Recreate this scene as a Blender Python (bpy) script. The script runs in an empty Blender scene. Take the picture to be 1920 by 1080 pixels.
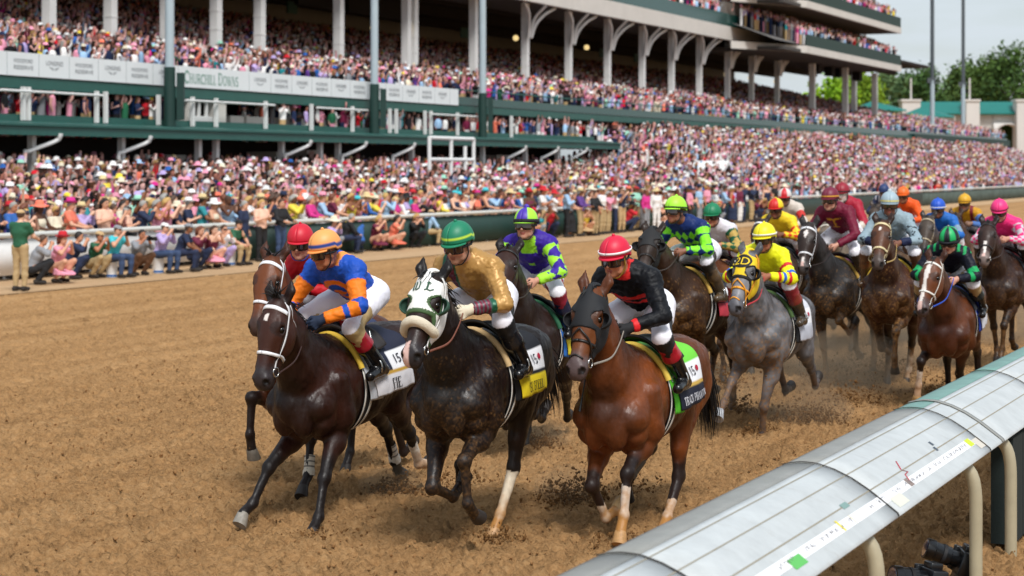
import bpy, bmesh, math, random
import numpy as np
from math import sin, cos, radians, pi, atan2, sqrt, atan
from mathutils import Vector, Matrix, Euler

SC = bpy.context.scene
COL = SC.collection
# ---------------------------------------------------------------- camera, sky, sun, exposure
F = 3600.0; HC = 2.76; HORIZON = 315.0           # focal length in px of a 1920 wide frame, camera height
PHI = atan2(2600 - 960, F)                        # direction of the straight, right of the camera axis
cam = bpy.data.cameras.new('camera'); camo = bpy.data.objects.new('camera', cam); COL.objects.link(camo)
camo.location = (0, 0, HC); camo.rotation_euler = (radians(90), 0, 0)
cam.sensor_width = 36.0; cam.lens = 36.0 * F / 1920.0
cam.shift_y = -(540 - HORIZON) / 1920.0
cam.clip_start = 0.1; cam.clip_end = 3000
cam.dof.use_dof = True; cam.dof.focus_distance = 14.6; cam.dof.aperture_fstop = 2.9
SC.camera = camo

W = bpy.data.worlds.new("World"); SC.world = W; W.use_nodes = True
nt = W.node_tree; nt.nodes.clear()
out = nt.nodes.new('ShaderNodeOutputWorld'); bg = nt.nodes.new('ShaderNodeBackground')
sky = nt.nodes.new('ShaderNodeTexSky'); sky.sky_type = 'NISHITA'; sky.sun_disc = False
SUN_EL, SUN_AZ = radians(52), radians(163)       # high, behind the camera
sky.sun_elevation = SUN_EL; sky.sun_rotation = SUN_AZ; sky.air_density = 1.2; sky.dust_density = 2.0
tc = nt.nodes.new('ShaderNodeTexCoord'); mp = nt.nodes.new('ShaderNodeMapping'); mp.inputs['Scale'].default_value = (4.5, 4.5, 22)
nz = nt.nodes.new('ShaderNodeTexNoise'); nz.inputs['Scale'].default_value = 1.6; nz.inputs['Detail'].default_value = 5; nz.inputs['Roughness'].default_value = .55
cr = nt.nodes.new('ShaderNodeValToRGB'); cr.color_ramp.elements[0].position = .30; cr.color_ramp.elements[1].position = .62
cr.color_ramp.elements[0].color = (.35, .35, .35, 1); cr.color_ramp.elements[1].color = (.93, .93, .93, 1)
mx = nt.nodes.new('ShaderNodeMixRGB'); mx.inputs[2].default_value = (5.4, 6.0, 6.5, 1)
nt.links.new(tc.outputs['Generated'], mp.inputs[0]); nt.links.new(mp.outputs[0], nz.inputs[0]); nt.links.new(nz.outputs[0], cr.inputs[0])
nt.links.new(sky.outputs[0], mx.inputs[1]); nt.links.new(cr.outputs[0], mx.inputs[0])
nt.links.new(mx.outputs[0], bg.inputs[0]); bg.inputs[1].default_value = 0.105; nt.links.new(bg.outputs[0], out.inputs[0])

sd = bpy.data.lights.new('sun', 'SUN'); sd.energy = 2.6; sd.angle = radians(16); sd.color = (1, .98, .95)
so = bpy.data.objects.new('sun', sd); COL.objects.link(so)
_d = Vector((sin(SUN_AZ) * cos(SUN_EL), cos(SUN_AZ) * cos(SUN_EL), sin(SUN_EL)))
so.rotation_euler = _d.to_track_quat('Z', 'Y').to_euler(); so.location = (0, 0, 60)
SC.view_settings.view_transform = 'Standard'; SC.view_settings.look = 'None'; SC.view_settings.gamma = 1.0
SC.view_settings.exposure = 0.3
SC.cycles.max_bounces = 6; SC.cycles.diffuse_bounces = 3; SC.cycles.glossy_bounces = 3; SC.cycles.use_denoising = True

# ---------------------------------------------------------------- helpers
RNG = np.random.default_rng(7); random.seed(7)
def lin(h):
    """'#rrggbb' -> linear rgb"""
    h = h.lstrip('#'); c = [int(h[i:i + 2], 16) / 255 for i in (0, 2, 4)]
    return np.array([x / 12.92 if x <= .04045 else ((x + .055) / 1.055) ** 2.4 for x in c])
def V(*a): return np.array(a, float)
def unit(v): v = np.asarray(v, float); return v / (np.linalg.norm(v) + 1e-12)
SP, CP = sin(PHI), cos(PHI)
def tw(s, p, z=0.0):
    """track coordinates (s along the straight, p across it towards the stands) -> world"""
    return V(s * SP - p * CP, s * CP + p * SP, z)
def s_at(px, p):
    """distance along the straight at which a line p metres across is seen at photo column px"""
    Z = F * p / (CP * (2600 - px)); return (Z - p * SP) / CP
def tagit(o, label=None, cat=None, group=None, kind=None):
    if label: o['label'] = label
    if cat: o['category'] = cat
    if group: o['group'] = group
    if kind: o['kind'] = kind
    return o
def empty(name, loc, rz=0, label=None, cat=None, group=None, kind=None):
    o = bpy.data.objects.new(name, None); COL.objects.link(o); o.empty_display_size = .1
    o.location = loc; o.rotation_euler = (0, 0, rz)
    return tagit(o, label, cat, group, kind)
def mesh_np(name, verts, faces, cols=None, smooth=True, extra=None):
    """faces: (n,4) or (n,3) array or list of arrays"""
    me = bpy.data.meshes.new(name)
    fl = faces if isinstance(faces, list) else [faces]
    fl = [np.asarray(f, np.int32) for f in fl if len(f)]
    verts = np.asarray(verts, np.float32)
    loops = np.concatenate([f.ravel() for f in fl]); tot = np.concatenate([np.full(len(f), f.shape[1], np.int32) for f in fl])
    st = np.concatenate([[0], np.cumsum(tot)[:-1]]).astype(np.int32)
    me.vertices.add(len(verts)); me.vertices.foreach_set('co', verts.ravel())
    me.loops.add(len(loops)); me.loops.foreach_set('vertex_index', loops.astype(np.int32))
    me.polygons.add(len(tot)); me.polygons.foreach_set('loop_start', st)
    me.update(calc_edges=True)
    me.polygons.foreach_set('use_smooth', np.full(len(tot), bool(smooth)))
    if cols is not None:
        ca = me.color_attributes.new('Col', 'FLOAT_COLOR', 'POINT')
        c = np.ones((len(verts), 4), np.float32); c[:, :3] = cols; ca.data.foreach_set('color', c.ravel())
    me.validate()
    return me
def obj(name, me, mat=None, parent=None, **kw):
    o = bpy.data.objects.new(name, me); COL.objects.link(o)
    if mat is not None and len(me.materials) == 0: me.materials.append(mat)
    if parent: o.parent = parent
    return tagit(o, kw.get('label'), kw.get('cat'), kw.get('group'), kw.get('kind'))
class MB:
    """collects shapes into one mesh"""
    def __init__(s): s.v = []; s.q = []; s.t = []; s.c = []; s.n = 0
    def add(s, v, q=None, t=None, col=None):
        v = np.asarray(v, float); s.v.append(v)
        if q is not None and len(q): s.q.append(np.asarray(q) + s.n)
        if t is not None and len(t): s.t.append(np.asarray(t) + s.n)
        s.c.append(np.broadcast_to(col if col is not None else (1, 1, 1), (len(v), 3))); s.n += len(v); return s
    def box(s, c, d, ax=None, col=None):
        c = np.asarray(c, float); d = np.asarray(d, float) / 2
        sg = np.array([[x, y, z] for x in (-1, 1) for y in (-1, 1) for z in (-1, 1)]) * d
        if ax is not None: sg = sg @ np.asarray(ax, float)
        return s.add(c + sg, [[0, 1, 3, 2], [4, 6, 7, 5], [0, 4, 5, 1], [2, 3, 7, 6], [0, 2, 6, 4], [1, 5, 7, 3]], None, col)
    def tbox(s, s0, s1, p0, p1, z0, z1, col=None):
        """box in track coordinates"""
        c = tw((s0 + s1) / 2, (p0 + p1) / 2, (z0 + z1) / 2)
        return s.box(c, (abs(s1 - s0), abs(p1 - p0), abs(z1 - z0)), [(SP, CP, 0), (-CP, SP, 0), (0, 0, 1)], col)
    def tube(s, pts, r, n=8, col=None, cap=True, sq=None):
        P = np.asarray(pts, float); m = len(P); R = np.broadcast_to(r, (m,))
        T = np.gradient(P, axis=0); T /= np.linalg.norm(T, axis=1)[:, None] + 1e-12
        up = V(0, 0, 1) if abs(T[0][2]) < .9 else V(1, 0, 0)
        a = up - T[0] * (up @ T[0]); a /= np.linalg.norm(a); A = [a]
        for i in range(1, m):
            a = A[-1] - T[i] * (A[-1] @ T[i]); a /= np.linalg.norm(a) + 1e-12; A.append(a)
        A = np.array(A); B = np.cross(T, A)
        th = np.arange(n) * 2 * pi / n
        ring = P[:, None] + R[:, None, None] * (np.cos(th)[None, :, None] * A[:, None] + np.sin(th)[None, :, None] * B[:, None] * (sq or 1))
        v = ring.reshape(-1, 3); q = []
        for i in range(m - 1):
            for j in range(n): q.append([i * n + j, i * n + (j + 1) % n, (i + 1) * n + (j + 1) % n, (i + 1) * n + j])
        t = []
        if cap:
            v = np.vstack([v, ring[0], ring[-1], P[0], P[-1]]); k = m * n
            for j in range(n): t += [[k + 2 * n, k + (j + 1) % n, k + j], [k + 2 * n + 1, k + n + j, k + n + (j + 1) % n]]
        return s.add(v, q, t, col)
    def ball(s, c, r, nu=10, nv=7, ax=None, col=None):
        r = np.broadcast_to(r, (3,)); th = np.arange(nu) * 2 * pi / nu; ph = np.arange(1, nv) * pi / nv
        v = np.array([[sin(p) * cos(t), sin(p) * sin(t), cos(p)] for p in ph for t in th] + [[0, 0, 1], [0, 0, -1]]) * r
        if ax is not None: v = v @ np.asarray(ax, float)
        q = [[i * nu + j, (i + 1) * nu + j, (i + 1) * nu + (j + 1) % nu, i * nu + (j + 1) % nu] for i in range(nv - 2) for j in range(nu)]
        k = (nv - 1) * nu
        t = [[k, j, (j + 1) % nu] for j in range(nu)] + [[k + 1, (nv - 2) * nu + (j + 1) % nu, (nv - 2) * nu + j] for j in range(nu)]
        return s.add(np.asarray(c) + v, q, t, col)
    def grid(s, G, col=None, flip=False):
        """G (a,b,3) grid of points"""
        a, b = G.shape[:2]; i = np.arange(a * b).reshape(a, b)
        q = np.stack([i[:-1, :-1], i[1:, :-1], i[1:, 1:], i[:-1, 1:]], -1).reshape(-1, 4)
        if flip: q = q[:, ::-1]
        return s.add(G.reshape(-1, 3), q, None, col if col is None or np.ndim(col) == 1 else np.asarray(col).reshape(-1, 3))
    def mesh(s, name, smooth=True, cols=False):
        fs = []
        if s.q: fs.append(np.concatenate(s.q))
        if s.t: fs.append(np.concatenate(s.t))
        return mesh_np(name, np.concatenate(s.v), fs, np.concatenate(s.c) if cols else None, smooth)
    def build(s, name, mat, parent=None, smooth=True, cols=False, **kw):
        return obj(name, s.mesh(name, smooth, cols), mat, parent, **kw)
def autosmooth(me, ang=35):
    try: me.set_sharp_from_angle(angle=radians(ang))
    except Exception: pass
    return me

# ---------------------------------------------------------------- materials
MATS = {}
def mat(name, color=(.5, .5, .5), rough=.6, attr=False, objcol=False, metal=0., bump=0., bscale=60., spec=.5, vary=0., vscale=8., coat=0., sheen=0., trans=0., emit=None, estr=0.):
    if name in MATS: return MATS[name]
    m = bpy.data.materials.new(name); m.use_nodes = True; n = m.node_tree; b = n.nodes['Principled BSDF']
    b.inputs['Roughness'].default_value = rough; b.inputs['Metallic'].default_value = metal
    b.inputs['Specular IOR Level'].default_value = spec; b.inputs['Coat Weight'].default_value = coat
    b.inputs['Sheen Weight'].default_value = sheen; b.inputs['Transmission Weight'].default_value = trans
    if isinstance(color, str): color = lin(color)
    src = None
    if attr:
        a = n.nodes.new('ShaderNodeAttribute'); a.attribute_name = 'Col'; src = a.outputs['Color']
    elif objcol:
        a = n.nodes.new('ShaderNodeObjectInfo'); src = a.outputs['Color']
    else:
        b.inputs['Base Color'].default_value = (*color, 1)
    t = n.nodes.new('ShaderNodeTexCoord')
    if vary:
        z = n.nodes.new('ShaderNodeTexNoise'); z.inputs['Scale'].default_value = vscale; z.inputs['Detail'].default_value = 6; z.inputs['Roughness'].default_value = .65
        n.links.new(t.outputs['Object'], z.inputs['Vector'])
        mr = n.nodes.new('ShaderNodeMapRange'); mr.inputs[1].default_value = .3; mr.inputs[2].default_value = .7; mr.inputs[3].default_value = 1 - vary; mr.inputs[4].default_value = 1 + vary
        n.links.new(z.outputs[0], mr.inputs[0])
        mm = n.nodes.new('ShaderNodeMixRGB'); mm.blend_type = 'MULTIPLY'; mm.inputs[0].default_value = 1
        if src: n.links.new(src, mm.inputs[1])
        else: mm.inputs[1].default_value = (*color, 1)
        n.links.new(mr.outputs[0], mm.inputs[2]); src = mm.outputs[0]
    if src: n.links.new(src, b.inputs['Base Color'])
    if bump:
        z = n.nodes.new('ShaderNodeTexNoise'); z.inputs['Scale'].default_value = bscale; z.inputs['Detail'].default_value = 4
        n.links.new(t.outputs['Object'], z.inputs['Vector'])
        bp = n.nodes.new('ShaderNodeBump'); bp.inputs['Strength'].default_value = bump; bp.inputs['Distance'].default_value = .01
        n.links.new(z.outputs[0], bp.inputs['Height']); n.links.new(bp.outputs[0], b.inputs['Normal'])
    if emit is not None:
        b.inputs['Emission Color'].default_value = (*lin(emit), 1); b.inputs['Emission Strength'].default_value = estr
    MATS[name] = m; return m
# ---------------------------------------------------------------- smooth solids (distance fields -> one continuous surface)
def vnoise(P, f=1.0, seed=0):
    """lattice noise, three octaves, about -1..1"""
    P = np.asarray(P, float) * f * .9; o = np.zeros(len(P)); w = 0
    for a in range(3):
        Q = P * 2.03 ** a + seed * 7.31 + a * 3.7; i = np.floor(Q).astype(np.int64); t = Q - i; t = t * t * (3 - 2 * t); r = np.zeros(len(P))
        for c in range(8):
            d = np.array([c >> 2 & 1, c >> 1 & 1, c & 1]); j = i + d
            h = (j[:, 0] * 374761393 + j[:, 1] * 668265263 + j[:, 2] * 2147483647 + seed * 974711) & 0xffffffff; h = ((h ^ (h >> 13)) * 1274126177) & 0xffffffff; h = (h ^ (h >> 16)) / 4294967295.
            r += h * np.prod(np.where(d, t, 1 - t), 1)
        o += (r - .5) * .6 ** a; w += .6 ** a
    return np.clip(o / w * 4.2, -1, 1)
class Sdf:
    def __init__(s): s.p = []
    def cone(s, a, b, ra, rb, tag='', k=.03, side=None, sq=1., sub=False):
        s.p.append(dict(t='c', a=np.asarray(a, float), b=np.asarray(b, float), ra=ra, rb=rb, tag=tag, k=k, side=None if side is None else unit(side), sq=sq, sub=sub)); return s
    def ell(s, c, r, tag='', k=.03, ax=None, sub=False):
        s.p.append(dict(t='e', c=np.asarray(c, float), r=np.broadcast_to(np.asarray(r, float), (3,)), tag=tag, k=k, ax=np.eye(3) if ax is None else np.asarray(ax, float), sub=sub)); return s
    @staticmethod
    def dist(p, P):
        if p['t'] == 'c':
            ba = p['b'] - p['a']; L = ba @ ba + 1e-12; pa = P - p['a']; t = np.clip(pa @ ba / L, 0, 1)
            q = pa - t[..., None] * ba; sq = p['sq']
            if p['side'] is not None and sq != 1:
                c = q @ p['side']; q = q + (c * (1 / sq - 1))[..., None] * p['side']
            return np.sqrt((q * q).sum(-1)) - (p['ra'] + (p['rb'] - p['ra']) * t), t
        q = (P - p['c']) @ p['ax'].T; a = q / p['r']; k0 = np.sqrt((a * a).sum(-1)) + 1e-9; k1 = np.sqrt(((a / p['r']) ** 2).sum(-1)) + 1e-9
        return k0 * (k0 - 1) / k1, None
    def bb(s, p, m):
        if p['t'] == 'c':
            r = max(p['ra'], p['rb']) * max(1, p['sq']); return np.minimum(p['a'], p['b']) - r - m, np.maximum(p['a'], p['b']) + r + m
        e = np.sqrt(((p['ax'] * p['r'][:, None]) ** 2).sum(0)); return p['c'] - e - m, p['c'] + e + m
    @staticmethod
    def comb(A, d, p):
        k = p['k']
        if p['sub']:
            h = np.clip(.5 - .5 * (A + d) / k, 0, 1); return A * (1 - h) - d * h + k * h * (1 - h)
        h = np.clip(.5 + .5 * (A - d) / k, 0, 1); return A * (1 - h) + d * h - k * h * (1 - h)
    def field(s, P):
        A = np.full(len(P), 1.0)
        for p in s.p:
            lo, hi = s.bb(p, .3); m = ((P > lo) & (P < hi)).all(1)
            if m.any(): A[m] = s.comb(A[m], s.dist(p, P[m])[0], p)
        return A
    def grad(s, P, e=.004):
        g = np.stack([s.field(P + np.eye(3)[i] * e) - s.field(P - np.eye(3)[i] * e) for i in range(3)], -1)
        return g / (np.linalg.norm(g, axis=1)[:, None] + 1e-9)
    def project(s, P, off=0., it=5):
        P = np.array(P, float)
        for _ in range(it):
            d = s.field(P) - off; P -= s.grad(P) * np.clip(d, -.05, .05)[:, None]
        return P
    def tags(s, P):
        best = np.full(len(P), 9.); ti = np.zeros(len(P), int); tt = np.zeros(len(P))
        for i, p in enumerate(s.p):
            if p['sub'] or p['tag'] == '': continue
            lo, hi = s.bb(p, .1); m = ((P > lo) & (P < hi)).all(1)
            if not m.any(): continue
            d, t = s.dist(p, P[m]); w = np.where(m)[0]; b = d < best[w]
            best[w[b]] = d[b]; ti[w[b]] = i; tt[w[b]] = 0 if t is None else t[b]
        return np.array([p['tag'] for p in s.p], dtype=object)[ti], tt
    def surface(s, h, clip=None):
        los, his = zip(*[s.bb(p, 3 * h + p['k'] * .3) for p in s.p if not p['sub']])
        lo = np.min(los, 0); hi = np.max(his, 0); n = np.ceil((hi - lo) / h).astype(int) + 1
        A = np.full(n, 1.0, np.float32); ax = [lo[i] + h * np.arange(n[i]) for i in range(3)]
        for p in s.p:
            l, u = s.bb(p, 3 * h + p['k']); i0 = np.clip(np.floor((l - lo) / h).astype(int), 0, n); i1 = np.clip(np.ceil((u - lo) / h).astype(int) + 1, 0, n)
            if (i1 <= i0).any(): continue
            P = np.stack(np.meshgrid(*[ax[i][i0[i]:i1[i]] for i in range(3)], indexing='ij'), -1).astype(np.float32)
            d, _ = s.dist({k: (v.astype(np.float32) if isinstance(v, np.ndarray) else v) for k, v in p.items()}, P)
            sl = tuple(slice(i0[i], i1[i]) for i in range(3)); A[sl] = s.comb(A[sl], d, p)
        if clip is not None:
            P = np.stack(np.meshgrid(*ax, indexing='ij'), -1); A = np.maximum(A, clip(P))
        return nets(A, lo, h)
_C = np.array([[i >> 2 & 1, i >> 1 & 1, i & 1] for i in range(8)])
_E = [(a, b) for a in range(8) for b in range(a + 1, 8) if bin(a ^ b).count('1') == 1]
def nets(A, lo, h):
    I = A < 0; cs = [I[c[0]:A.shape[0] - 1 + c[0], c[1]:A.shape[1] - 1 + c[1], c[2]:A.shape[2] - 1 + c[2]] for c in _C]
    n_in = sum(c.astype(np.int8) for c in cs); act = (n_in > 0) & (n_in < 8); idx = np.argwhere(act)
    vals = np.stack([A[idx[:, 0] + c[0], idx[:, 1] + c[1], idx[:, 2] + c[2]] for c in _C], 1).astype(float)
    S = np.zeros((len(idx), 3)); N = np.zeros(len(idx))
    for a, b in _E:
        va, vb = vals[:, a], vals[:, b]; m = (va < 0) != (vb < 0); t = np.where(m, va / np.where(m, va - vb, 1), 0)
        S += m[:, None] * (_C[a] + t[:, None] * (_C[b] - _C[a])); N += m
    verts = lo + h * (idx + S / N[:, None])
    vid = np.full(act.shape, -1, np.int32); vid[act] = np.arange(len(idx))
    Q = []
    for ax in range(3):
        u, v = (ax + 1) % 3, (ax + 2) % 3
        sl0 = [slice(None)] * 3; sl1 = [slice(None)] * 3; sl0[ax] = slice(0, -1); sl1[ax] = slice(1, None)
        a, b = I[tuple(sl0)], I[tuple(sl1)]; w = np.argwhere(a != b)
        ok = (w[:, u] > 0) & (w[:, v] > 0) & (w[:, u] < A.shape[u] - 1) & (w[:, v] < A.shape[v] - 1); w = w[ok]
        fl = b[w[:, 0], w[:, 1], w[:, 2]]
        def at(du, dv):
            x = w.copy(); x[:, u] -= du; x[:, v] -= dv; return vid[x[:, 0], x[:, 1], x[:, 2]]
        q = np.stack([at(1, 1), at(0, 1), at(0, 0), at(1, 0)], 1); q[fl] = q[fl][:, ::-1]; Q.append(q)
    return verts, np.concatenate(Q)
def cut(v, q, keep):
    """drop faces that touch vertices outside keep, compact"""
    f = q[keep[q].all(1)]; u, inv = np.unique(f, return_inverse=True); return v[u], inv.reshape(f.shape), u
def solidify(o, t, off=1.0):
    m = o.modifiers.new('solid', 'SOLIDIFY'); m.thickness = t; m.offset = off; return o
def ribbon(mb, P, N, w, t, col=None):
    P = np.asarray(P); T = np.gradient(P, axis=0); T /= np.linalg.norm(T, axis=1)[:, None] + 1e-9
    Wd = np.cross(N, T); Wd /= np.linalg.norm(Wd, axis=1)[:, None] + 1e-9; W_ = np.broadcast_to(w, (len(P),))[:, None] / 2
    R = np.stack([P - Wd * W_, P - Wd * W_ + N * t, P + Wd * W_ + N * t, P + Wd * W_], 1); m = len(P); q = []
    for i in range(m - 1):
        for j in range(4): q.append([i * 4 + j, (i + 1) * 4 + j, (i + 1) * 4 + (j + 1) % 4, i * 4 + (j + 1) % 4])
    q += [[0, 1, 2, 3], [(m - 1) * 4 + 3, (m - 1) * 4 + 2, (m - 1) * 4 + 1, (m - 1) * 4]]
    return mb.add(R.reshape(-1, 3), q, None, col)
def densify(P, step=.015):
    P = np.asarray(P, float); seg = np.linalg.norm(np.diff(P, axis=0), axis=1); L = np.concatenate([[0], np.cumsum(seg)])
    n = max(2, int(L[-1] / step) + 1); t = np.linspace(0, L[-1], n); return np.stack([np.interp(t, L, P[:, i]) for i in range(3)], 1)
def smoothpath(P, step=.02):
    """Catmull-Rom through points"""
    P = np.asarray(P, float); Q = np.vstack([2 * P[0] - P[1], P, 2 * P[-1] - P[-2]]); o = []
    for i in range(1, len(Q) - 2):
        n = max(2, int(np.linalg.norm(Q[i + 1] - Q[i]) / step) + 1); t = np.linspace(0, 1, n, endpoint=False)[:, None]
        a, b, c, d = Q[i - 1:i + 3]
        o.append(.5 * (2 * b + (c - a) * t + (2 * a - 5 * b + 4 * c - d) * t ** 2 + (-a + 3 * b - 3 * c + d) * t ** 3))
    return np.vstack(o + [P[-1:]])
def nrm_of(v, q):
    n = np.zeros_like(v); fn = np.cross(v[q[:, 2]] - v[q[:, 0]], v[q[:, 3]] - v[q[:, 1]])
    for i in range(4): np.add.at(n, q[:, i], fn)
    return n / (np.linalg.norm(n, axis=1)[:, None] + 1e-12)
# ---------------------------------------------------------------- lettering
def plain_text(s):
    """block letters, returns flat verts (x right, y up, height 1) and triangles"""
    cu = bpy.data.curves.new('t', 'FONT'); cu.body = s; cu.size = 1.4; cu.resolution_u = 3
    o = bpy.data.objects.new('t', cu); COL.objects.link(o); dg = bpy.context.evaluated_depsgraph_get(); dg.update()
    me = bpy.data.meshes.new_from_object(o.evaluated_get(dg)); me.calc_loop_triangles()
    v = np.array([x.co[:] for x in me.vertices]); t = np.array([x.vertices[:] for x in me.loop_triangles])
    bpy.data.objects.remove(o); bpy.data.curves.remove(cu); bpy.data.meshes.remove(me)
    return v, t
def _arc(cx, cy, rx, ry, a0, a1, n=12): return [(cx + rx * cos(radians(a0 + (a1 - a0) * i / n)), cy + ry * sin(radians(a0 + (a1 - a0) * i / n))) for i in range(n + 1)]
T_, S_ = .16, .06     # thick and thin strokes of the roman capitals
SERIF = {
 'C': (.78, [(_arc(.42, .5, .36, .46, 45, 315, 18), T_), ([(.70, .95), (.70, .68)], S_)], []),
 'H': (.86, [([(.18, 0), (.18, 1)], T_), ([(.68, 0), (.68, 1)], T_), ([(.18, .5), (.68, .5)], S_)], [.18, .68]),
 'U': (.84, [([(.2, 1), (.2, .35)] + _arc(.43, .32, .23, .28, 180, 360) + [(.66, .35), (.66, 1)], .12)], []),
 'R': (.82, [([(.18, 0), (.18, 1)], T_), ([(.18, .96), (.45, .96)] + _arc(.45, .73, .18, .23, 90, -90) + [(.18, .5)], .09), ([(.42, .5), (.74, 0)], T_)], [.18]),
 'I': (.36, [([(.18, 0), (.18, 1)], T_)], [.18]),
 'L': (.64, [([(.18, 0), (.18, 1)], T_), ([(.18, .04), (.58, .04)], S_), ([(.57, 0), (.57, .26)], S_)], [.18]),
 'D': (.86, [([(.18, 0), (.18, 1)], T_), ([(.18, .96), (.4, .96)] + _arc(.4, .5, .34, .46, 90, -90) + [(.18, .04)], .11)], [.18]),
 'O': (.90, [(_arc(.45, .5, .34, .46, 0, 360, 22), .13)], []),
 'W': (1.1, [([(.08, 1), (.32, 0)], T_), ([(.32, 0), (.55, .9)], S_), ([(.52, 1), (.76, 0)], T_), ([(.76, 0), (1.0, 1)], S_)], []),
 'N': (.86, [([(.16, 0), (.16, 1)], S_), ([(.16, 1), (.7, 0)], T_), ([(.7, 0), (.7, 1)], S_)], [.16]),
 'S': (.66, [(_arc(.33, .73, .21, .23, 20, 270, 10) + _arc(.33, .26, .23, .24, 90, -160, 10), .13)], []),
 'F': (.66, [([(.18, 0), (.18, 1)], T_), ([(.18, .96), (.6, .96)], S_), ([(.59, 1), (.59, .76)], S_), ([(.18, .52), (.46, .52)], S_)], [.18]),
 'E': (.70, [([(.18, 0), (.18, 1)], T_), ([(.18, .96), (.62, .96)], S_), ([(.61, 1), (.61, .78)], S_), ([(.18, .52), (.48, .52)], S_), ([(.18, .04), (.64, .04)], S_), ([(.63, 0), (.63, .24)], S_)], [.18]),
 'T': (.72, [([(.36, 0), (.36, 1)], T_), ([(.06, .96), (.66, .96)], S_), ([(.07, 1), (.07, .76)], S_), ([(.65, 1), (.65, .76)], S_)], [.36]),
 'A': (.84, [([(.10, 0), (.40, 1)], S_), ([(.38, 1), (.72, 0)], T_), ([(.2, .33), (.58, .33)], S_)], []),
 'K': (.84, [([(.18, 0), (.18, 1)], T_), ([(.2, .42), (.68, 1)], S_), ([(.34, .56), (.72, 0)], T_)], [.18]),
 'P': (.72, [([(.18, 0), (.18, 1)], T_), ([(.18, .96), (.42, .96)] + _arc(.42, .71, .2, .25, 90, -90) + [(.18, .46)], .10)], [.18]),
 'M': (1.02, [([(.14, 0), (.18, 1)], S_), ([(.18, 1), (.5, .06)], T_), ([(.5, .06), (.84, 1)], S_), ([(.84, 1), (.86, 0)], T_)], []),
 '.': (.3, [([(.14, 0), (.14, .12)], .14)], []), ' ': (.4, [], []),
}
def serif(s, small=None):
    """roman capitals from strokes with serifs; 'small' scales letters other than word initials"""
    V_, Q_ = [], []; x0 = 0; n = 0; first = True
    for ch in s:
        w, strokes, feet = SERIF[ch]; sc = 1 if (small is None or first) else small; first = ch == ' '
        for y in feet: strokes = strokes + [([(y - .15, .02), (y + .15, .02)], .045)] + [([(y - .15, .98), (y + .15, .98)], .045)] * (0 if ch in 'LTEFDPR' and False else 1)
        for pts, wd in strokes:
            p = np.array(pts) * sc; t = np.gradient(p, axis=0); t /= np.linalg.norm(t, axis=1)[:, None] + 1e-9; nn = np.stack([-t[:, 1], t[:, 0]], 1) * wd * sc / 2
            for i in range(len(p)): V_ += [(*(p[i] + nn[i] + (x0, 0)), 0), (*(p[i] - nn[i] + (x0, 0)), 0)]
            Q_ += [[n + 2 * i, n + 2 * i + 1, n + 2 * i + 3, n + 2 * i + 2] for i in range(len(p) - 1)]; n += 2 * len(p)
        x0 += w * sc
    return np.array(V_, float), np.array(Q_)
def text_w(v): return v[:, 0].max() - v[:, 0].min()

BLACKL = {'W': (1.0, [([(.12, .95), (.2, .85), (.2, .15), (.3, .03)], .15), ([(.42, .95), (.5, .85), (.5, .15), (.6, .03)], .15), ([(.72, .97), (.86, .85), (.86, .2), (.62, .02)], .14), ([(.3, .05), (.45, .18)], .07), ([(.04, .82), (.2, .98)], .07), ([(.36, .84), (.5, .98)], .07)]),
 'L': (.92, [([(.40, .98), (.30, .82), (.30, .14)], .19), ([(.06, .03), (.30, .13), (.60, .03), (.88, .26)], .13), ([(.14, .84), (.34, .98)], .09), ([(.52, .92), (.46, .70)], .05)]), ' ': (.35, [])}
def blackletter(s):
    global SERIF
    k = dict(SERIF); SERIF = {c: (w, st, []) for c, (w, st) in BLACKL.items()}; r = serif(s); SERIF = k; return r
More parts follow.
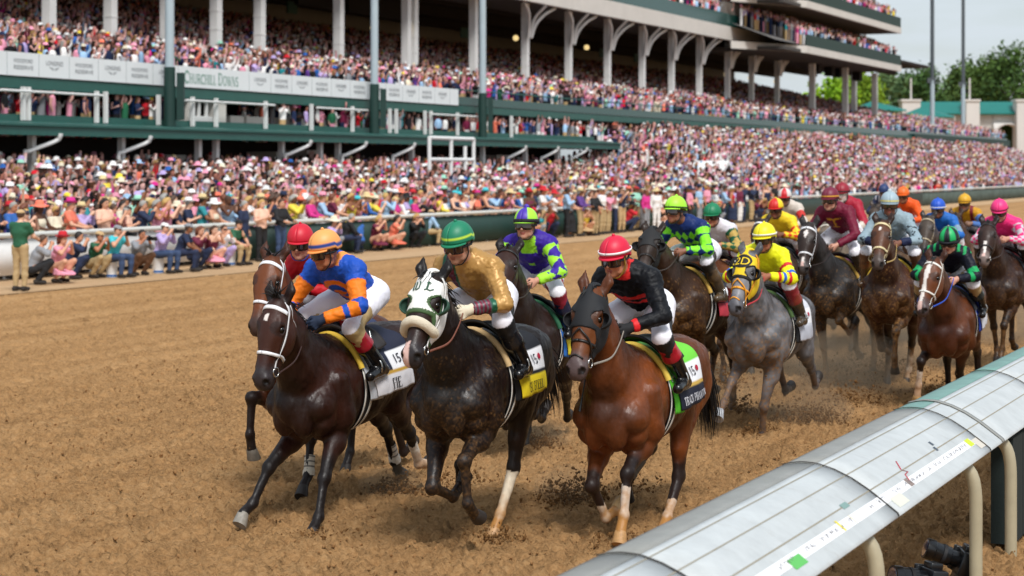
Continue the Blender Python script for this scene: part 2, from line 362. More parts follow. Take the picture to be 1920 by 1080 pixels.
# ---------------------------------------------------------------- ground
def spec_noise(n, beta, seed, lo=1, hi=1e9, aniso=1.):
    r = np.random.default_rng(seed); fx = np.fft.fftfreq(n)[:, None] * n; fy = np.fft.rfftfreq(n)[None] * n; k = np.hypot(fx, fy * aniso); k[0, 0] = 1
    a = np.where((k >= lo) & (k <= hi), k ** -beta, 0) * np.exp(2j * pi * r.random(k.shape)); a[0, 0] = 0; z = np.fft.irfft2(a, (n, n)); return z / z.std()
def soil_mat(name, c0, c1, c2, fine=1.):
    m = bpy.data.materials.new(name); m.use_nodes = True; n = m.node_tree; b = n.nodes['Principled BSDF']; b.inputs['Roughness'].default_value = .95; b.inputs['Specular IOR Level'].default_value = .12
    t = n.nodes.new('ShaderNodeTexCoord')
    def noise(sc, det, vec=None, rough=.65):
        z = n.nodes.new('ShaderNodeTexNoise'); z.inputs['Scale'].default_value = sc; z.inputs['Detail'].default_value = det; z.inputs['Roughness'].default_value = rough; n.links.new(vec or t.outputs['Object'], z.inputs['Vector']); return z.outputs[0]
    mp = n.nodes.new('ShaderNodeMapping'); mp.inputs['Rotation'].default_value = (0, 0, PHI - pi / 2); n.links.new(t.outputs['Object'], mp.inputs[0])
    mp2 = n.nodes.new('ShaderNodeMapping'); mp2.inputs['Scale'].default_value = (.14, 2.2, 1); n.links.new(mp.outputs[0], mp2.inputs[0])
    r = n.nodes.new('ShaderNodeValToRGB'); e = r.color_ramp; e.elements[0].position = .3; e.elements[0].color = (*lin(c0), 1); e.elements[1].position = .72; e.elements[1].color = (*lin(c2), 1); k = e.elements.new(.5); k.color = (*lin(c1), 1)
    big = noise(.55, 6, mp2.outputs[0]); fin = noise(34 * fine, 7); mx = n.nodes.new('ShaderNodeMixRGB'); mx.inputs[0].default_value = .55; n.links.new(big, mx.inputs[1]); n.links.new(fin, mx.inputs[2]); n.links.new(mx.outputs[0], r.inputs[0]); n.links.new(r.outputs[0], b.inputs['Base Color'])
    add = n.nodes.new('ShaderNodeMath'); add.operation = 'ADD'; n.links.new(noise(24 * fine, 9, None, .75), add.inputs[0]); sc = n.nodes.new('ShaderNodeMath'); sc.operation = 'MULTIPLY'; sc.inputs[1].default_value = 1.1; n.links.new(noise(1.6, 5, mp2.outputs[0]), sc.inputs[0]); n.links.new(sc.outputs[0], add.inputs[1])
    bp = n.nodes.new('ShaderNodeBump'); bp.inputs['Strength'].default_value = 1.0; bp.inputs['Distance'].default_value = .035; n.links.new(add.outputs[0], bp.inputs['Height']); n.links.new(bp.outputs[0], b.inputs['Normal'])
    return m
M_SOIL = soil_mat('track_soil', '#745434', '#b0875a', '#c9a274')
M_APRON = soil_mat('packed_soil', '#a5805a', '#c2a07a', '#d2b490')
def sheet(name, s0, s1, p0, p1, z, m, n=2):
    G = np.array([[tw(s, p, z) for p in np.linspace(p0, p1, n)] for s in np.linspace(s0, s1, n)]); mb = MB(); mb.grid(G, flip=True); return mb.build(name, m, None, False, kind='structure')
sheet('ground', -600, 2000, -1500, 1500, -.03, M_SOIL)
sheet('track_edge_path', -20, 600, 27.6, 31.4, -.014, M_APRON)
# near track: really uneven soil (harrow lines along the straight, clods, hoof marks)
ns, npp = 980, 720; S0, S1, P0_, P1_ = 8.0, 95.0, -2.0, 27.5
sv = S0 + (S1 - S0) * (.32 * np.linspace(0, 1, ns) + .68 * np.linspace(0, 1, ns) ** 4); pv = P0_ + (P1_ - P0_) * (.62 * np.linspace(0, 1, npp) + .38 * np.linspace(0, 1, npp) ** 3)
A1 = spec_noise(1024, 1.0, 1, 30, 400); A2 = spec_noise(1024, 1.3, 2, 6, 120); A3 = spec_noise(1024, .8, 3, 24, 300, .05)
def samp(A, s, p, size): i = (np.floor(s / size * 1024).astype(int)) % 1024; j = (np.floor(p / size * 1024).astype(int)) % 1024; return A[i[:, None], j[None]]
A0 = spec_noise(1024, .7, 4, 90, 500)
Hh = .012 * np.maximum(0, samp(A1, sv, pv, 14.) - .1) + .014 * np.maximum(-.5, samp(A0, sv, pv, 17.)) + .010 * samp(A2, sv, pv, 22.) + .022 * samp(A3, sv, pv, 21.)
rh = np.random.default_rng(5); SS, PP = np.meshgrid(sv, pv, indexing='ij')
for _ in range(420):                                             # hoof prints
    s_, p_ = rh.uniform(9, 30), rh.uniform(2.6, 15); i0, i1 = np.searchsorted(sv, [s_ - .3, s_ + .3]); j0, j1 = np.searchsorted(pv, [p_ - .3, p_ + .3]); d = np.hypot(SS[i0:i1, j0:j1] - s_, (PP[i0:i1, j0:j1] - p_) * 1.15)
    Hh[i0:i1, j0:j1] += -.035 * np.exp(-(d / .075) ** 4) + .018 * np.exp(-((d - .12) / .045) ** 2)
edge = np.minimum(np.minimum((SS - S0), (S1 - SS) / 2), np.minimum(PP - P0_, P1_ - PP)); Hh = (Hh + .02) * np.clip(edge / .8, 0, 1) - .028 + .006
G = np.stack([SS * SP - PP * CP, SS * CP + PP * SP, Hh], -1); mb = MB(); mb.grid(G, flip=True); mb.build('track', M_SOIL, None, kind='structure')
def hgt(s, p): return Hh[np.clip(np.searchsorted(sv, s), 0, ns - 1), np.clip(np.searchsorted(pv, p), 0, npp - 1)]
# loose clods, too many to count, and soil thrown up behind the hooves
_ico = bmesh.new(); bmesh.ops.create_icosphere(_ico, subdivisions=1, radius=1); IV = np.array([v.co[:] for v in _ico.verts]); IF = np.array([[v.index for v in f.verts] for f in _ico.faces]); _ico.free()
def clods(name, P, R, m, seed, label=None):
    r = np.random.default_rng(seed); n = len(P); v = IV[None] * (1 + .3 * r.normal(size=(n, len(IV), 1)).clip(-1.5, 1.5)) * R[:, None, None] * r.uniform(.6, 1.3, (n, 1, 3)) + P[:, None]
    f = IF[None] + (np.arange(n) * len(IV))[:, None, None]; return obj(name, mesh_np(name, v.reshape(-1, 3), f.reshape(-1, 3), None, False), m, kind='stuff', label=label, cat='soil')
M_CLOD = mat('clod_soil', '#6f5030', .95, spec=.1, vary=.3, vscale=25)
n = 26000; s_ = rh.uniform(8.5, 30, n); p_ = rh.uniform(-1, 16, n); R_ = np.minimum(np.abs(rh.normal(0, .006, n)) + .003, .017)
clods('loose_soil', np.stack([s_ * SP - p_ * CP, s_ * CP + p_ * SP, hgt(s_, p_) + R_ * .2], 1), R_, mat('crumb_soil', '#94704a', .95, spec=.1, vary=.3, vscale=25), 3)

# ---------------------------------------------------------------- inner rail with its wide cover
M_COVER = mat('rail_cover_grey', '#bcc0c0', .5, vary=.10, vscale=5, bump=.05, bscale=8)
def worn_cover():
    m = M_COVER; n = m.node_tree; b = n.nodes['Principled BSDF']; src = b.inputs['Base Color'].links[0].from_socket; t = n.nodes.new('ShaderNodeTexCoord')
    z = n.nodes.new('ShaderNodeTexNoise'); z.inputs['Scale'].default_value = 9; z.inputs['Detail'].default_value = 9; z.inputs['Roughness'].default_value = .75; mp = n.nodes.new('ShaderNodeMapping'); mp.inputs['Rotation'].default_value = (0, 0, PHI - pi / 2); mp.inputs['Scale'].default_value = (.35, 2.2, 1); n.links.new(t.outputs['Object'], mp.inputs[0]); n.links.new(mp.outputs[0], z.inputs['Vector'])
    r = n.nodes.new('ShaderNodeValToRGB'); r.color_ramp.elements[0].position = .58; r.color_ramp.elements[1].position = .78; r.color_ramp.elements[0].color = (0, 0, 0, 1); r.color_ramp.elements[1].color = (.6, .6, .6, 1); n.links.new(z.outputs[0], r.inputs[0])
    mx = n.nodes.new('ShaderNodeMixRGB'); mx.inputs[2].default_value = (*lin('#8d7f6c'), 1); n.links.new(src, mx.inputs[1]); n.links.new(r.outputs[0], mx.inputs[0]); n.links.new(mx.outputs[0], b.inputs['Base Color'])
worn_cover()
M_STRIPG = mat('rail_green', '#6f958c', .5, vary=.12, vscale=6); M_STRIPW = mat('rail_lip', '#8d8d88', .5, vary=.12, vscale=6); M_SEAM = mat('seam', '#3d3a36', .8)
M_POST = mat('cream_post', '#aca287', .45, vary=.10, vscale=5); M_TAPE = mat('tape', '#e9e9ea', .6, vary=.05)
PROF = [(3.10, 1.085), (3.04, 1.10), (2.985, 1.108), (2.90, 1.105), (2.80, 1.078), (2.70, 1.035), (2.60, .975), (2.51, .91), (2.444, .862), (2.436, .845)]
pa = np.array(PROF)
def prof(u): k = np.linspace(0, 1, len(pa)); return np.array([np.interp(u, k, pa[:, 0]), np.interp(u, k, pa[:, 1])]).T
def rail_pt(s, p, off=0.):
    z = np.interp(-p, -pa[:, 0], pa[:, 1]); dz = (np.interp(-p - .01, -pa[:, 0], pa[:, 1]) - np.interp(-p + .01, -pa[:, 0], pa[:, 1])) / .02
    return tw(s, p + off * dz * -1 * -1, z + off)
JOINTS = [4.9, 7.68, 10.47, 13.16, 13.63, 15.84, 18.6, 21.4, 24.2, 27.0, 29.8, 32.6]
inner = empty('inner_rail', tw(12, 2.44, 0), 0, 'pale grey curved rail cover on cream gooseneck posts in the foreground', 'rail')
IR = Matrix.Translation(-inner.location)
def put_r(o): o.matrix_local = IR; return o
for j, (a0, a1) in enumerate(zip(JOINTS, JOINTS[1:])):
    ss = np.linspace(a0 + .006, a1 - .006, 9); us = np.linspace(3 / 9 - .01, 1, 24); pr = prof(us)
    Gt = np.array([[tw(s, p, z) for p, z in pr] for s in ss]); mb = MB(); mb.grid(Gt, flip=True); o = put_r(mb.build('cover_panel', M_COVER, inner)); solidify(o, .012, -1)
    pr = prof(np.linspace(0, 3 / 9 - .02, 6)); Gt = np.array([[tw(s, p, z) for p, z in pr] for s in ss]); mb = MB(); mb.grid(Gt, flip=True); o = put_r(mb.build('edge_strip', M_STRIPG if a0 > 13 else M_STRIPW, inner)); solidify(o, .012, -1)
for sj, w in [(x, .0035) for x in JOINTS[1:-1]]:
    pr = prof(np.linspace(0, 1, 30)); wd = .035 if abs(sj - 13.63) < .01 else w
    Gt = np.array([[tw(s, p, z + .004) for p, z in pr] for s in (sj - wd, sj + wd)]); mb = MB(); mb.grid(Gt, flip=True); o = put_r(mb.build('joint_strap', M_STRIPW if wd > .02 else M_SEAM, inner)); solidify(o, .005, 1)
mb = MB()
for pl in (2.865, 2.735, 2.60):                                   # long grooves in the cover
    mb.grid(np.array([[rail_pt(s, pl + d, .0025) for d in (-.0035, .0035)] for s in np.linspace(5, 32, 60)]))
put_r(mb.build('groove_line', mat('groove', '#948d7c', .8), inner))
mb = MB()                                                         # tape strip with scribbles
mb.grid(np.array([[rail_pt(s, p, .003) for p in np.linspace(2.555, 2.505, 3)] for s in np.linspace(7.2, 13.0, 70)]), flip=True); put_r(mb.build('tape_strip', M_TAPE, inner))
def sticker(s, p, ds, dp, colr, skew=0.):
    mb = MB(); mb.grid(np.array([[rail_pt(s + a_ + skew * b_, p + b_, .005) for b_ in np.linspace(dp / 2, -dp / 2, 4)] for a_ in np.linspace(-ds / 2, ds / 2, 3)]), flip=True); put_r(mb.build('sticker', mat('st_' + colr, colr, .6), inner))
sticker(12.92, 2.53, .13, .05, '#c9d92e'); sticker(11.15, 2.53, .09, .05, '#8b7a72'); sticker(9.62, 2.535, .03, .06, '#e3cf3a'); sticker(9.85, 2.53, .008, .05, '#d9c96a'); sticker(8.75, 2.51, .20, .05, '#5fb85c'); sticker(10.72, 2.485, .24, .06, '#d8d8c9'); sticker(13.1, 2.50, .2, .07, '#cfc8bb')
sticker(12.25, 2.64, .045, .03, '#4b5560'); sticker(12.2, 2.60, .045, .03, '#4b5560'); sticker(9.95, 2.60, .12, .03, '#7c9a94')
mb = MB(); r = np.random.default_rng(12)
for s0_ in np.arange(8.5, 12.9, .09):                             # handwriting on the tape
    if r.random() < .6: x = np.cumsum(r.uniform(.004, .012, 9)); P_ = np.array([rail_pt(s0_ + a_, 2.53 + b_, .0055) for a_, b_ in zip(x, r.uniform(-.013, .013, 9))]); ribbon(mb, P_, np.tile(V(0, 0, 1), (9, 1)), .0022, .0006)
put_r(mb.build('handwriting', mat('ink', '#77747a', .8), inner))
mb = MB(); P_ = np.array([rail_pt(s, p, .006) for s, p in ((11.35, 2.655), (11.25, 2.60), (11.32, 2.575), (11.22, 2.57), (11.18, 2.535))]); ribbon(mb, densify(P_, .01), np.tile(V(0, 0, 1), (len(densify(P_, .01)), 1)), .007, .001); put_r(mb.build('red_scribble', mat('red_ink', '#b5243a', .7), inner))
for s_p in (5.0, 7.4, 9.99, 12.66, 13.94, 16.4, 19.0, 21.6, 24.2):
    q = smoothpath([tw(s_p, 2.44, -.05), tw(s_p, 2.44, .35), tw(s_p, 2.445, .66), tw(s_p, 2.49, .79), tw(s_p, 2.60, .86), tw(s_p, 2.76, .92)], .05); mb = MB(); mb.tube(q, .043, 14); put_r(mb.build('post', M_POST, inner))
    mb = MB(); mb.tbox(s_p - .03, s_p + .03, 2.62, 3.02, .88, .93); put_r(mb.build('bracket', M_POST, inner))
# dark padded screen behind the post on the right, and two cameras on the ground under the rail
mb = MB()
for k in range(3): mb.tbox(14.15 + k * .42, 14.55 + k * .42, 2.46, 2.62, .03 + k * .002, .80 - .01 * k)
o = mb.build('equipment_box', mat('dark_green_canvas', '#10201f', .8, bump=.2, bscale=40), None, False, label='dark green canvas equipment cover under the rail at the right edge', cat='cover')
M_CAMB = mat('camera_black', '#0c0e12', .3, spec=.6)
def remote_camera(loc, rz, tilt, label):
    c = empty('camera', loc, rz, label, 'camera', 'remote cameras on the soil under the rail')
    Rm = Matrix.Rotation(tilt, 4, 'Y')
    def add(n, mb_, m=M_CAMB): o_ = mb_.build(n, m, c); b_ = o_.modifiers.new('b', 'BEVEL'); b_.width = .006; b_.segments = 2; o_.matrix_local = Rm; return o_
    b_ = MB(); b_.box((0, 0, .095), (.075, .15, .11)); b_.box((0, 0, .16), (.06, .07, .035)); b_.box((.03, -.055, .10), (.05, .03, .11)); b_.box((-.01, 0, .03), (.07, .14, .04)); add('camera_body', b_)
    b_ = MB(); b_.tube([(.03, 0, .10), (.075, 0, .10), (.076, 0, .10), (.15, 0, .10), (.151, 0, .10), (.19, 0, .10)], [.036, .036, .043, .043, .047, .047], 20); add('lens', b_)
    b_ = MB(); b_.tube([(.191, 0, .10), (.192, 0, .10)], [.038, .036], 20); add('front_glass', b_, mat('lens_glass', '#1a2a4a', .03, spec=1, coat=1))
    b_ = MB(); b_.tube([(.10, 0, .10), (.115, 0, .10)], [.0455, .0455], 20); add('focus_ring', b_, mat('rib_rubber', '#1c1c1f', .7))
    b_ = MB(); b_.box((0, 0, .005), (.12, .10, .012)); b_.tube([(0, 0, 0), (0, 0, .03)], .02, 10); add('floor_plate', b_)
    c.scale = (1.5, 1.5, 1.5); return c
remote_camera(V(2.96, 12.75, 0), atan2(CP, SP) + 2.0, -.35, 'black remote camera with upturned lens on the soil beside the cream post')
remote_camera(V(2.70, 12.45, -.06), atan2(CP, SP) + 2.3, -.15, 'black remote camera cut off by the lower picture edge')

# ---------------------------------------------------------------- outer rail
PR = 30.8
M_WHITE = mat('white_paint', '#e4e4e2', .45, vary=.05, vscale=3); M_GREEN = mat('stand_green', '#1c5a52', .55, vary=.08, vscale=2); M_DGREEN = mat('dark_green', '#12352f', .6, vary=.1, vscale=2)
orail = empty('outer_rail', tw(s_at(500, PR), PR, 0), 0, 'long white outer rail with banner and dark green backing before the crowd', 'rail'); OR = Matrix.Translation(-orail.location)
def put_o(o): o.matrix_local = OR; return o
sL = 30; sE = s_at(440, PR); sF = 420
mb = MB(); mb.tube([tw(sL, PR, 1.10), tw(sE, PR, 1.10), tw(120, PR, 1.10), tw(sF, PR, 1.10)], .068, 12); put_o(mb.build('top_rail', mat('rail_white', '#cfcfc9', .5), orail))
mb = MB(); mb.tbox(sL, sE, PR + .02, PR + .05, .12, 1.0); put_o(mb.build('white_banner', mat('banner_white', '#dcdcda', .7, vary=.08, vscale=1.5), orail))
mb = MB(); mb.tbox(sE + .01, 140, PR + .02, PR + .05, .05, 1.0); put_o(mb.build('green_panel', M_DGREEN, orail))
mb = MB(); mb.tbox(140.01, sF, PR + .02, PR + .06, .0, 1.0); put_o(mb.build('grey_panel', mat('hedge_panel', '#4a5650', .8, vary=.35, vscale=1.2), orail))
for s_p in np.arange(32, 150, 2.4): mb = MB(); mb.tube([tw(s_p, PR + .12, -.03), tw(s_p, PR + .12, 1.05)], .04, 8); put_o(mb.build('post', M_WHITE, orail))
mb = MB()
for k, s_p in enumerate(np.arange(s_at(40, PR), s_at(430, PR), 1.5)):                    # faded marks printed on the banner
    mb.tbox(s_p, s_p + .35, PR + .012, PR + .016, .55, .62); mb.tbox(s_p + .05, s_p + .28, PR + .012, PR + .016, .44, .49)
put_o(mb.build('banner_print', mat('banner_ink', '#b5b7b0', .8), orail, False))

# ---------------------------------------------------------------- grandstand
gs = empty('grandstand', tw(90, 46, 0), 0, 'long grandstand with white columns, green fascias and cantilevered upper tiers', 'grandstand'); GS = Matrix.Translation(-gs.location)
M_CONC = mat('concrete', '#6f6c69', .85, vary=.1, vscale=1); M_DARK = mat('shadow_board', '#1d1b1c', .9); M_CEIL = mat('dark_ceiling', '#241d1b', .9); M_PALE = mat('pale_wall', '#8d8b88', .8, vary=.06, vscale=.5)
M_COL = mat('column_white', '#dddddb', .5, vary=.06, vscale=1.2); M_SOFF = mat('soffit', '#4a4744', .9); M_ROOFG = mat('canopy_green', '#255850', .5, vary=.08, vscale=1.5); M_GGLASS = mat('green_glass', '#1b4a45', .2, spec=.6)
M_BEAM = mat('beam_white', '#cfcbc4', .6, vary=.06, vscale=.6); M_BROWN = mat('taupe_wall', '#6b655f', .8, vary=.08, vscale=.6)
def part(name, m, *boxes, smooth=False, mbx=None):
    mb = mbx or MB()
    for b_ in boxes: mb.tbox(*b_)
    o = mb.build(name, m, gs, smooth); o.matrix_local = GS; return o
sA = 22.0; sC = s_at(1150, 44); sB = s_at(858, 45.35); sEnd = 258.0; sK = 236.0
floor3 = lambda p: 5.85 + (p - 46) * 6.3 / 29
def apron_z(s, p):
    t = np.clip((p - 31.6) / 13.4, 0, 1); w = np.clip((s - (sC - 6)) / 14, 0, 1); return t * (1.55 * (1 - w) + 4.1 * w)
# apron the crowd stands on (terraced slope)
Sg = np.array([sA, 60, 90, sC - 6, sC, sC + 8, 160, 258, 330]); Pg = np.linspace(31.4, 46.0, 8); mb = MB(); mb.grid(np.array([[tw(s, p, float(apron_z(s, p)) - .02) for p in Pg] for s in Sg]), flip=True); ap = mb.build('standing_terrace', M_CONC, None, False, kind='structure')
# canopy over the back of the apron with its gutters and down pipes
mb = MB(); mb.grid(np.array([[tw(s, p, z) for p, z in ((43.5, 3.92), (43.5, 4.22), (43.42, 4.25), (43.42, 4.33), (45.3, 4.48), (45.3, 4.30), (43.7, 4.05), (43.7, 3.92))] for s in (sA, sC)]), flip=True); part('canopy_roof', M_ROOFG, mbx=mb)
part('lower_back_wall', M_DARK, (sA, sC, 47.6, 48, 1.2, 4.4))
for px in (60, 228, 372, 405, 528, 600, 634, 772, 905, 985, 1045):
    s_ = s_at(px, 44.2); part('canopy_post', M_COL, (s_ - .11, s_ + .11, 44.1, 44.32, 1.3, 4.2))
for px in (108, 277, 578, 682, 773, 982, 1043, 1097):
    s_ = s_at(px, 43.6); mb = MB(); mb.tube(smoothpath([tw(s_, 43.45, 4.0), tw(s_ - .02, 43.5, 3.85), tw(s_ - .15, 43.6, 3.72), tw(s_ - 1.25, 43.9, 3.35), tw(s_ - 1.4, 43.95, 3.2), tw(s_ - 1.42, 43.95, 1.5)], .12), .085, 8); part('down_pipe', M_COL, mbx=mb, smooth=True)
for px0, px1, z0, z1 in ((515, 535, 2.2, 3.5), (572, 598, 2.2, 3.6), (928, 962, 2.6, 3.5), (310, 345, 2.3, 3.3)):
    part('ticket_booth', M_BEAM, (s_at(px0, 46), s_at(px1, 46), 45.9, 47.5, 1.4, z1))
# level two: open boxes between white posts
part('box_floor', M_CONC, (sA, sC + 30, 45.42, 50, 4.30, 4.5)); part('box_parapet', M_ROOFG, (sA, sC, 45.30, 45.40, 4.42, 4.72))
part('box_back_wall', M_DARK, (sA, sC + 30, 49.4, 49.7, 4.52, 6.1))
for px in (42, 52, 180, 197, 296, 313, 360, 404, 497, 583, 660, 730, 742, 796, 807, 857, 958): s_ = s_at(px, 45.2); part('box_post', M_COL, (s_ - .07, s_ + .07, 45.1, 45.24, 4.5, 5.72))
for a, b in ((0, 62), (64, 192), (348, 414), (417, 515), (594, 690), (808, 900)): mb = MB(); mb.tube([tw(s_at(a, 45.0), 45.0, 5.55), tw(s_at(b, 45.0), 45.0, 5.55)], .05, 8); part('shutter_track', M_COL, mbx=mb, smooth=True)
part('box_wall', M_BEAM, (s_at(350, 45.5), s_at(364, 45.5), 45.45, 46, 4.7, 5.64), (s_at(400, 45.5), s_at(422, 45.5), 45.45, 46, 4.7, 5.64)); part('window', M_COL, (s_at(364, 45.5), s_at(400, 45.5), 45.5, 45.6, 4.72, 4.95), (s_at(373, 45.5), s_at(376, 45.5), 45.5, 45.6, 4.95, 5.6), (s_at(387, 45.5), s_at(390, 45.5), 45.5, 45.6, 4.95, 5.6))
for a, b in ((425, 450), (455, 492), (505, 535), (540, 575), (590, 605)): part('counter', M_BEAM, (s_at(a, 46.2), s_at(b, 46.2), 46.0, 46.8, 4.5, 5.05))
# fascia and sponsor banner of level three
part('fascia', M_ROOFG, (sA, sB + .6, 45.36, 45.6, 5.66, 6.08)); part('banner', mat('banner_cloth', '#e2e7e8', .6, vary=.03, vscale=1), (sA, sB, 45.30, 45.352, 6.12, 6.98))
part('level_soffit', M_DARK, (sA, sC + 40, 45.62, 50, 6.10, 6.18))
pl = []; s_ = s_at(13, 45.3)
while s_ < sB: pl.append(s_); s_ += 1.8
i_cd = [i for i, s_ in enumerate(pl) if s_at(338, 45.3) < s_ < s_at(460, 45.3)]
mb = MB()
for s_ in pl:
    if not (s_at(345, 45.3) < s_ < s_at(450, 45.3)): mb.tbox(s_ - .012, s_ + .012, 45.292, 45.298, 6.13, 6.97)
part('banner_seam', mat('seam_grey', '#a9b0b2', .8), mbx=mb)
def wall_text(name, tv, tf, s0, p, z0, size, m, xs=1.):
    v = np.array([tw(s0 + x * size * xs, p, z0 + y * size) for x, y, _ in tv]); mb = MB(); mb.add(v, *((tf, None) if tf.shape[1] == 4 else (None, tf))); return part(name, m, mbx=mb)
M_INKG = mat('ink_green', '#6f9a8b', .8); M_INKB = mat('ink_grey', '#767b80', .8)
s0, s1 = s_at(346, 45.29), s_at(447, 45.29); tv, tf = serif('CHURCHILL DOWNS', .8); wall_text('track_name', tv, tf, s0, 45.29, 6.28, .52, M_INKG, (s1 - s0) / (text_w(tv) * .52))
t1, t2, t3 = plain_text('WOODFORD'), plain_text('RESERVE'), plain_text('LONGINES')
for i, (a, b) in enumerate(zip(pl, pl[1:] + [sB])):
    if s_at(325, 45.3) < a < s_at(452, 45.3) or b - a < 1.5: continue
    mid = a + .9
    if i % 2 == 0:
        for (tv, tf), z in ((t1, 6.60), (t2, 6.36)): w_ = text_w(tv); wall_text('sponsor_name', tv, tf, mid - .55, 45.29, z, .15, M_INKB, 1.1 / (w_ * .15))
    else:
        tv, tf = t3; wall_text('sponsor_name', tv, tf, mid - .5, 45.29, 6.58, .17, M_INKB, 1.0 / (text_w(tv) * .17))
        mb = MB(); c = tw(mid, 45.29, 6.47); e1 = V(SP, CP, 0)
        for sg in (1, -1):
            for k in range(3): mb.add([c + V(0, 0, -.02 * k), c + e1 * sg * (.30 - .08 * k) + V(0, 0, .05 - .045 * k), c + e1 * sg * (.26 - .08 * k) + V(0, 0, .02 - .045 * k)], None, [[0, 1, 2]])
        part('sponsor_emblem', M_INKB, mbx=mb)
# level three terrace, back wall, roof
Sg = [sA, 120, sK]; Pg = np.linspace(45.7, 75.4, 6); mb = MB(); mb.grid(np.array([[tw(s, p, floor3(p) - .02) for p in Pg] for s in Sg]), flip=True)
mb.grid(np.array([[tw(s, p, floor3(p) - .02) for p in np.linspace(45.7, 56, 3)] for s in (sK, sEnd)]), flip=True); part('upper_terrace', M_CONC, mbx=mb)
part('terrace_end_wall', M_PALE, (sK, sK + .3, 56.1, 75.4, 3, 8.2)); part('back_wall', M_PALE, (sA, sK - 2, 75.5, 76, 11.8, 15.0)); part('main_ceiling', M_CEIL, (sA, sK, 51.2, 76, 15.02, 15.3))
for p_ in (55, 60, 65, 70): part('ceiling_beam', M_CEIL, (sA, sK - 1, p_, p_ + .5, 14.2, 15.0))
sBm = s_at(1455, 50.5); part('roof_beam', M_BEAM, (sA, sBm, 50.4, 50.8, 13.55, 14.7)); part('beam_soffit', M_SOFF, (sA, sBm, 50.82, 56, 13.7, 13.9))
for a, b in ((230, 330), (560, 640), (655, 760)): part('hanging_sign', M_DARK, (s_at(a, 62), s_at(b, 62), 62, 62.3, 13.0, 15.0))
cols = [92, 207, 312, 405, 487, 635, 762, 775, 888, 985, 1066, 1139, 1204, 1259, 1311, 1364, 1409, 1457]
for px in cols:
    s_ = s_at(px, 52); w = .22 if px < 980 else .21; mb = MB(); mb.tbox(s_ - w, s_ + w, 52 - w, 52 + w, floor3(52) - .05, 13.68)
    for dz in np.arange(8.6, 13, .9): mb.tbox(s_ - w - .02, s_ + w + .02, 52 - w - .02, 52 + w + .02, dz, dz + .05) if px % 2 else None
    o = part('column', M_COL, mbx=mb)
    if px >= 980:
        mb = MB()
        for sg in (1, -1):
            mb.tube(smoothpath([tw(s_ + sg * .25, 51.7, 11.4), tw(s_ + sg * .55, 51.5, 12.3), tw(s_ + sg * 1.3, 51.2, 13.0), tw(s_ + sg * 2.5, 50.95, 13.5)], .3), .12, 6)
        mb.tube(smoothpath([tw(s_, 51.7, 11.6), tw(s_, 51.3, 12.7), tw(s_, 50.5, 13.5)], .3), .10, 6)
        b_ = mb.build('bracket', M_COL, o)
    if px >= 700: mb = MB(); mb.ball(tw(s_ + .6, 52.3, 10.9), (.2, .2, .3), 10, 7); mb.build('lamp', mat('lit_lamp', '#f4e3b0', .5, emit='#ffdf9a', estr=.8), o)
for px, p_, z_ in ((967, 60, 12.6), (1100, 60, 12.7), (700, 64, 12.5)): mb = MB(); mb.ball(tw(s_at(px, p_), p_, z_), .22, 10, 7); part('ceiling_lamp', MATS['lit_lamp'], mbx=mb, smooth=True)
for px in (540, 865, 1125, 1190): part('exit_board', mat('exit_green', '#24564f', .6), (s_at(px, 66), s_at(px + 18, 66), 66, 66.1, 13.0, 13.8))
# right part of level three: green front rail with slab
s0 = sB + .62; part('front_slab', M_ROOFG, (s0, sEnd, 45.5, 46.0, 5.75, 6.12)); part('front_rail', M_GGLASS, (s0, sEnd, 45.62, 45.68, 6.14, 6.62)); mb = MB(); mb.tube([tw(s0, 45.6, 7.0), tw(sEnd, 45.6, 7.0)], .04, 6); part('hand_rail', M_GREEN, mbx=mb)
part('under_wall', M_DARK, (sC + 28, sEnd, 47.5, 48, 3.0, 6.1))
for s_ in np.arange(sC, sEnd, 5.5): part('under_post', M_DGREEN, (s_ - .08, s_ + .08, 45.7, 45.86, 4.2, 5.74))
part('end_panel', M_DGREEN, (s_at(1715, 45.3), sEnd, 45.25, 45.45, 5.6, 6.4))
# upper balcony above the roof beam
part('balcony_glass', M_GGLASS, (sA, sBm, 50.45, 50.55, 14.72, 15.75)); mb = MB(); mb.grid(np.array([[tw(s, p, z) for p, z in ((50.6, 14.8), (58, 18.2))] for s in (sA, sBm + 14)]), flip=True); part('balcony_terrace', M_CONC, mbx=mb)
part('balcony_back_wall', M_PALE, (sA, sBm + 14, 58.2, 58.6, 17.6, 24)); part('end_block', M_BEAM, (sBm, sBm + 3.6, 49.6, 51.0, 12.9, 15.2))
for px in (1437, 1460): s_ = s_at(px, 56); part('balcony_column', M_COL, (s_ - .3, s_ + .3, 55.7, 56.3, 16.8, 24))
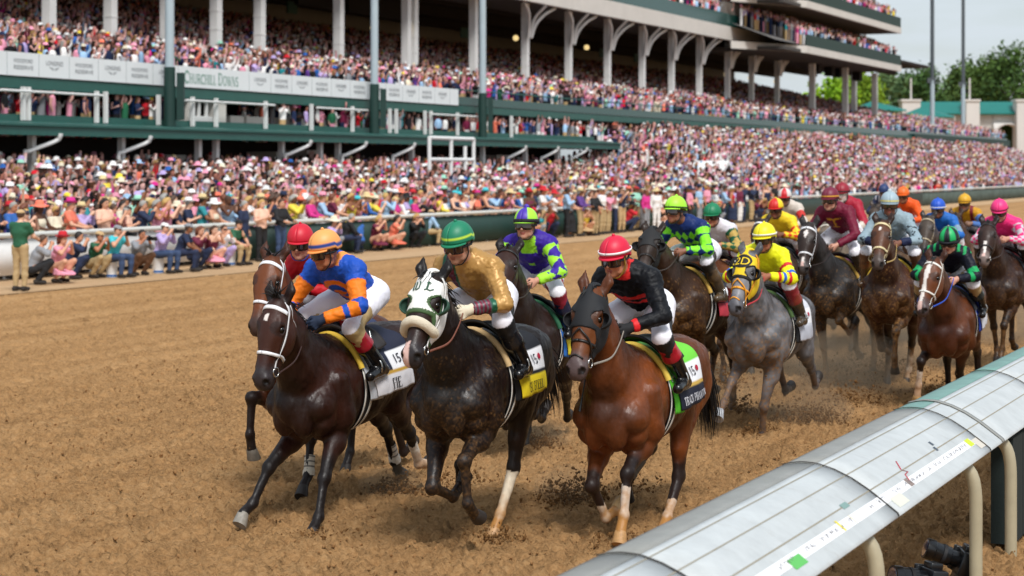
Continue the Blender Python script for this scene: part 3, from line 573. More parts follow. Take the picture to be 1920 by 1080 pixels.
# two cantilevered tiers
sT0, sT1 = s_at(1513, 46), s_at(1690, 46)
for z in (12.8, 16.75):
    part('tier_edge', M_BEAM, (sT0, sT1, 46.0, 46.3, z, z + .62)); part('tier_glass', M_DGREEN, (sT0, sT1, 46.05, 46.12, z + .63, z + 1.65)); part('tier_soffit', M_SOFF, (sT0 - 6, sT1, 46.32, 54, z + .02, z + .3))
    mb = MB(); e = [tw(sT0 - .02, 46.0, z), tw(sT0 - .02, 46.0, z + .62), tw(sT0 - 9, 50.0, z + .62), tw(sT0 - 9, 50.0, z)]; mb.add(e, [[0, 1, 2, 3]]); part('tier_end', M_BEAM, mbx=mb)
    mb = MB(); mb.grid(np.array([[tw(s, p, zz) for p, zz in ((46.4, z + .7), (50.3, z + 2.2))] for s in (sT0 - 8, sT1 - .3)]), flip=True); part('tier_terrace', M_CONC, mbx=mb)
    part('tier_back_wall', M_BROWN, (sT0 - 9, s_at(1642, 50.5), 50.5, 51, z + 1.2, z + 3.94 if z < 14 else z + 9))
    for k in range(5): a = sT0 + 2 + k * 9; part('tier_window', mat('window_grey', '#8f9a9d', .25), (a, a + 6, 50.38, 50.47, z + 2.5, z + 3.6)) if z < 14 else None
part('tier_side_wall', M_BEAM, (sT0 - 16, sT0 - 9.1, 51, 52, 15.2, 26))
for px, p_ in ((1523, 50.2), (1585, 49.2), (1601, 52), (1640, 49.2)): s_ = s_at(px, p_); part('column', M_COL, (s_ - .27, s_ + .27, p_ - .27, p_ + .27, floor3(p_) - .1, 12.78))
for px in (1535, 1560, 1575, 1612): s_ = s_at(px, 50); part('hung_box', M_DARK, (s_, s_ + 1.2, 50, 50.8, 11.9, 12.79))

# ---------------------------------------------------------------- tall light poles
M_PSTEEL = mat('pole_steel', '#a9b8bf', .5, vary=.06, vscale=1); M_PDARK = mat('pole_dark', '#4c5459', .5)
for px, lab in ((318, 'grey lamp mast with green base before the left sponsor banner'), (702, 'grey lamp mast with green base right of the banner middle'), (905, 'grey lamp mast with green base just past the banner end')):
    s_ = s_at(px, 44.6); e = empty('light_mast', tw(s_, 44.6, 4.40), 0, lab, 'light mast', 'tall light masts'); z1 = 2.4
    mb = MB(); mb.tube([(0, 0, z1), (0, 0, 9), (0, 0, 24)], [.19, .18, .15], 14); mb.build('pole', M_PSTEEL, e); mb = MB(); mb.tube([(0, 0, 0), (0, 0, z1 + .02)], [.24, .23], 14); mb.build('base_sleeve', M_DGREEN, e)
    mb = MB(); mb.box((.42, .15, 1.25), (.28, .3, 1.9)); mb.build('loudspeaker', M_DGREEN, e, False)
for px, p_, z_, lab in ((1748, 47.5, 5.8, 'tall thin light mast rising from the right end of the upper terrace'), (1806, 50, 6.6, 'tall thin light mast rising past the tree on the far right')):
    s_ = s_at(px, p_) if px < 1800 else s_at(px, p_); e = empty('light_mast', tw(s_, p_, z_), 0, lab, 'light mast', 'tall light masts')
    mb = MB(); mb.tube([(0, 0, 0), (0, 0, 7)], .27, 10); mb.build('pole', M_PSTEEL, e); mb = MB(); mb.tube([(0, 0, 7), (0, 0, 40)], [.24, .2], 10); mb.build('upper_pole', M_PDARK, e)
    mb = MB(); mb.box((-.1, 0, 7), (.9, .5, .6)); mb.build('junction_box', M_PDARK, e, False)
# white tube frame and little gabled tent standing in the crowd
p_ = 40; s0, s1 = s_at(805, p_), s_at(888, p_); zz0, zz1 = 1.0, 4.15; e = empty('tube_frame', tw((s0 + s1) / 2, p_, zz0), 0, 'tall white open tube frame standing in the crowd', 'frame'); Mi = Matrix.Translation(-e.location)
sm = s0 + (s1 - s0) * .48; sq_ = s0 + (s1 - s0) * .8
for nme, a, b in (('upright', (s0, zz0), (s0, zz1)), ('upright', (s1, zz0), (s1, zz1)), ('upright', (sm, zz0), (sm, zz1)), ('upright', (sq_, zz0), (sq_, zz1 - .35)), ('crossbar', (s0, zz1), (s1, zz1)), ('crossbar', (s0, 3.15), (s1, 3.15))):
    mb = MB(); mb.tube([tw(a[0], p_, a[1]), tw(b[0], p_, b[1])], .09, 8); o = mb.build(nme, M_WHITE, e); o.matrix_local = Mi
p_ = 38; s0 = s_at(1335, p_); e = empty('tent', tw(s0, p_, float(apron_z(s0, p_))), 0, 'small white gabled tent roof poking out of the distant crowd', 'tent'); Mi = Matrix.Translation(-e.location); z0 = 2.76 + 0 / 1
sc = CP * (2600 - 1335) / p_; zt = 2.76 + 10 / sc; mb = MB()
for pp in (p_ - 1, p_ + 1): pass
mb.grid(np.array([[tw(s0 + d * 1.45, pp, zt - abs(d) * .75) for d in (-1, 0, 1)] for pp in (p_ - 1.1, p_ + 1.1)])); o = mb.build('tent_roof', M_WHITE, e, False); o.matrix_local = Mi; solidify(o, .22, 0)
for d in (-1.3, 1.3): mb = MB(); mb.tube([tw(s0 + d, p_, float(apron_z(s0, p_))), tw(s0 + d, p_, zt - .6)], .05, 6); o = mb.build('tent_pole', M_WHITE, e); o.matrix_local = Mi

# ---------------------------------------------------------------- beyond the stand
def at(px, y, Z): return V((px - 960) / F * Z, Z, HC + (HORIZON - y) / F * Z)
def abox(mb, x0, x1, y0, y1, Z, depth): a, b = at(x0, y1, Z), at(x1, y0, Z); return mb.box(((a[0] + b[0]) / 2, Z + depth / 2, (a[2] + b[2]) / 2), (b[0] - a[0], depth, b[2] - a[2]))
M_WALL = mat('white_render', '#cfcbc6', .8, vary=.05, vscale=.3); M_TEAL = mat('teal_roof', '#0f6f66', .5, vary=.08, vscale=1)
bl = empty('gate_building', at(1800, 300, 330), 0, 'low white building with green roofs and an arched gateway on the right', 'building'); Mi = Matrix.Translation(-bl.location)
def bput(o): o.matrix_local = Mi; return o
mb = MB(); abox(mb, 1690, 1862, 213, 300, 330, 6); abox(mb, 1912, 1990, 213, 300, 330, 6); abox(mb, 1861, 1913, 213, 232, 330, 6); bput(mb.build('wall', M_WALL, bl, False))
mb = MB(); Gp = []
for x in np.linspace(0, pi, 13): Gp.append([at(1887 - 24 * cos(x), 262 - 28 * sin(x), 329.9), at(1887 - 26 * cos(x), 231, 329.9)])
mb.grid(np.array(Gp)); o = bput(mb.build('arch', M_WALL, bl)); solidify(o, 2, 0)
mb = MB(); abox(mb, 1862, 1912, 232, 300, 334.5, .3); bput(mb.build('ivy_gate', mat('ivy', '#2f4a22', .9, vary=.4, vscale=1), bl, False))
for a, b in ((1725, 1812), (1837, 1908)):
    mb = MB(); q = [at(a, 214, 328.5), at(b, 214, 328.5), at(b, 192, 333), at(a, 192, 333)]; mb.add(q, [[0, 1, 2, 3]]); o = bput(mb.build('roof', M_TEAL, bl, False)); solidify(o, .25, 0)
for a, b in ((1692, 1726), (1812, 1837), (1907, 1935)): mb = MB(); abox(mb, a, b, 190, 300, 327.5, 3); abox(mb, a - 2, b + 2, 186, 190, 327.3, 3.4); bput(mb.build('pier', M_WALL, bl, False))
for x, lab in ((1708, 'thin white flagpole on the pier left of the masts'), (1818, 'thin white flagpole on the pier right of the masts')): mb = MB(); b = at(x, 186, 328.5); mb.tube([b, b + V(0, 0, 3.6)], .16, 6); mb.build('flagpole', M_WALL, None, label=lab, cat='flagpole', group='flagpoles on the gate building')
for i, (a, b, c, Z, lab) in enumerate(((1600, 1700, 190, 300, 'green market tent left of the white pier'), (1690, 1790, 202, 290, 'lower green tent in front of the gate building'))):
    mb = MB(); pk = at((a + b) / 2 - 15, c, Z + 3); e_ = [at(a, c + 16, Z), at(b, c + 18, Z), at(b, c + 16, Z + 7), at(a, c + 14, Z + 7)]; mb.add(e_ + [pk], None, [[0, 1, 4], [1, 2, 4], [2, 3, 4], [3, 0, 4]]); m2 = MB(); 
    e0 = empty('tent', at((a + b) / 2, 300, Z), 0, lab, 'tent', 'green tents'); o = mb.build('tent_roof', M_TEAL, e0, False); o.matrix_local = Matrix.Translation(-e0.location); solidify(o, .1, 0)
    for q in e_: m2 = MB(); m2.tube([q, V(q[0], q[1], 0)], .08, 6); o = m2.build('tent_pole', M_WALL, e0); o.matrix_local = Matrix.Translation(-e0.location)
M_BARK = mat('bark', '#4a3b2c', .9); M_LEAF = mat('leaf', attr=True, rough=.75, spec=.2)
_b = M_LEAF.node_tree.nodes['Principled BSDF']
def tree(px, top, Z, w, lab, c0, c1, n=5200, seed=0, base=300, leaf=.42):
    r = np.random.default_rng(seed); b = at(px, base, Z); b[2] = 0; h = at(px, top, Z)[2]; e = empty('tree', b, 0, lab, 'tree', 'trees beyond the grandstand')
    mb = MB(); mb.tube([(0, 0, 0), (.1, 0, h * .3), (0, .2, h * .6), (.1, 0, h * .9)], [h * .028, h * .022, h * .014, h * .004], 8); cl = []
    for k in range(26):
        z = h * r.uniform(.28, .95); rr = w * (1 - ((z / h - .55) / .5) ** 2 * .75) * r.uniform(.35, 1); a = r.uniform(0, 2 * pi); c = V(rr * cos(a), rr * sin(a), z); cl.append(c); mb.tube([(0, 0, z * .72), c * V(.5, .5, 1) - V(0, 0, h * .05), c], [h * .008, h * .005, h * .002], 5)
    mb.build('trunk', M_BARK, e); cl = np.array(cl + [V(0, 0, h * .96)])
    k = r.integers(0, len(cl), n); P_ = cl[k] + r.normal(size=(n, 3)) * np.array([w * .20, w * .20, h * .055]); t = r.normal(size=(n, 3)); t /= np.linalg.norm(t, axis=1)[:, None]; u = np.cross(t, r.normal(size=(n, 3))); u /= np.linalg.norm(u, axis=1)[:, None]; L = leaf * r.uniform(.6, 1.4, (n, 1))
    v = np.stack([P_ - t * L, P_ + u * L * .55, P_ + t * L, P_ - u * L * .55], 1).reshape(-1, 3); cc = lin(c0) + (lin(c1) - lin(c0)) * np.clip(r.normal(.5, .25, (n, 1)) + (r.random(len(cl))[k][:, None] - .5) * .5, 0, 1); o = obj('crown', mesh_np('crown', v, np.arange(n * 4).reshape(-1, 4), np.repeat(cc, 4, 0), False), M_LEAF, e)
TG = [(1905, 98, 350, 6.5, 'tall broad dark green tree at the right picture edge', '#2c4420', '#5c7a3a'), (1855, 118, 360, 4.2, 'full green tree just right of the second thin mast', '#33491f', '#66823c'), (1818, 128, 372, 4.0, 'slim ragged tree behind the second thin mast', '#3a5228', '#6e8a48'), (1735, 134, 380, 4.4, 'rounded green tree directly behind the first thin mast', '#2f4a24', '#628244'),
      (1700, 146, 390, 3.4, 'small hazy tree left of the first thin mast', '#3e5a38', '#7a9664'), (1785, 150, 395, 4.5, 'low hazy tree between the two thin masts', '#3e5a38', '#7a9664'), (1660, 138, 400, 3.8, 'hazy tree behind the last stand column', '#45603c', '#7e9a66'), (1620, 150, 330, 3.4, 'yellow green tree between the last stand columns', '#5a7a1e', '#95b23a'), (1560, 158, 300, 3.8, 'bright yellow green bush under the cantilever left', '#5f8a14', '#9ac02e'), (1590, 152, 345, 3, 'pale green tree behind the paired stand columns', '#4f7030', '#86a650')]
for i, a in enumerate(TG): tree(*a, seed=20 + i, n=6500 if i < 4 else 4200, leaf=.40 if i < 4 else .5)
# ---------------------------------------------------------------- race horses
HEADING = atan2(-CP, -SP)                          # they run down the straight towards the camera
LF = (.31, .44, .31, .13, .09); LH = (.43, .48, .38, .13, .09)
def ldir(a, sp, side):
    a = radians(a); return unit(V(sin(a), side * math.tan(radians(sp)), -cos(a)))
def foreleg(side, a):
    pts = [V(.66, side * .165, 1.14)]
    for L, x, sp in zip(LF, (a[0], a[1], a[2], a[3], min(a[3], 45)), (0, a[4], a[4], a[4], a[4])): pts.append(pts[-1] + L * ldir(x, sp, side))
    return pts
def hindleg(side, a):
    pts = [V(-.52, side * .12, 1.36)]
    for i, (L, x) in enumerate(zip(LH, (a[0], a[1], a[2], a[3], min(a[3], 45)))): pts.append(pts[-1] + L * ldir(x, a[4] if i else 7, side))
    return pts
def pdir(p, y): p, y = radians(p), radians(y); return V(cos(p) * cos(y), cos(p) * sin(y), sin(p))

def horse_sdf(P):
    """body of a thoroughbred in its own coordinates: x forward, y to its left, z up"""
    B = Sdf(); Y = V(0, 1, 0)
    # trunk
    st = [(.74, 1.15, .15, .20), (.56, 1.20, .235, .32), (.32, 1.20, .285, .37), (.02, 1.19, .315, .345), (-.24, 1.22, .305, .32), (-.50, 1.27, .28, .29), (-.72, 1.27, .25, .26), (-.88, 1.22, .17, .19)]
    for (x0, z0, w0, h0), (x1, z1, w1, h1) in zip(st, st[1:]):
        B.cone((x0, 0, z0), (x1, 0, z1), h0, h1, 'trunk', .06, Y, (w0 + w1) / (h0 + h1))
    B.cone((.48, 0, 1.50), (.12, 0, 1.43), .085, .09, 'trunk', .10)                      # withers
    B.cone((-.30, 0, 1.46), (-.70, 0, 1.45), .09, .08, 'trunk', .1)                      # croup
    for s in (1, -1):
        B.cone((.40, s * .14, 1.46), (.72, s * .175, 1.13), .085, .11, 'trunk', .04)    # shoulder blade
        B.cone((.52, s * .215, 1.30), (.46, s * .21, 1.02), .10, .12, 'trunk', .035)    # triceps
        B.ell((.79, s * .085, 1.05), (.095, .088, .15), 'trunk', .03)                   # breast
        B.cone((.74, s * .10, 1.22), (.84, s * .06, 1.02), .05, .045, 'trunk', .03)
        B.cone((.66, s * .18, 1.00), (.58, s * .10, .90), .09, .07, 'trunk', .02)
        B.ell((-.50, s * .18, 1.38), (.26, .13, .17), 'trunk', .06)                      # hip
        B.ell((-.74, s * .13, 1.20), (.17, .125, .25), 'trunk', .05)                     # buttock
    # neck
    npi, nya = P['neck'], P.get('nyaw', 0)
    base = V(.62, 0, 1.40); nd = pdir(npi, nya); poll = base + .80 * nd
    nl = unit(np.cross(V(0, 0, 1), nd)); nu = np.cross(nd, nl)
    B.cone((.46, 0, 1.32), base + .14 * nd - nu * .04, .33, .245, 'neck', .07, Y, .66)
    B.cone(base + .10 * nd - nu * .03, base + .42 * nd - nu * .01, .235, .165, 'neck', .06, nl, .60)
    B.cone(base + .42 * nd - nu * .01, poll - .04 * nd - nu * .045, .165, .115, 'neck', .05, nl, .66)
    B.cone(base + .0 * nd + nu * .16, poll - nd * .05 + nu * .05, .055, .035, 'neck', .07, nl, .8)   # crest
    for s in (1, -1): B.cone(base + .05 * nd - nu * .15 + nl * s * .07, base + .6 * nd - nu * .10 + nl * s * .045, .06, .035, 'neck', .04)  # jugular muscles
    # head frame
    a = pdir(P['hp'], P.get('hyaw', 0)) ; l = unit(np.cross(V(0, 0, 1), V(a[0], a[1], 0))); f = np.cross(a, l)
    H = lambda x, b, c: poll + a * x * (1 if x < .2 else 1) + f * b + l * c
    ax = np.array([a, f, l]); h0 = len(B.p)
    B.ell(H(.07, .0, 0), (.14, .10, .088), 'head', .04, ax)
    B.ell(H(.17, .035, 0), (.16, .075, .098), 'head', .04, ax)
    B.cone(H(.16, .025, 0), H(.49, .03, 0), .078, .05, 'head', .04, l, .98)
    B.cone(H(.20, -.03, 0), H(.48, -.02, 0), .075, .05, 'head', .04, l, .8)
    B.ell(H(.515, .0, 0), (.085, .068, .062), 'muzzle', .03, ax)
    for s in (1, -1):
        B.ell(H(.215, -.075, s * .05), (.135, .10, .042), 'head', .03, ax)               # jowl
        B.cone(H(.19, .03, s * .088), H(.36, .0, s * .062), .024, .012, 'head', .03)     # facial crest
        B.ell(H(.155, .062, s * .080), (.055, .028, .026), 'head', .02, ax)              # brow
        B.ell(H(.535, .028, s * .043), (.04, .036, .026), 'muzzle', .02, ax)             # nostril rim
        B.ell(H(.565, -.012, s * .022), (.035, .03, .03), 'muzzle', .02, ax)             # upper lip
    B.cone(H(.26, -.12, 0), H(.50, -.062, 0), .05, .034, 'head', .04)
    B.ell(H(.545, -.058, 0), (.042, .032, .038), 'muzzle', .02, ax)
    n_skin = len(B.p)
    for s in (1, -1):
        B.ell(H(.555, .042, s * .052), (.020, .024, .014), 'nostril', .012, ax, sub=True)
        B.ell(H(.19, .045, s * .103), (.026, .020, .016), 'socket', .012, ax, sub=True)
        er = P.get('ear', (0, 0))
    for s, e in ((1, er[0]), (-1, er[1])):
        r0 = H(-.015, .015, s * .058); tip = H(-.165, .045 - e * .07, s * (.085 + e * .02)); mid = (r0 + tip) / 2 + l * s * .018
        B.cone(r0, mid, .034, .036, 'ear', .02, f, .7); B.cone(mid, tip, .036, .006, 'ear', .015, f, .7)
        B.cone(r0 * .6 + mid * .4 + f * .034, tip * .75 + mid * .25 + f * .024, .018, .007, 'earin', .01, sub=True)
    Hd = Sdf(); Hd.p = B.p[h0:n_skin]
    HS = 1.09                                                    # heads a little large for the neck, as in the photo
    for p in B.p[h0:]:
        if p['t'] == 'c': p['a'] = poll + (p['a'] - poll) * HS; p['b'] = poll + (p['b'] - poll) * HS; p['ra'] *= HS; p['rb'] *= HS
        else: p['c'] = poll + (p['c'] - poll) * HS; p['r'] = p['r'] * HS
    H = lambda x, b, c: poll + (a * x + f * b + l * c) * HS
    J = dict(poll=poll, H=H, a=a, f=f, l=l, nd=nd, nu=nu, nl=nl, base=base, head=Hd, ax=ax)
    # legs
    for k, s in (('FL', 1), ('FR', -1)):
        q = foreleg(s, P[k]); J[k] = q; sh, el, kn, fe, co, to = q; bk = lambda i: unit(np.cross(unit(q[i + 1] - q[i]), Y)) * -1   # towards the front
        B.cone(sh, el, .115, .10, k + 'arm', .05)
        B.cone(el, kn, .098, .046, k + 'fore', .04, Y, .86)
        B.ell(el * .72 + kn * .28 + bk(1) * .025 + V(0, s * .015, 0), .075, k + 'fore', .05)
        B.ell(kn + bk(1) * .006, (.052, .05, .062), k + 'knee', .03, np.array([bk(1), Y, unit(kn - el)]))
        B.cone(kn, fe, .036, .030, k + 'can', .03)
        B.cone(kn - bk(2) * .022, fe - bk(2) * .024, .018, .016, k + 'can', .015)
        B.ell(fe - bk(2) * .006, (.044, .038, .044), k + 'fet', .02)
        B.cone(fe, co, .035, .040, k + 'pas', .02)
    for k, s in (('HL', 1), ('HR', -1)):
        q = hindleg(s, P[k]); J[k] = q; hi, sf, ho, fe, co, to = q; bk = lambda i: unit(np.cross(unit(q[i + 1] - q[i]), Y)) * -1
        B.cone(hi, sf, .19, .125, k + 'thigh', .07, Y, .72)
        B.cone(V(-.80, s * .14, 1.18), sf * .45 + ho * .55 - bk(1) * .02, .13, .06, k + 'thigh', .06, Y, .8)
        B.cone(sf, ho, .115, .05, k + 'gas', .05, Y, .8)
        B.ell(ho, (.066, .044, .06), k + 'hock', .03, np.array([bk(1), Y, unit(ho - sf)]))
        B.cone(ho * .8 + sf * .2 - bk(1) * .055, ho - bk(1) * .045, .012, .026, k + 'hock', .03)
        B.cone(ho, fe, .042, .034, k + 'can', .03)
        B.cone(ho - bk(2) * .025, fe - bk(2) * .022, .020, .016, k + 'can', .015)
        B.ell(fe - bk(2) * .006, (.046, .039, .046), k + 'fet', .02)
        B.cone(fe, co, .036, .041, k + 'pas', .02)
    return B, J

def mixc(c, d, w): w = np.clip(w, 0, 1)[:, None]; return c * (1 - w) + d * w
def coat(v, tg, tt, J, C):
    """coat colours at the surface points (markings, points, dirt that lies on the coat)"""
    n1 = vnoise(v, 3, 1); n2 = vnoise(v, 14, 2); n3 = vnoise(v, 45, 3)
    c = np.broadcast_to(lin(C['base']), v.shape).copy()
    c = mixc(c, lin(C.get('shade', C['base'])), .5 + .6 * n1)
    if 'dapple' in C: c = mixc(c, lin(C['dapple']), np.clip(.35 + .9 * n2, 0, 1) * .6)
    c *= (1 + .10 * n3)[:, None]
    rel = (v - J['poll']) / 1.09; ha, hb, hc = rel @ J['a'], rel @ J['f'], rel @ J['l']
    ishead = np.isin(tg, ('head', 'muzzle'))
    if 'face' in C: c = mixc(c, lin(C['face']), np.where(ishead, np.clip((ha + .05) / .1, 0, 1), 0) * .85)
    mz = lin(C.get('muzzle', '#2c2624'))
    c = mixc(c, mz, np.where(ishead, np.clip((ha - .40 - .03 * n2) / .09, 0, 1), 0) * .92)
    c = mixc(c, lin('#120c0b'), np.where(ishead & (np.hypot(ha - .19, (np.abs(hc) - .1) * .8) < .05) & (hb > .0), .55, 0))
    c = mixc(c, lin('#0c0908'), np.where(ishead & (np.hypot((ha - .557) * .85, hb - .042) < .024) & (np.abs(hc) > .03), .9, 0))
    c = mixc(c, lin('#1b0f0a'), np.where(ishead & (np.abs(hb + .035 - (ha - .53) * .2) < .006) & (ha > .46), .8, 0))
    bl = C.get('blaze')
    if bl == 'star': w = (np.hypot((ha - .125) / .030, (hc + .004) / .018) < 1 + .3 * n2)
    elif bl == 'bigstar': w = (np.hypot((ha - .13) / .06, hc / (.034 * (1 - np.clip(ha - .08, 0, .09) * 7))) < 1 + .25 * n2) | ((np.abs(hc) < .016) & (ha > .42) & (ha < .53))
    elif bl == 'blaze': w = (np.abs(hc + .004 * n1) < .020 + .012 * np.clip(1 - np.abs(ha - .14) / .1, 0, 1) + .004 * n2) & (ha > .06) & (ha < .56)
    elif bl == 'snip': w = (np.abs(hc + .025) < .022 + .006 * n2) & (ha > .47)
    elif bl == 'stripe': w = (np.abs(hc) < .018 + .004 * n2) & (ha > .30) & (ha < .52)
    else: w = np.zeros(len(v), bool)
    wc = np.where((ha > .47)[:, None], lin('#d9b5ab'), lin('#e6ddd6'))
    c = np.where((w & ishead & (hb > -.01))[:, None], wc, c)
    dk = lin(C.get('points', '#15100f'))
    for k in ('FL', 'FR', 'HL', 'HR'):
        wt = np.zeros(len(v))
        fo = k[0] == 'F'
        wt = np.where(tg == k + ('fore' if fo else 'gas'), np.clip((tt - .45 + .12 * n1) / .3, 0, 1), wt)
        wt = np.where(np.isin(tg, [k + x for x in ('knee', 'hock', 'can', 'fet', 'pas')]), 1, wt)
        c = mixc(c, dk, wt * C.get('pdark', .93))
        sk = C.get('sock', {}).get(k)
        if sk:
            h, cc = sk; q = J[k]; i = 2
            ax_ = unit(q[3] - q[2]); along = (v - q[2]) @ ax_ / np.linalg.norm(q[3] - q[2])
            on = (np.isin(tg, [k + x for x in ('can', 'fet', 'pas')])) & ((along > 1 - h + .07 * n2) | (tg == k + 'pas') | (tg == k + 'fet'))
            c = np.where(on[:, None], lin(cc) * (1 + .1 * n3)[:, None], c)
            c = mixc(c, lin('#a9773f'), np.where(on, np.clip(along - .35 + .3 * n2, 0, .75), 0) * C.get('sockdirt', 1))
        dd = C.get('legdirt', 0)
        if dd: c = mixc(c, lin('#8a6238'), np.where(np.isin(tg, [k + x for x in ('can', 'fet', 'pas')]), dd * np.clip(.5 + .5 * n2 + .3 * n3, 0, 1), 0))
    d = C.get('dirt', 0); n4 = vnoise(v, 75, 6)
    if d:                                                        # kicked-up soil caught on the breast, belly and upper legs
        w = np.clip((1.28 - v[:, 2]) / .3, 0, 1) * np.clip((v[:, 0] - .15) / .4, 0, 1) * np.clip(.30 + .9 * n4 + .25 * n1, 0, 1)
        w = np.where(np.isin(tg, ('head', 'muzzle', 'ear')), 0, w); c = mixc(c, lin('#79552f'), w * d)
        w2 = np.clip(n4 + .3 * n2 - .6, 0, 1) * 1.5 * (v[:, 0] > .1) * (v[:, 2] < 1.5); c = mixc(c, lin('#98703f'), np.where(ishead, 0, w2 * d * .9))
    c = np.where((tg == 'ear')[:, None], c * .75, c)
    return np.clip(c, 0.002, 1)

M_HORSE = mat('horse_coat', attr=True, rough=.37, spec=.33, bump=.22, bscale=38)
def coat_gloss():
    n = M_HORSE.node_tree; b = n.nodes['Principled BSDF']; t = n.nodes.new('ShaderNodeTexCoord'); z = n.nodes.new('ShaderNodeTexNoise'); z.inputs['Scale'].default_value = 9; z.inputs['Detail'].default_value = 9; z.inputs['Roughness'].default_value = .7
    mr = n.nodes.new('ShaderNodeMapRange'); mr.inputs[1].default_value = .32; mr.inputs[2].default_value = .68; mr.inputs[3].default_value = .30; mr.inputs[4].default_value = .62; n.links.new(t.outputs['Object'], z.inputs['Vector']); n.links.new(z.outputs[0], mr.inputs[0]); n.links.new(mr.outputs[0], b.inputs['Roughness'])
    mp = n.nodes.new('ShaderNodeMapping'); mp.inputs['Scale'].default_value = (60, 260, 60); z2 = n.nodes.new('ShaderNodeTexNoise'); z2.inputs['Scale'].default_value = 1; z2.inputs['Detail'].default_value = 3; n.links.new(t.outputs['Object'], mp.inputs[0]); n.links.new(mp.outputs[0], z2.inputs['Vector'])
    bp = n.nodes.new('ShaderNodeBump'); bp.inputs['Strength'].default_value = .25; bp.inputs['Distance'].default_value = .004; n.links.new(z2.outputs[0], bp.inputs['Height']); old = b.inputs['Normal'].links[0].from_socket; n.links.new(old, bp.inputs['Normal']); n.links.new(bp.outputs[0], b.inputs['Normal'])
coat_gloss()
M_HAIR = mat('horse_hair', attr=True, rough=.5)
M_HOOF = mat('hoof_horn', objcol=True, rough=.55, vary=.25, vscale=30)
M_EYE = mat('eye_dark', '#0b0705', rough=.06)
M_LEATHER = mat('leather_strap', objcol=True, rough=.45, vary=.12, vscale=40)
M_CLOTH = mat('cloth', objcol=True, rough=.8, bump=.1, bscale=120)
M_CLOTHA = mat('cloth_printed', attr=True, rough=.75, bump=.08, bscale=150)
M_FLEECE = mat('fleece', objcol=True, rough=.95, bump=.9, bscale=160)
M_STEEL = mat('bright_steel', '#c9c9c6', rough=.25, metal=1)
def ocol(o, c): c = lin(c) if isinstance(c, str) else c; o.color = (*c, 1); return o

def strands(mb, roots, dirs, L, w, rng, col, grav=.35, n=5, curl=.25, spread=.22):
    for r, d in zip(roots, dirs):
        l_ = L * rng.uniform(.6, 1.2); p = [r]; dd = unit(d + rng.normal(size=3) * spread)
        for i in range(n):
            dd = unit(dd + V(0, 0, -grav * .35) + rng.normal(size=3) * curl * .35); p.append(p[-1] + dd * l_ / n)
        rad = np.linspace(1, .08, n + 1) * w * rng.uniform(.6, 1.3)
        mb.tube(smoothpath(p, l_ / n / 2), np.interp(np.linspace(0, 1, len(smoothpath(p, l_ / n / 2))), np.linspace(0, 1, n + 1), rad), 4, np.array(col) * rng.uniform(.6, 1.5), cap=False)

def hoof(J, k, colr, M, root):
    q = J[k]; ax = unit(q[5] - q[4]); fr = unit(np.cross(ax, V(0, 1, 0))) * -1; sd = np.cross(fr, ax)
    fr0 = fr if fr[0] > 0 or abs(ax[2]) < .5 else fr
    mb = MB(); th = np.arange(16) * 2 * pi / 16; G = []
    for t, r, o in ((-.01, .041, 0), (.0, .047, 0), (.035, .053, .008), (.085, .062, .02), (.092, .060, .02)):
        c = q[4] + ax * t + fr0 * o
        G.append([c + fr0 * (r * cos(x) * (1.1 if cos(x) > 0 else .85)) + sd * (r * .94 * sin(x)) for x in th])
    G = np.array(G); G2 = np.concatenate([G, G[:, :1]], 1); mb.grid(G2)
    c = q[4] + ax * .078 + fr0 * .015
    for i in range(16): mb.add([G[-1, i], G[-1, (i + 1) % 16], c], None, [[0, 1, 2]])
    o = mb.build('hoof', M_HOOF, root); ocol(o, colr); o.matrix_local = M; return o

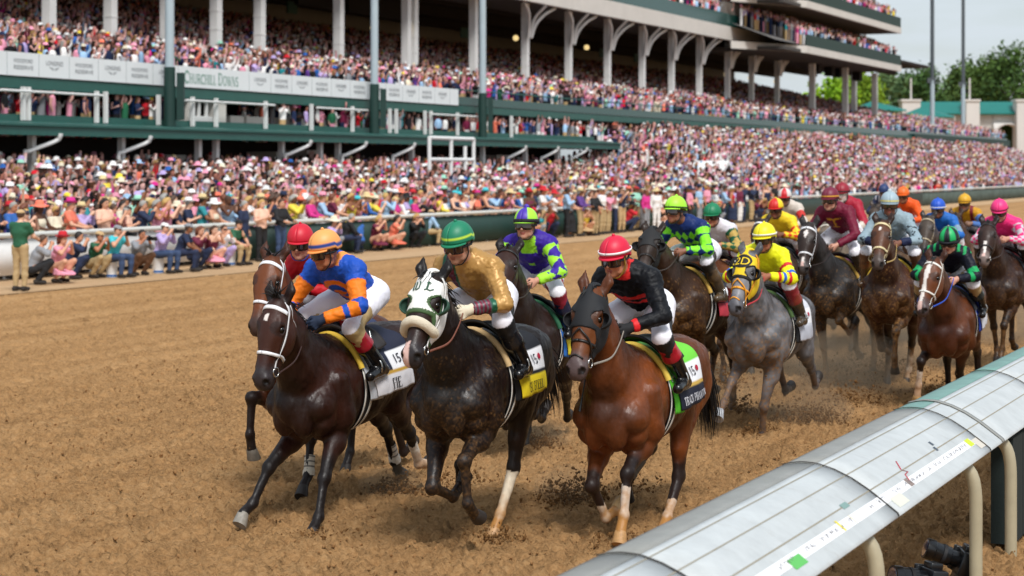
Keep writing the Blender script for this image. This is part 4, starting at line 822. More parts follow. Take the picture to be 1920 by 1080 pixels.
HORSES = {}
def make_horse(key, P, C, tack, label, group='race horses galloping down the straight', h=.016):
    root = empty('horse', (P['X'], P['Z'], 0), HEADING + radians(P.get('yaw', 0)), label, 'horse', group)
    Mx = Matrix.Translation((0, 0, 1.1 + P.get('zo', 0))) @ Matrix.Rotation(-radians(P.get('pitch', 0)), 4, 'Y') @ Matrix.Translation((0, 0, -1.1))
    B, J = horse_sdf(P); rng = np.random.default_rng(abs(hash(key)) % 9999 if False else sum(map(ord, key)))
    v, q = B.surface(h); tg, tt = B.tags(v); nv_ = nrm_of(v, q); v = v + nv_ * (np.where(np.isin(tg, ('trunk', 'neck', 'FLarm', 'FRarm', 'HLthigh', 'HRthigh')), 1, .35) * (vnoise(v * V(1, 1, .7), 7, 11) * .0055 + np.abs(vnoise(v * V(1.5, 1.5, .5), 13, 12)) * .006))[:, None]
    def put(o): o.matrix_local = Mx; return o
    put(obj('body', mesh_np('body', v, q, coat(v, tg, tt, J, C)), M_HORSE, root))
    H = J['H']; Hd = J['head']; l, f, a = J['l'], J['f'], J['a']
    eye = MB()
    for s in (1, -1):
        e = MB(); e.ball(H(.19, .043, s * .089), .026, 12, 8); put(e.build('eye', M_EYE, root))
    for k in ('FL', 'FR', 'HL', 'HR'): hoof(J, k, C.get('hoofs', {}).get(k, C.get('hoof', '#2b2420')), Mx, root)
    hairc = lin(C.get('hair', '#0d0b0c'))
    # mane, forelock and tail
    m = MB(); nn = 150 if h < .015 else 60; t = rng.uniform(0, 1, nn); side = C.get('mane_side', -1)
    crest = J['base'] + J['nd'] * (.02 + .74 * t)[:, None] + J['nu'] * (.215 - .13 * t)[:, None] + J['nl'] * rng.normal(0, .012, nn)[:, None]
    dr = -J['nd'] * .75 + J['nu'] * .55 + J['nl'] * (side * .5)
    strands(m, crest, np.broadcast_to(dr, crest.shape), .17, .010, rng, hairc, .55)
    nf = 26 if h < .015 else 10
    strands(m, [H(-.03 + rng.uniform(-.02, .02), .07, rng.normal(0, .02)) for _ in range(nf)], [a * .7 + f * .5 - V(0, 0, 0)] * nf if not C.get('fore_up') else [-a * .3 + f * .4 + V(0, 0, .6) + rng.normal(size=3) * .3 for _ in range(nf)], .13, .009, rng, hairc, .5)
    put(m.build('mane', M_HAIR, root, cols=True))
    m = MB(); nn = C.get('tail_n', 130 if h < .015 else 55)
    r0 = V(-.93, 0, 1.38); strands(m, r0 + rng.normal(size=(nn, 3)) * .022, np.broadcast_to(V(-.85, C.get('tail_side', .0), .05), (nn, 3)), .72, .013, rng, hairc, C.get('tail_drop', 1.0), 7, .12, .13)
    m.tube([V(-.84, 0, 1.42), V(-.93, 0, 1.41), V(-1.03, .02, 1.38), V(-1.13, .03, 1.3)], [.06, .05, .042, .02], 8, hairc)
    put(m.build('tail', M_HAIR, root, cols=True))
    # bridle
    bc = tack.get('bridle', '#1a1413'); bw = tack.get('bw', .02)
    mb = MB()
    def strap(pts, w=bw, off=.004, t_=.005, S=Hd, into=mb):
        p = densify(np.array([H(*x) for x in pts]), .012); p = S.project(p, off); n = S.grad(p); p[1:-1] = (p[:-2] + p[1:-1] * 2 + p[2:]) / 4; ribbon(into, p, n, w, t_)
    for s in (1, -1):
        strap([(-.01, .04, s * .075), (.05, .0, s * .10), (.2, -.02, s * .10), (.33, -.02, s * .085), (.45, -.03, s * .06)], off=tack.get('off', .004))
        strap([(.0, .0, s * .09), (.07, -.09, s * .09), (.12, -.17, s * .05), (.13, -.19, 0)], bw * .6, off=tack.get('off', .004))
    off = tack.get('off', .004)
    if not tack.get('nobrow'): strap([(.07, .02, -.1), (.055, .08, -.085), (.045, .11, -.04), (.045, .115, 0), (.045, .11, .04), (.055, .08, .085), (.07, .02, .1)], bw * 1.4, off=off)
    nb = tack.get('nose_at', .36); ring = [(nb, .09 * cos(x) - .02, .085 * sin(x)) for x in np.linspace(0, 2 * pi, 25)]
    strap(ring, bw * 1.1)
    if tack.get('fig8'):
        for s in (1, -1): strap([(.28, .1, 0), (.34, .06, s * .05), (.42, -.02, s * .065), (.47, -.07, s * .045)], bw * .7, .010)
        strap([(.48, .06, -.05), (.46, .085, 0), (.48, .06, .05)], bw * .6)
    br = put(mb.build('bridle', M_LEATHER, root)); ocol(br, bc)
    if tack.get('roll'):
        m2 = MB(); pr = Hd.project(np.array([H(.335 + .02 * abs(sin(x)), .09 * cos(x), .085 * sin(x)) for x in np.linspace(-1.75, 1.75, 26)]), .022); m2.tube(pr, .036, 12); o = put(m2.build('shadow_roll', M_FLEECE, root)); ocol(o, tack['roll'])
    for s in (1, -1):
        bt = MB(); c = Hd.project(H(.465, -.035, s * .06)[None], .012)[0]; th = np.linspace(0, 2 * pi, 17)
        bt.tube([c + a * .034 * cos(x) + f * .034 * sin(x) for x in th], .0055, 6, cap=False); put(bt.build('bit_ring', M_STEEL, root))
    # reins run from the bit to the jockey's hands
    rn = MB(); hands = P.get('hands', [V(.71, .125, 1.775), V(.71, -.125, 1.775)])
    for s, hd in zip((1, -1), hands):
        b0 = H(.47, -.04, s * .085); rp = smoothpath([b0, b0 * .66 + hd * .34 + V(0, s * .05, -.035), b0 * .3 + hd * .7 + V(0, s * .03, -.03), hd + V(0, 0, .0)], .03)
        rn.tube(rp, .009, 6, sq=.5)
    rn.tube(smoothpath([hands[0], hands[0] * .5 + hands[1] * .5 + V(-.03, 0, .02), hands[1]], .03), .008, 6, sq=.5)
    o = put(rn.build('rein', M_LEATHER, root)); ocol(o, tack.get('rein', '#2a1c16'))
    # hood
    if 'hood' in tack:
        hc = tack['hood']; S = Sdf()
        for p in Hd.p:
            p = dict(p)
            if p['t'] == 'c': p['ra'] += .010; p['rb'] += .010
            else: p['r'] = p['r'] + .010
            S.p.append(p)
        S.cone(J['poll'] - J['nd'] * .02, J['poll'] - J['nd'] * .16 - J['nu'] * .045, .11, .135, 'neck', .05, J['nl'], .7)
        er_ = tack.get('eyehole', .058); lo_ = tack.get('low', .27); pl_ = J['poll']
        def clipH(Pp):
            r = (Pp - pl_) / 1.09; x, y, z = r @ a, r @ f, r @ l; low = lo_ + np.clip((.05 - y) * 1.2, 0, .14)
            o = np.maximum(x - low, -.10 - x)
            o = np.maximum(o, np.where(np.abs(z) > .052, er_ - np.hypot(x - .185, (y - .040) * .9), -1))
            return np.maximum(o, np.where(y > -.05, .044 - np.hypot(x + .02, np.abs(z) - .062), -1))
        hv2, hq2 = S.surface(min(h, .008), clipH)
        cc = np.broadcast_to(lin(hc), hv2.shape).copy()
        if 'edge' in tack:
            r = (hv2 - J['poll']) / 1.09; x, y, z = r @ a, r @ f, r @ l; lw = tack.get('low', .27) + np.clip((.05 - y) * 1.2, 0, .14)
            e = (x > lw - .026) | ((np.abs(np.hypot(x - .185, (y - .040) * .9) - er_ - .004) < .009) & (np.abs(z) > .05)); cc[e] = lin(tack['edge'])
        o = put(obj('hood', mesh_np('hood', hv2, hq2, cc), M_CLOTHA, root))
        if 'mark' in tack:
            tv, tf = (blackletter(tack['mark']) if tack.get('old') else plain_text(tack['mark'])); w_ = tv[:, 0].max(); sz = tack.get('marksize', .05)
            def lay(v, fc, colr, dd, nm):
                p = np.array([H(tack.get('mark_at', .12) - (y - .5) * sz, .20, (x - w_ / 2) * sz) for x, y in v[:, :2]])
                for _ in range(30): p = p - f * (Hd.field(p) - .013 - dd)[:, None] * .8
                m5 = MB(); m5.add(p, *((fc, None) if fc.shape[1] == 4 else (None, fc))); put(m5.build(nm, mat('print_' + colr, colr, .7), root))
            if 'disc' in tack:
                rr = [(0, 0)] + [(q_ * cos(x), q_ * sin(x)) for q_ in (.3, .6, .9) for x in np.linspace(0, 2 * pi, 25)[:-1]]; dv = np.array([(w_ / 2 + a_ * 1.15, .5 + b_) for a_, b_ in rr])
                ff = [[0, 1 + i, 1 + (i + 1) % 24] for i in range(24)] + sum([[[1 + k * 24 + i, 25 + k * 24 + i, 25 + k * 24 + (i + 1) % 24], [1 + k * 24 + i, 25 + k * 24 + (i + 1) % 24, 1 + k * 24 + (i + 1) % 24]] for k in (0, 1) for i in range(24)], [])
                lay(dv, np.array(ff), tack['disc'], .0, 'hood_emblem')
            lay(tv, tf, tack['markcol'], .003, 'hood_letters')
        cups = tack.get('cups')
        if cups:
            for s in cups:
                m3 = MB(); G = []
                for ph in np.linspace(-.2, pi * .62, 9):
                    G.append([H(.185, .035, s * .10) + (a * (-cos(th) * .062) + f * (-sin(th) * .058 * -1 if False else sin(th) * .058 * cos(ph) * -1)) + l * s * (sin(ph) * .075 * max(.0, sin(th)) ) - f * .01 for th in np.linspace(0, pi, 13)])
                m3.grid(np.array(G)); o = put(m3.build('blinker_cup', M_CLOTH, root)); ocol(o, tack.get('cupcol', hc)); solidify(o, .008, 0)
    # girth, saddle and cloths on the trunk
    T = Sdf(); T.p = [p for p in B.p if p['tag'] == 'trunk' or p['tag'].endswith('thigh')]
    def drape(x0, x1, th0, th1, off, nx, nth, skew=0., flare=0.):
        xs = np.linspace(x0, x1, nx); th = np.radians(np.linspace(th0, th1, nth))
        X, TH = np.meshgrid(xs, th, indexing='ij'); X = X + skew * np.abs(TH)
        c = np.stack([X, 0 * X, np.full_like(X, 1.22)], -1).reshape(-1, 3); d = np.stack([0 * TH, np.sin(TH), np.cos(TH)], -1).reshape(-1, 3)
        r = np.full(len(c), .75)
        for _ in range(24): r -= (T.field(c + d * r[:, None]) - off) * .8
        r = r + flare * np.clip(np.abs(TH.ravel()) - 1.2, 0, 2) + (.012 * np.abs(vnoise(np.stack([X.ravel() * 1.6, TH.ravel() * .35, 0 * r], 1), 4, 21)) * np.clip(np.abs(TH.ravel()) - .9, 0, 1) if flare else 0)
        return (c + d * r[:, None]).reshape(nx, nth, 3)
    J['drape'] = drape; J['Mx'] = Mx; J['T'] = T
    tk = tack.get('cloth')
    if tk:
        G = drape(-.34, .22, -108, 108, .012, 44, 90, -.04, .05); xs = np.linspace(0, 1, 44)[:, None] + 0 * np.zeros((1, 90)); ths = 0 * xs + np.abs(np.linspace(-108, 108, 90))[None]
        cc = np.broadcast_to(lin(tk['base']), G.shape).copy()
        if 'band' in tk: cc[ths > 84] = lin(tk['band'])
        if 'line' in tk: cc[(ths > 80) & (ths < 84)] = lin(tk['line'])
        if 'logo' in tk: cc[(ths > 54) & (ths < 79) & (xs < .5)] = lin('#e9e9ec')
        if 'trim' in tk: cc[(xs < .05) | (ths > 104)] = lin(tk['trim'])
        mb = MB(); mb.grid(G, cc); o = put(mb.build('saddle_cloth', M_CLOTHA, root, cols=True)); solidify(o, .006, 1); J['cloth_obj'] = o
        nrm = np.cross(np.gradient(G, axis=0), np.gradient(G, axis=1)); nrm /= np.linalg.norm(nrm, axis=-1)[..., None] + 1e-9
        if (nrm[20, 45] @ V(0, 0, 1)) < 0: nrm = -nrm
        def decal(verts, faces, col, u0, th0, scale, name='lettering', side=1):
            """text laid on the cloth: x runs backwards from the front edge, y runs up"""
            vv = np.asarray(verts); x = u0 - vv[:, 0] * scale / .56 * side; th = side * (th0 - vv[:, 1] * scale / .32 * 57.3)
            fx = np.clip(x, 0, 1) * 43; ft = np.clip((th + 108) / 216, 0, 1) * 89; i = np.clip(fx.astype(int), 0, 42); j = np.clip(ft.astype(int), 0, 88); u = (fx - i)[:, None]; w = (ft - j)[:, None]
            bl = lambda A: A[i, j] * (1 - u) * (1 - w) + A[i + 1, j] * u * (1 - w) + A[i, j + 1] * (1 - u) * w + A[i + 1, j + 1] * u * w
            m4 = MB(); n4 = bl(nrm); m4.add(bl(G) + n4 * .015, *((faces, None) if faces.shape[1] == 4 else (None, faces)))
            return m4.build(name, mat('print_' + col, col, .7), J['cloth_obj'])
        for d in tk.get('text', []):
            tv, tf = serif(d['s']) if d.get('serif', 1) else plain_text(d['s'])
            decal(tv, tf, d['col'], d['u'], d['th'], d['size'])
        if 'logo' in tk:
            tv, tf = plain_text('15'); decal(tv, tf, '#1d1d28', .42, 73, .075)
            m_ = MB(); th = np.linspace(0, 2 * pi, 15)[:-1]; dv = np.array([[.17 + .42 * cos(x), .5 + .42 * sin(x), 0] for x in th] + [[.17, .5, 0]]); decal(dv, np.array([[i, (i + 1) % 14, 14] for i in range(14)]), '#b3123a', .165, 69, .052, 'emblem')
    if 'towel' in tack:                                           # a bright towel under the cloth whose front edge shows
        G = drape(.12, .27, -112, 112, .007, 12, 80, -.03, .03); mb = MB(); mb.grid(G); o = put(mb.build('saddle_towel', M_CLOTH, root)); ocol(o, tack['towel']); solidify(o, .006, 1)
    if 'pad' in tack:                                             # foam pad rolled at the withers
        G = drape(.27, .27, -78, 78, .022, 2, 40)[0]; mb = MB(); mb.tube(G[3:-3], .024, 10); o = put(mb.build('withers_pad', M_CLOTH, root)); ocol(o, tack['pad'])
    sad = MB(); G = drape(-.12, .24, -52, 52, .03, 22, 24); G[..., 2] += .02; e = (np.linspace(-1, 1, 22) ** 4)[:, None] * .035; G[..., 2] += e * np.cos(np.radians(np.linspace(-52, 52, 24)))[None]
    sad.grid(G); o = put(sad.build('saddle', M_LEATHER, root)); ocol(o, tack.get('saddle', '#17130f')); solidify(o, .02, 1)
    g = MB()
    for w, c_, x in ((.085, tack.get('girth', '#101014'), .22),):
        G = drape(x - .05, x + .05, -180, 180, .006, 4, 60); g.grid(G)
    o = put(g.build('girth', M_CLOTH, root)); ocol(o, tack.get('girth', '#101014')); solidify(o, .005, 1)
    if tack.get('girthlines', 1):
        g = MB()
        for x in (.175, .255):
            G = drape(x - .012, x + .012, -180, 180, .013, 2, 60); g.grid(G)
        o = put(g.build('girth_trim', M_CLOTH, root)); ocol(o, '#e6e3da'); solidify(o, .003, 1)
    for k, (c0, c1) in tack.get('wraps', {}).items():             # bandages
        qq = J[k]; aa, bb_ = qq[2] * .55 + qq[3] * .45, qq[3] * 1.0; w = MB(); tr = np.linspace(0, 1, 17); rad = np.where(tr < .75, .045, .052)
        cols = np.repeat(np.where((np.arange(17) % 4 == 1)[:, None] & (tr < .72)[:, None], lin(c1), lin(c0)), 12, 0)
        w.tube([aa + (bb_ - aa) * t_ - V(.006, 0, 0) for t_ in tr], rad, 12, None, cap=False); w.c = [cols]
        put(w.build('leg_bandage', M_CLOTHA, root, cols=True))
    HORSES[key] = (root, J, Mx); return root, J, Mx
# ---------------------------------------------------------------- people: shared head and hand
def head_prims(B, c, fw, up, sc=1., hair=False):
    """adult head with a face; c = centre of the skull"""
    fw = unit(fw); l = unit(np.cross(up, fw)); u = np.cross(fw, l); X = lambda a, b, d: c + sc * (fw * a + l * b + u * d); ax = np.array([fw, l, u]); r = lambda *q: np.array(q) * sc
    B.ell(X(0, 0, .02), r(.098, .077, .105), 'head', .02, ax)
    B.ell(X(.035, 0, -.05), r(.062, .058, .075), 'head', .03, ax)
    B.ell(X(.070, 0, -.098), r(.024, .028, .020), 'head', .02, ax)                        # chin
    for s in (1, -1):
        B.ell(X(.058, s * .040, -.035), r(.026, .022, .024), 'head', .02, ax)             # cheek
        B.ell(X(.074, s * .032, .022), r(.020, .028, .012), 'head', .015, ax)             # brow
        B.ell(X(-.005, s * .080, -.012), r(.018, .010, .030), 'head', .008, ax)           # ear
        B.ell(X(.020, s * .052, -.075), r(.045, .014, .022), 'head', .02, ax)             # jaw
    B.cone(X(.086, 0, .012), X(.112, 0, -.026), .009 * sc, .014 * sc, 'head', .012)       # nose
    for s in (1, -1): B.ell(X(.098, s * .012, -.030), r(.012, .009, .008), 'head', .006, ax)
    B.ell(X(.088, 0, -.058), r(.014, .026, .008), 'lip', .006, ax)
    B.ell(X(.085, 0, -.070), r(.014, .022, .008), 'lip', .006, ax)
    for s in (1, -1): B.ell(X(.098, s * .034, .006), r(.018, .016, .010), 'eye', .008, ax, sub=True)
    return X, ax
def hand_prims(B, w0, d, n, fist=1., tag='hand', g=0.):
    """palm, four unequal fingers and a thumb; d along the hand, n out of the palm"""
    d = unit(d); n = unit(n - d * (n @ d)); w = np.cross(n, d); Q = lambda a, b, c: w0 + d * a + n * b + w * c
    ax = np.array([d, n, w]); B.ell(Q(.045, 0, 0), (.05 + g, .017 + g, .040 + g), tag, .012, ax)
    B.cone(Q(-.03, 0, 0), Q(.02, 0, 0), .027 + g, .024 + g, tag, .02)
    for i, L in enumerate((.9, 1., .95, .78)):
        o = .031 - .0207 * i; k = Q(.085 - .006 * abs(i - 1), -.004, o)
        a1, a2, a3 = [radians(x) * fist for x in (55, 130, 185)]
        p1 = k + L * .038 * (d * cos(a1) + n * sin(a1)); p2 = p1 + L * .027 * (d * cos(a2) + n * sin(a2)); p3 = p2 + L * .020 * (d * cos(a3) + n * sin(a3))
        B.cone(Q(.05, 0, o * .8), k, .010 + g, .0098 + g, tag, .006); B.cone(k, p1, .0098 + g, .009 + g, tag, .004); B.cone(p1, p2, .009 + g, .0082 + g, tag, .004); B.cone(p2, p3, .0082 + g, .0068 + g, tag, .004)
    t0, t1, t2 = Q(.015, .006, .028), Q(.05, .020, .052), Q(.082, .034 * max(fist, .3), .044)
    B.cone(t0, t1, .014 + g, .011 + g, tag, .008); B.cone(t1, t2, .011 + g, .008 + g, tag, .004)
M_SKIN = mat('skin', attr=True, rough=.5, spec=.4)
M_SILK = mat('silks', attr=True, rough=.55, spec=.25, bump=.12, bscale=28)
M_SATIN = mat('satin', attr=True, rough=.42, spec=.45, metal=.2, bump=.15, bscale=14)
M_BREECH = mat('breeches', attr=True, rough=.6, bump=.12, bscale=30)
M_BOOT = mat('boot_leather', attr=True, rough=.22, spec=.55)
M_CAP = mat('cap_cover', attr=True, rough=.48, bump=.06, bscale=60)
M_LENS = mat('goggle_lens', '#2a1610', rough=.05, spec=.8, coat=.5)
M_RUBBER = mat('goggle_frame', objcol=True, rough=.4)

def jockey_sdf(P):
    dx, low, hy = P.get('dx', 0), P.get('low', 0), P.get('hyaw', 0)
    o = V(dx, P.get('ty', 0), -low + P.get('up', 0))
    B = Sdf(); J = {}
    pel = V(-.06, 0, 1.89) + o; che = V(.21, 0, 2.07) + o * 1.1; nb = V(.34, 0, 2.15) + o * 1.15
    hc = V(.49, P.get('hy', 0), 2.255) + o * 1.15 + V(P.get('hx', 0), 0, P.get('hz', 0))
    B.ell(pel + V(0, 0, 0), (.15, .15, .125), 'pelvis', .05)
    B.cone(pel, che, .11, .125, 'torso', .06, V(0, 1, 0), 1.2)
    B.cone(che, nb - V(.03, 0, .01), .12, .09, 'torso', .06, V(0, 1, 0), 1.35)
    B.cone(nb - V(.05, 0, 0), hc - V(.02, 0, .05), .062, .052, 'neck', .03)
    for s, k in ((1, 'L'), (-1, 'R')):
        sh = V(.30, s * .178, 2.10) + o * 1.15; el = V(.44, s * .335, 1.845) + o * .9 + P.get('el' + k, V(0, 0, 0)); wr = V(.63, s * .15, 1.80) + V(dx, P.get('ty', 0) * .6, -low * .5) + P.get('ha' + k, V(0, 0, 0))
        B.cone(nb - V(.05, 0, .01), sh, .075, .075, 'torso', .05)
        B.cone(sh, el, .064, .045, 'uarm' + k, .035); B.cone(el, wr, .047, .030, 'farm' + k, .03)
        dd = unit(unit(wr - el) * .7 + V(.45, 0, -.3)); hand_prims(B, wr + dd * .02, dd, V(-.1, -s, -.25), 1., 'hand' + k)
        J['wr' + k] = wr; J['dd' + k] = dd; J['el' + k] = el; J['sh' + k] = sh
        hip = V(-.06, s * .10, 1.86) + o; kn = V(.38, s * .30, 1.69) + V(dx * .5, 0, -low * .3); an = V(.10, s * .355, 1.345); toe = V(.27, s * .375, 1.295)
        B.cone(hip, kn, .095, .060, 'thigh' + k, .05); B.cone(hip - V(.06, 0, .01), hip + (kn - hip) * .4, .105, .09, 'thigh' + k, .05)
        B.cone(kn, kn * .55 + an * .45, .062, .058, 'calf' + k, .03); B.cone(kn * .55 + an * .45, an, .058, .043, 'calf' + k, .03)
        B.cone(an + V(-.045, 0, -.035), an + V(.05, 0, -.03), .038, .036, 'foot' + k, .02); B.cone(an + V(.03, 0, -.03), toe, .038, .028, 'foot' + k, .02)
        J['kn' + k] = kn; J['an' + k] = an; J['toe' + k] = toe
    fw = V(cos(radians(hy)), sin(radians(hy)), P.get('gaze', -.22) + .16); X, ax = head_prims(B, hc, fw, V(0, 0, 1))
    J.update(hc=hc, X=X, ax=ax, pel=pel, che=che, nb=nb)
    return B, J
def inflate(B, tags, g, kmul=1.):
    S = Sdf()
    for p in B.p:
        if any(p['tag'].startswith(t) for t in tags) and not p['sub']:
            p = dict(p); p['k'] *= kmul
            if p['t'] == 'c': p['ra'] += g; p['rb'] += g
            else: p['r'] = p['r'] + g
            S.p.append(p)
    return S
JCACHE = {}
def jockey_geo(pose, h):
    key = (tuple(sorted((k, tuple(np.ravel(v))) for k, v in pose.items())), h)
    if key in JCACHE: return JCACHE[key]
    B, J = jockey_sdf(pose); G = {}
    v, q = B.surface(h * .85); tg, tt = B.tags(v); G['body'] = (v, q, tg, tt)
    S = inflate(B, ('torso', 'uarm', 'farm'), .014)
    def clipS(P):
        o = -.02 - (P - J['pel']) @ unit(V(.85, 0, .5))
        for k in 'LR':
            d_ = unit(J['wr' + k] - J['el' + k]); o = np.maximum(o, np.where(np.linalg.norm(P - J['wr' + k], axis=-1) < .12, (P - J['wr' + k]) @ d_ + .012, -1))
        return o
    v, q = S.surface(h, clipS); n = nrm_of(v, q)
    fold = vnoise(v * V(1, 1.0, 1), 9, 5) * .5 + np.abs(vnoise(v * V(.6, 1.4, 1.4), 16, 6)) * .7; tg, tt = S.tags(v)
    v = v + n * (fold * .013 * np.where(np.isin(tg, ('farmL', 'farmR')), .7, 1))[:, None]
    G['silks'] = (v, q, tg, tt, n)
    S = inflate(B, ('pelvis', 'thigh', 'calf'), .012)
    def clipB(P):
        o = np.full(P.shape[:-1], -1.)
        for k in 'LR': ax_ = unit(J['an' + k] - J['kn' + k]); r = P - J['kn' + k]; o = np.maximum(o, np.where(np.linalg.norm(P - (J['kn' + k] * .5 + J['an' + k] * .5), axis=-1) < .30, r @ ax_ - .15, -1))
        return o
    v, q = S.surface(h, clipB); tg, tt = S.tags(v); n = nrm_of(v, q); v = v + n * (vnoise(v, 16, 8) * .004)[:, None]
    G['breeches'] = (v, q, tg, tt)
    for k in 'LR':
        S = inflate(B, ('calf' + k, 'foot' + k), .013); ax_ = unit(J['an' + k] - J['kn' + k]); v, q = S.surface(h, lambda P: .085 - (P - J['kn' + k]) @ ax_); G['boot' + k] = (v, q, (v - J['kn' + k]) @ ax_)
    JCACHE[key] = (B, J, G); return JCACHE[key]

SADDLE = V(.0, 0, 1.62)
def make_jockey(hkey, pose, K, label, h=.012):
    hroot, HJ, Mx = HORSES[hkey]; B, J, G = jockey_geo(pose, h)
    HM = Matrix.Translation(hroot.location) @ Matrix.Rotation(hroot.rotation_euler.z, 4, 'Z') @ Mx
    root = empty('jockey', (0, 0, 0), 0, label, 'jockey', 'jockeys riding in the race'); root.matrix_world = HM @ Matrix.Translation(Vector(SADDLE))
    off = SADDLE
    def put(name, me, m, colr=None):
        o = obj(name, me, m, root); return ocol(o, colr) if colr is not None else o
    v, q, tg, tt = G['body']; sk = lin(K.get('skin', '#c58d70')); c = np.broadcast_to(sk, v.shape).copy() * (1 + .12 * vnoise(v, 25, 3))[:, None]
    r = v - J['hc']; fa, fl_, fu = r @ J['ax'][0], r @ J['ax'][1], r @ J['ax'][2]; hd = np.isin(tg, ('head', 'lip', 'neck'))
    c = np.where((tg == 'lip')[:, None], lin('#9c5549'), c)
    c = mixc(c, sk * V(1.15, .75, .7), np.where(hd & (np.hypot(fl_ - .042 * np.sign(fl_), fu + .035) < .026) & (fa > .03), .5, 0))
    c = np.where((hd & (np.abs(fl_) < .05) & (np.abs(fu - .022) < .006) & (fa > .06))[:, None], lin('#2a1a12'), c)
    if 'beard' in K: c = mixc(c, lin(K['beard']), np.where(hd & (fu < -.045) & (fa > -.02), .45, 0))
    if 'hair' in K: c = np.where((hd & (fa < .015) & (fu > -.06))[:, None], lin(K['hair']), c)
    put('body', mesh_np('body', v - off, q, np.clip(c, .003, 1)), M_SKIN)
    v, q, tg, tt, n = G['silks']; col = K['silks'](v, tg, tt, n, J)
    o = put('silks', mesh_np('silks', v - off, q, col), M_SATIN if K.get('satin') else M_SILK)
    v, q, tg, tt = G['breeches']; bc = np.broadcast_to(lin(K.get('breech', '#eceaf0')), v.shape).copy()
    if 'knee' in K:
        for k in 'LR': ax_ = unit(J['an' + k] - J['kn' + k]); al = (v - J['kn' + k]) @ ax_; bc[(al > -.01) & np.isin(tg, ('calf' + k, 'thigh' + k)) & (np.linalg.norm(v - J['kn' + k], axis=1) < .25)] = lin(K['knee'])
    if K.get('mud'): bc = mixc(bc, lin('#7c5c3c'), np.clip(vnoise(v, 18, 4) - .1, 0, 1) * K['mud'])
    put('breeches', mesh_np('breeches', v - off, q, bc), M_BREECH)
    for k in 'LR':
        v, q, al = G['boot' + k]; bc = np.broadcast_to(lin(K.get('boot', '#121214')), v.shape).copy(); bc[al < .205] = lin(K.get('bootband', '#8e1f2b'))
        if K.get('mud'): bc = mixc(bc, lin('#6b5236'), np.clip(.5 + vnoise(v, 20, 4), 0, 1) * K['mud'])
        put('boot', mesh_np('boot', v - off, q, bc), M_BOOT)
    for k in 'LR':
        st = MB(); a_ = J['an' + k] + V(.06, 0, -.055); th = np.linspace(0, 2 * pi, 17)
        st.tube([a_ + V(0, .062 * cos(x), .06 + .075 * sin(x)) for x in th], .007, 6, cap=False)
        s = 1 if k == 'L' else -1; st.tube([a_ + V(0, 0, .13), V(.10, s * .27, 1.62)], .008, 5)
        o = put('stirrup', st.mesh('stirrup'), M_STEEL); o.location = Vector(-off)
    if 'glove' in K:
        for k in 'LR':
            s = 1 if k == 'L' else -1; S = Sdf(); hand_prims(S, J['wr' + k] + J['dd' + k] * .02, J['dd' + k], V(-.1, -s, -.25), 1., 'glove', .0035); S.cone(J['wr' + k] - unit(J['wr' + k] - J['el' + k]) * .025, J['wr' + k] + J['dd' + k] * .03, .040, .034, 'glove', .02); v, q = S.surface(min(h * .6, .007)); put('glove', mesh_np('glove', v - off, q), M_CLOTH, K['glove'])
    # helmet with its cap cover
    X, ax = J['X'], J['ax']; nu, nv = 40, 15; th = np.linspace(0, 2 * pi, nu + 1); ph = np.linspace(.0, 1.0, nv) ** .9 * 1.72
    TH, PH = np.meshgrid(th, ph); R = np.stack([(.137) * np.sin(PH) * np.cos(TH) - .008, .114 * np.sin(PH) * np.sin(TH), .062 + .125 * np.cos(PH)], -1); R[..., 2] -= .018 * (np.cos(TH) < -.2) * np.sin(PH) ** 6
    Gh = X(0, 0, 0) + R @ ax - off; hm = MB(); cc = K['cap'](TH, PH) if callable(K['cap']) else np.broadcast_to(lin(K['cap']), Gh.shape).copy()
    hm.grid(Gh, cc)
    hm.ball(X(-.008, 0, .19) - off, (.013 if 'pom' not in K else .028), 10, 7, None, lin(K.get('pom', K.get('button', '#888888' if callable(K['cap']) else K['cap']))))
    o = put('helmet', hm.mesh('helmet', True, True), M_CAP); solidify(o, .006, -1)
    b = MB(); Gb = []
    for x in np.linspace(-1.15, 1.15, 17):
        e = cos(x) ** .8; Gb.append([X(.125 * cos(x) - .01, .112 * sin(x), .046), X((.125 + .030 * e) * cos(x) - .005, (.112 + .008 * e) * sin(x), .036 - .006 * e)])
    b.grid(np.array(Gb) - off); o = put('helmet_peak', b.mesh('helmet_peak'), M_CLOTH, K.get('peak', K['cap'] if isinstance(K['cap'], str) else '#222222')); solidify(o, .006, 0)
    if 'band' in K:
        b = MB(); P_ = np.array([X(.139 * cos(x) - .008, .117 * sin(x), K.get('bandz', .056)) for x in np.linspace(0, 2 * pi, 41)]) - off; N_ = np.array([ax[0] * cos(x) + ax[1] * sin(x) for x in np.linspace(0, 2 * pi, 41)]); ribbon(b, P_, N_, K.get('bandw', .026), .005); put('helmet_band', b.mesh('helmet_band'), M_CLOTH, K['band'])
    # goggles and chin strap
    if K.get('goggles', 1):
        z = .003; GG = []
        for x in np.linspace(-1.12, 1.12, 21):
            dip = .020 * math.exp(-(x / .16) ** 2)
            GG.append([X(.088 * cos(x) + .028, .088 * sin(x), z + y) for y in np.linspace(.034, -.028 + dip, 6)])
        GG = np.array(GG) - off; g = MB(); g.grid(GG); o = put('goggle_lens', g.mesh('goggle_lens'), M_LENS); solidify(o, .006, -1)
        g = MB(); g.tube(np.vstack([GG[:, 0], GG[::-1, -1], GG[:1, 0]]), .0065, 6, cap=False)
        for s in (0, -1): g.tube([GG[s, 2], X(-.02, (1 if s else -1) * .098, .012) - off, X(-.10, (1 if s else -1) * .06, .02) - off], .009, 6)
        put('goggle_frame', g.mesh('goggle_frame'), M_RUBBER, K.get('frame', '#1a1a1c'))
    b = MB()
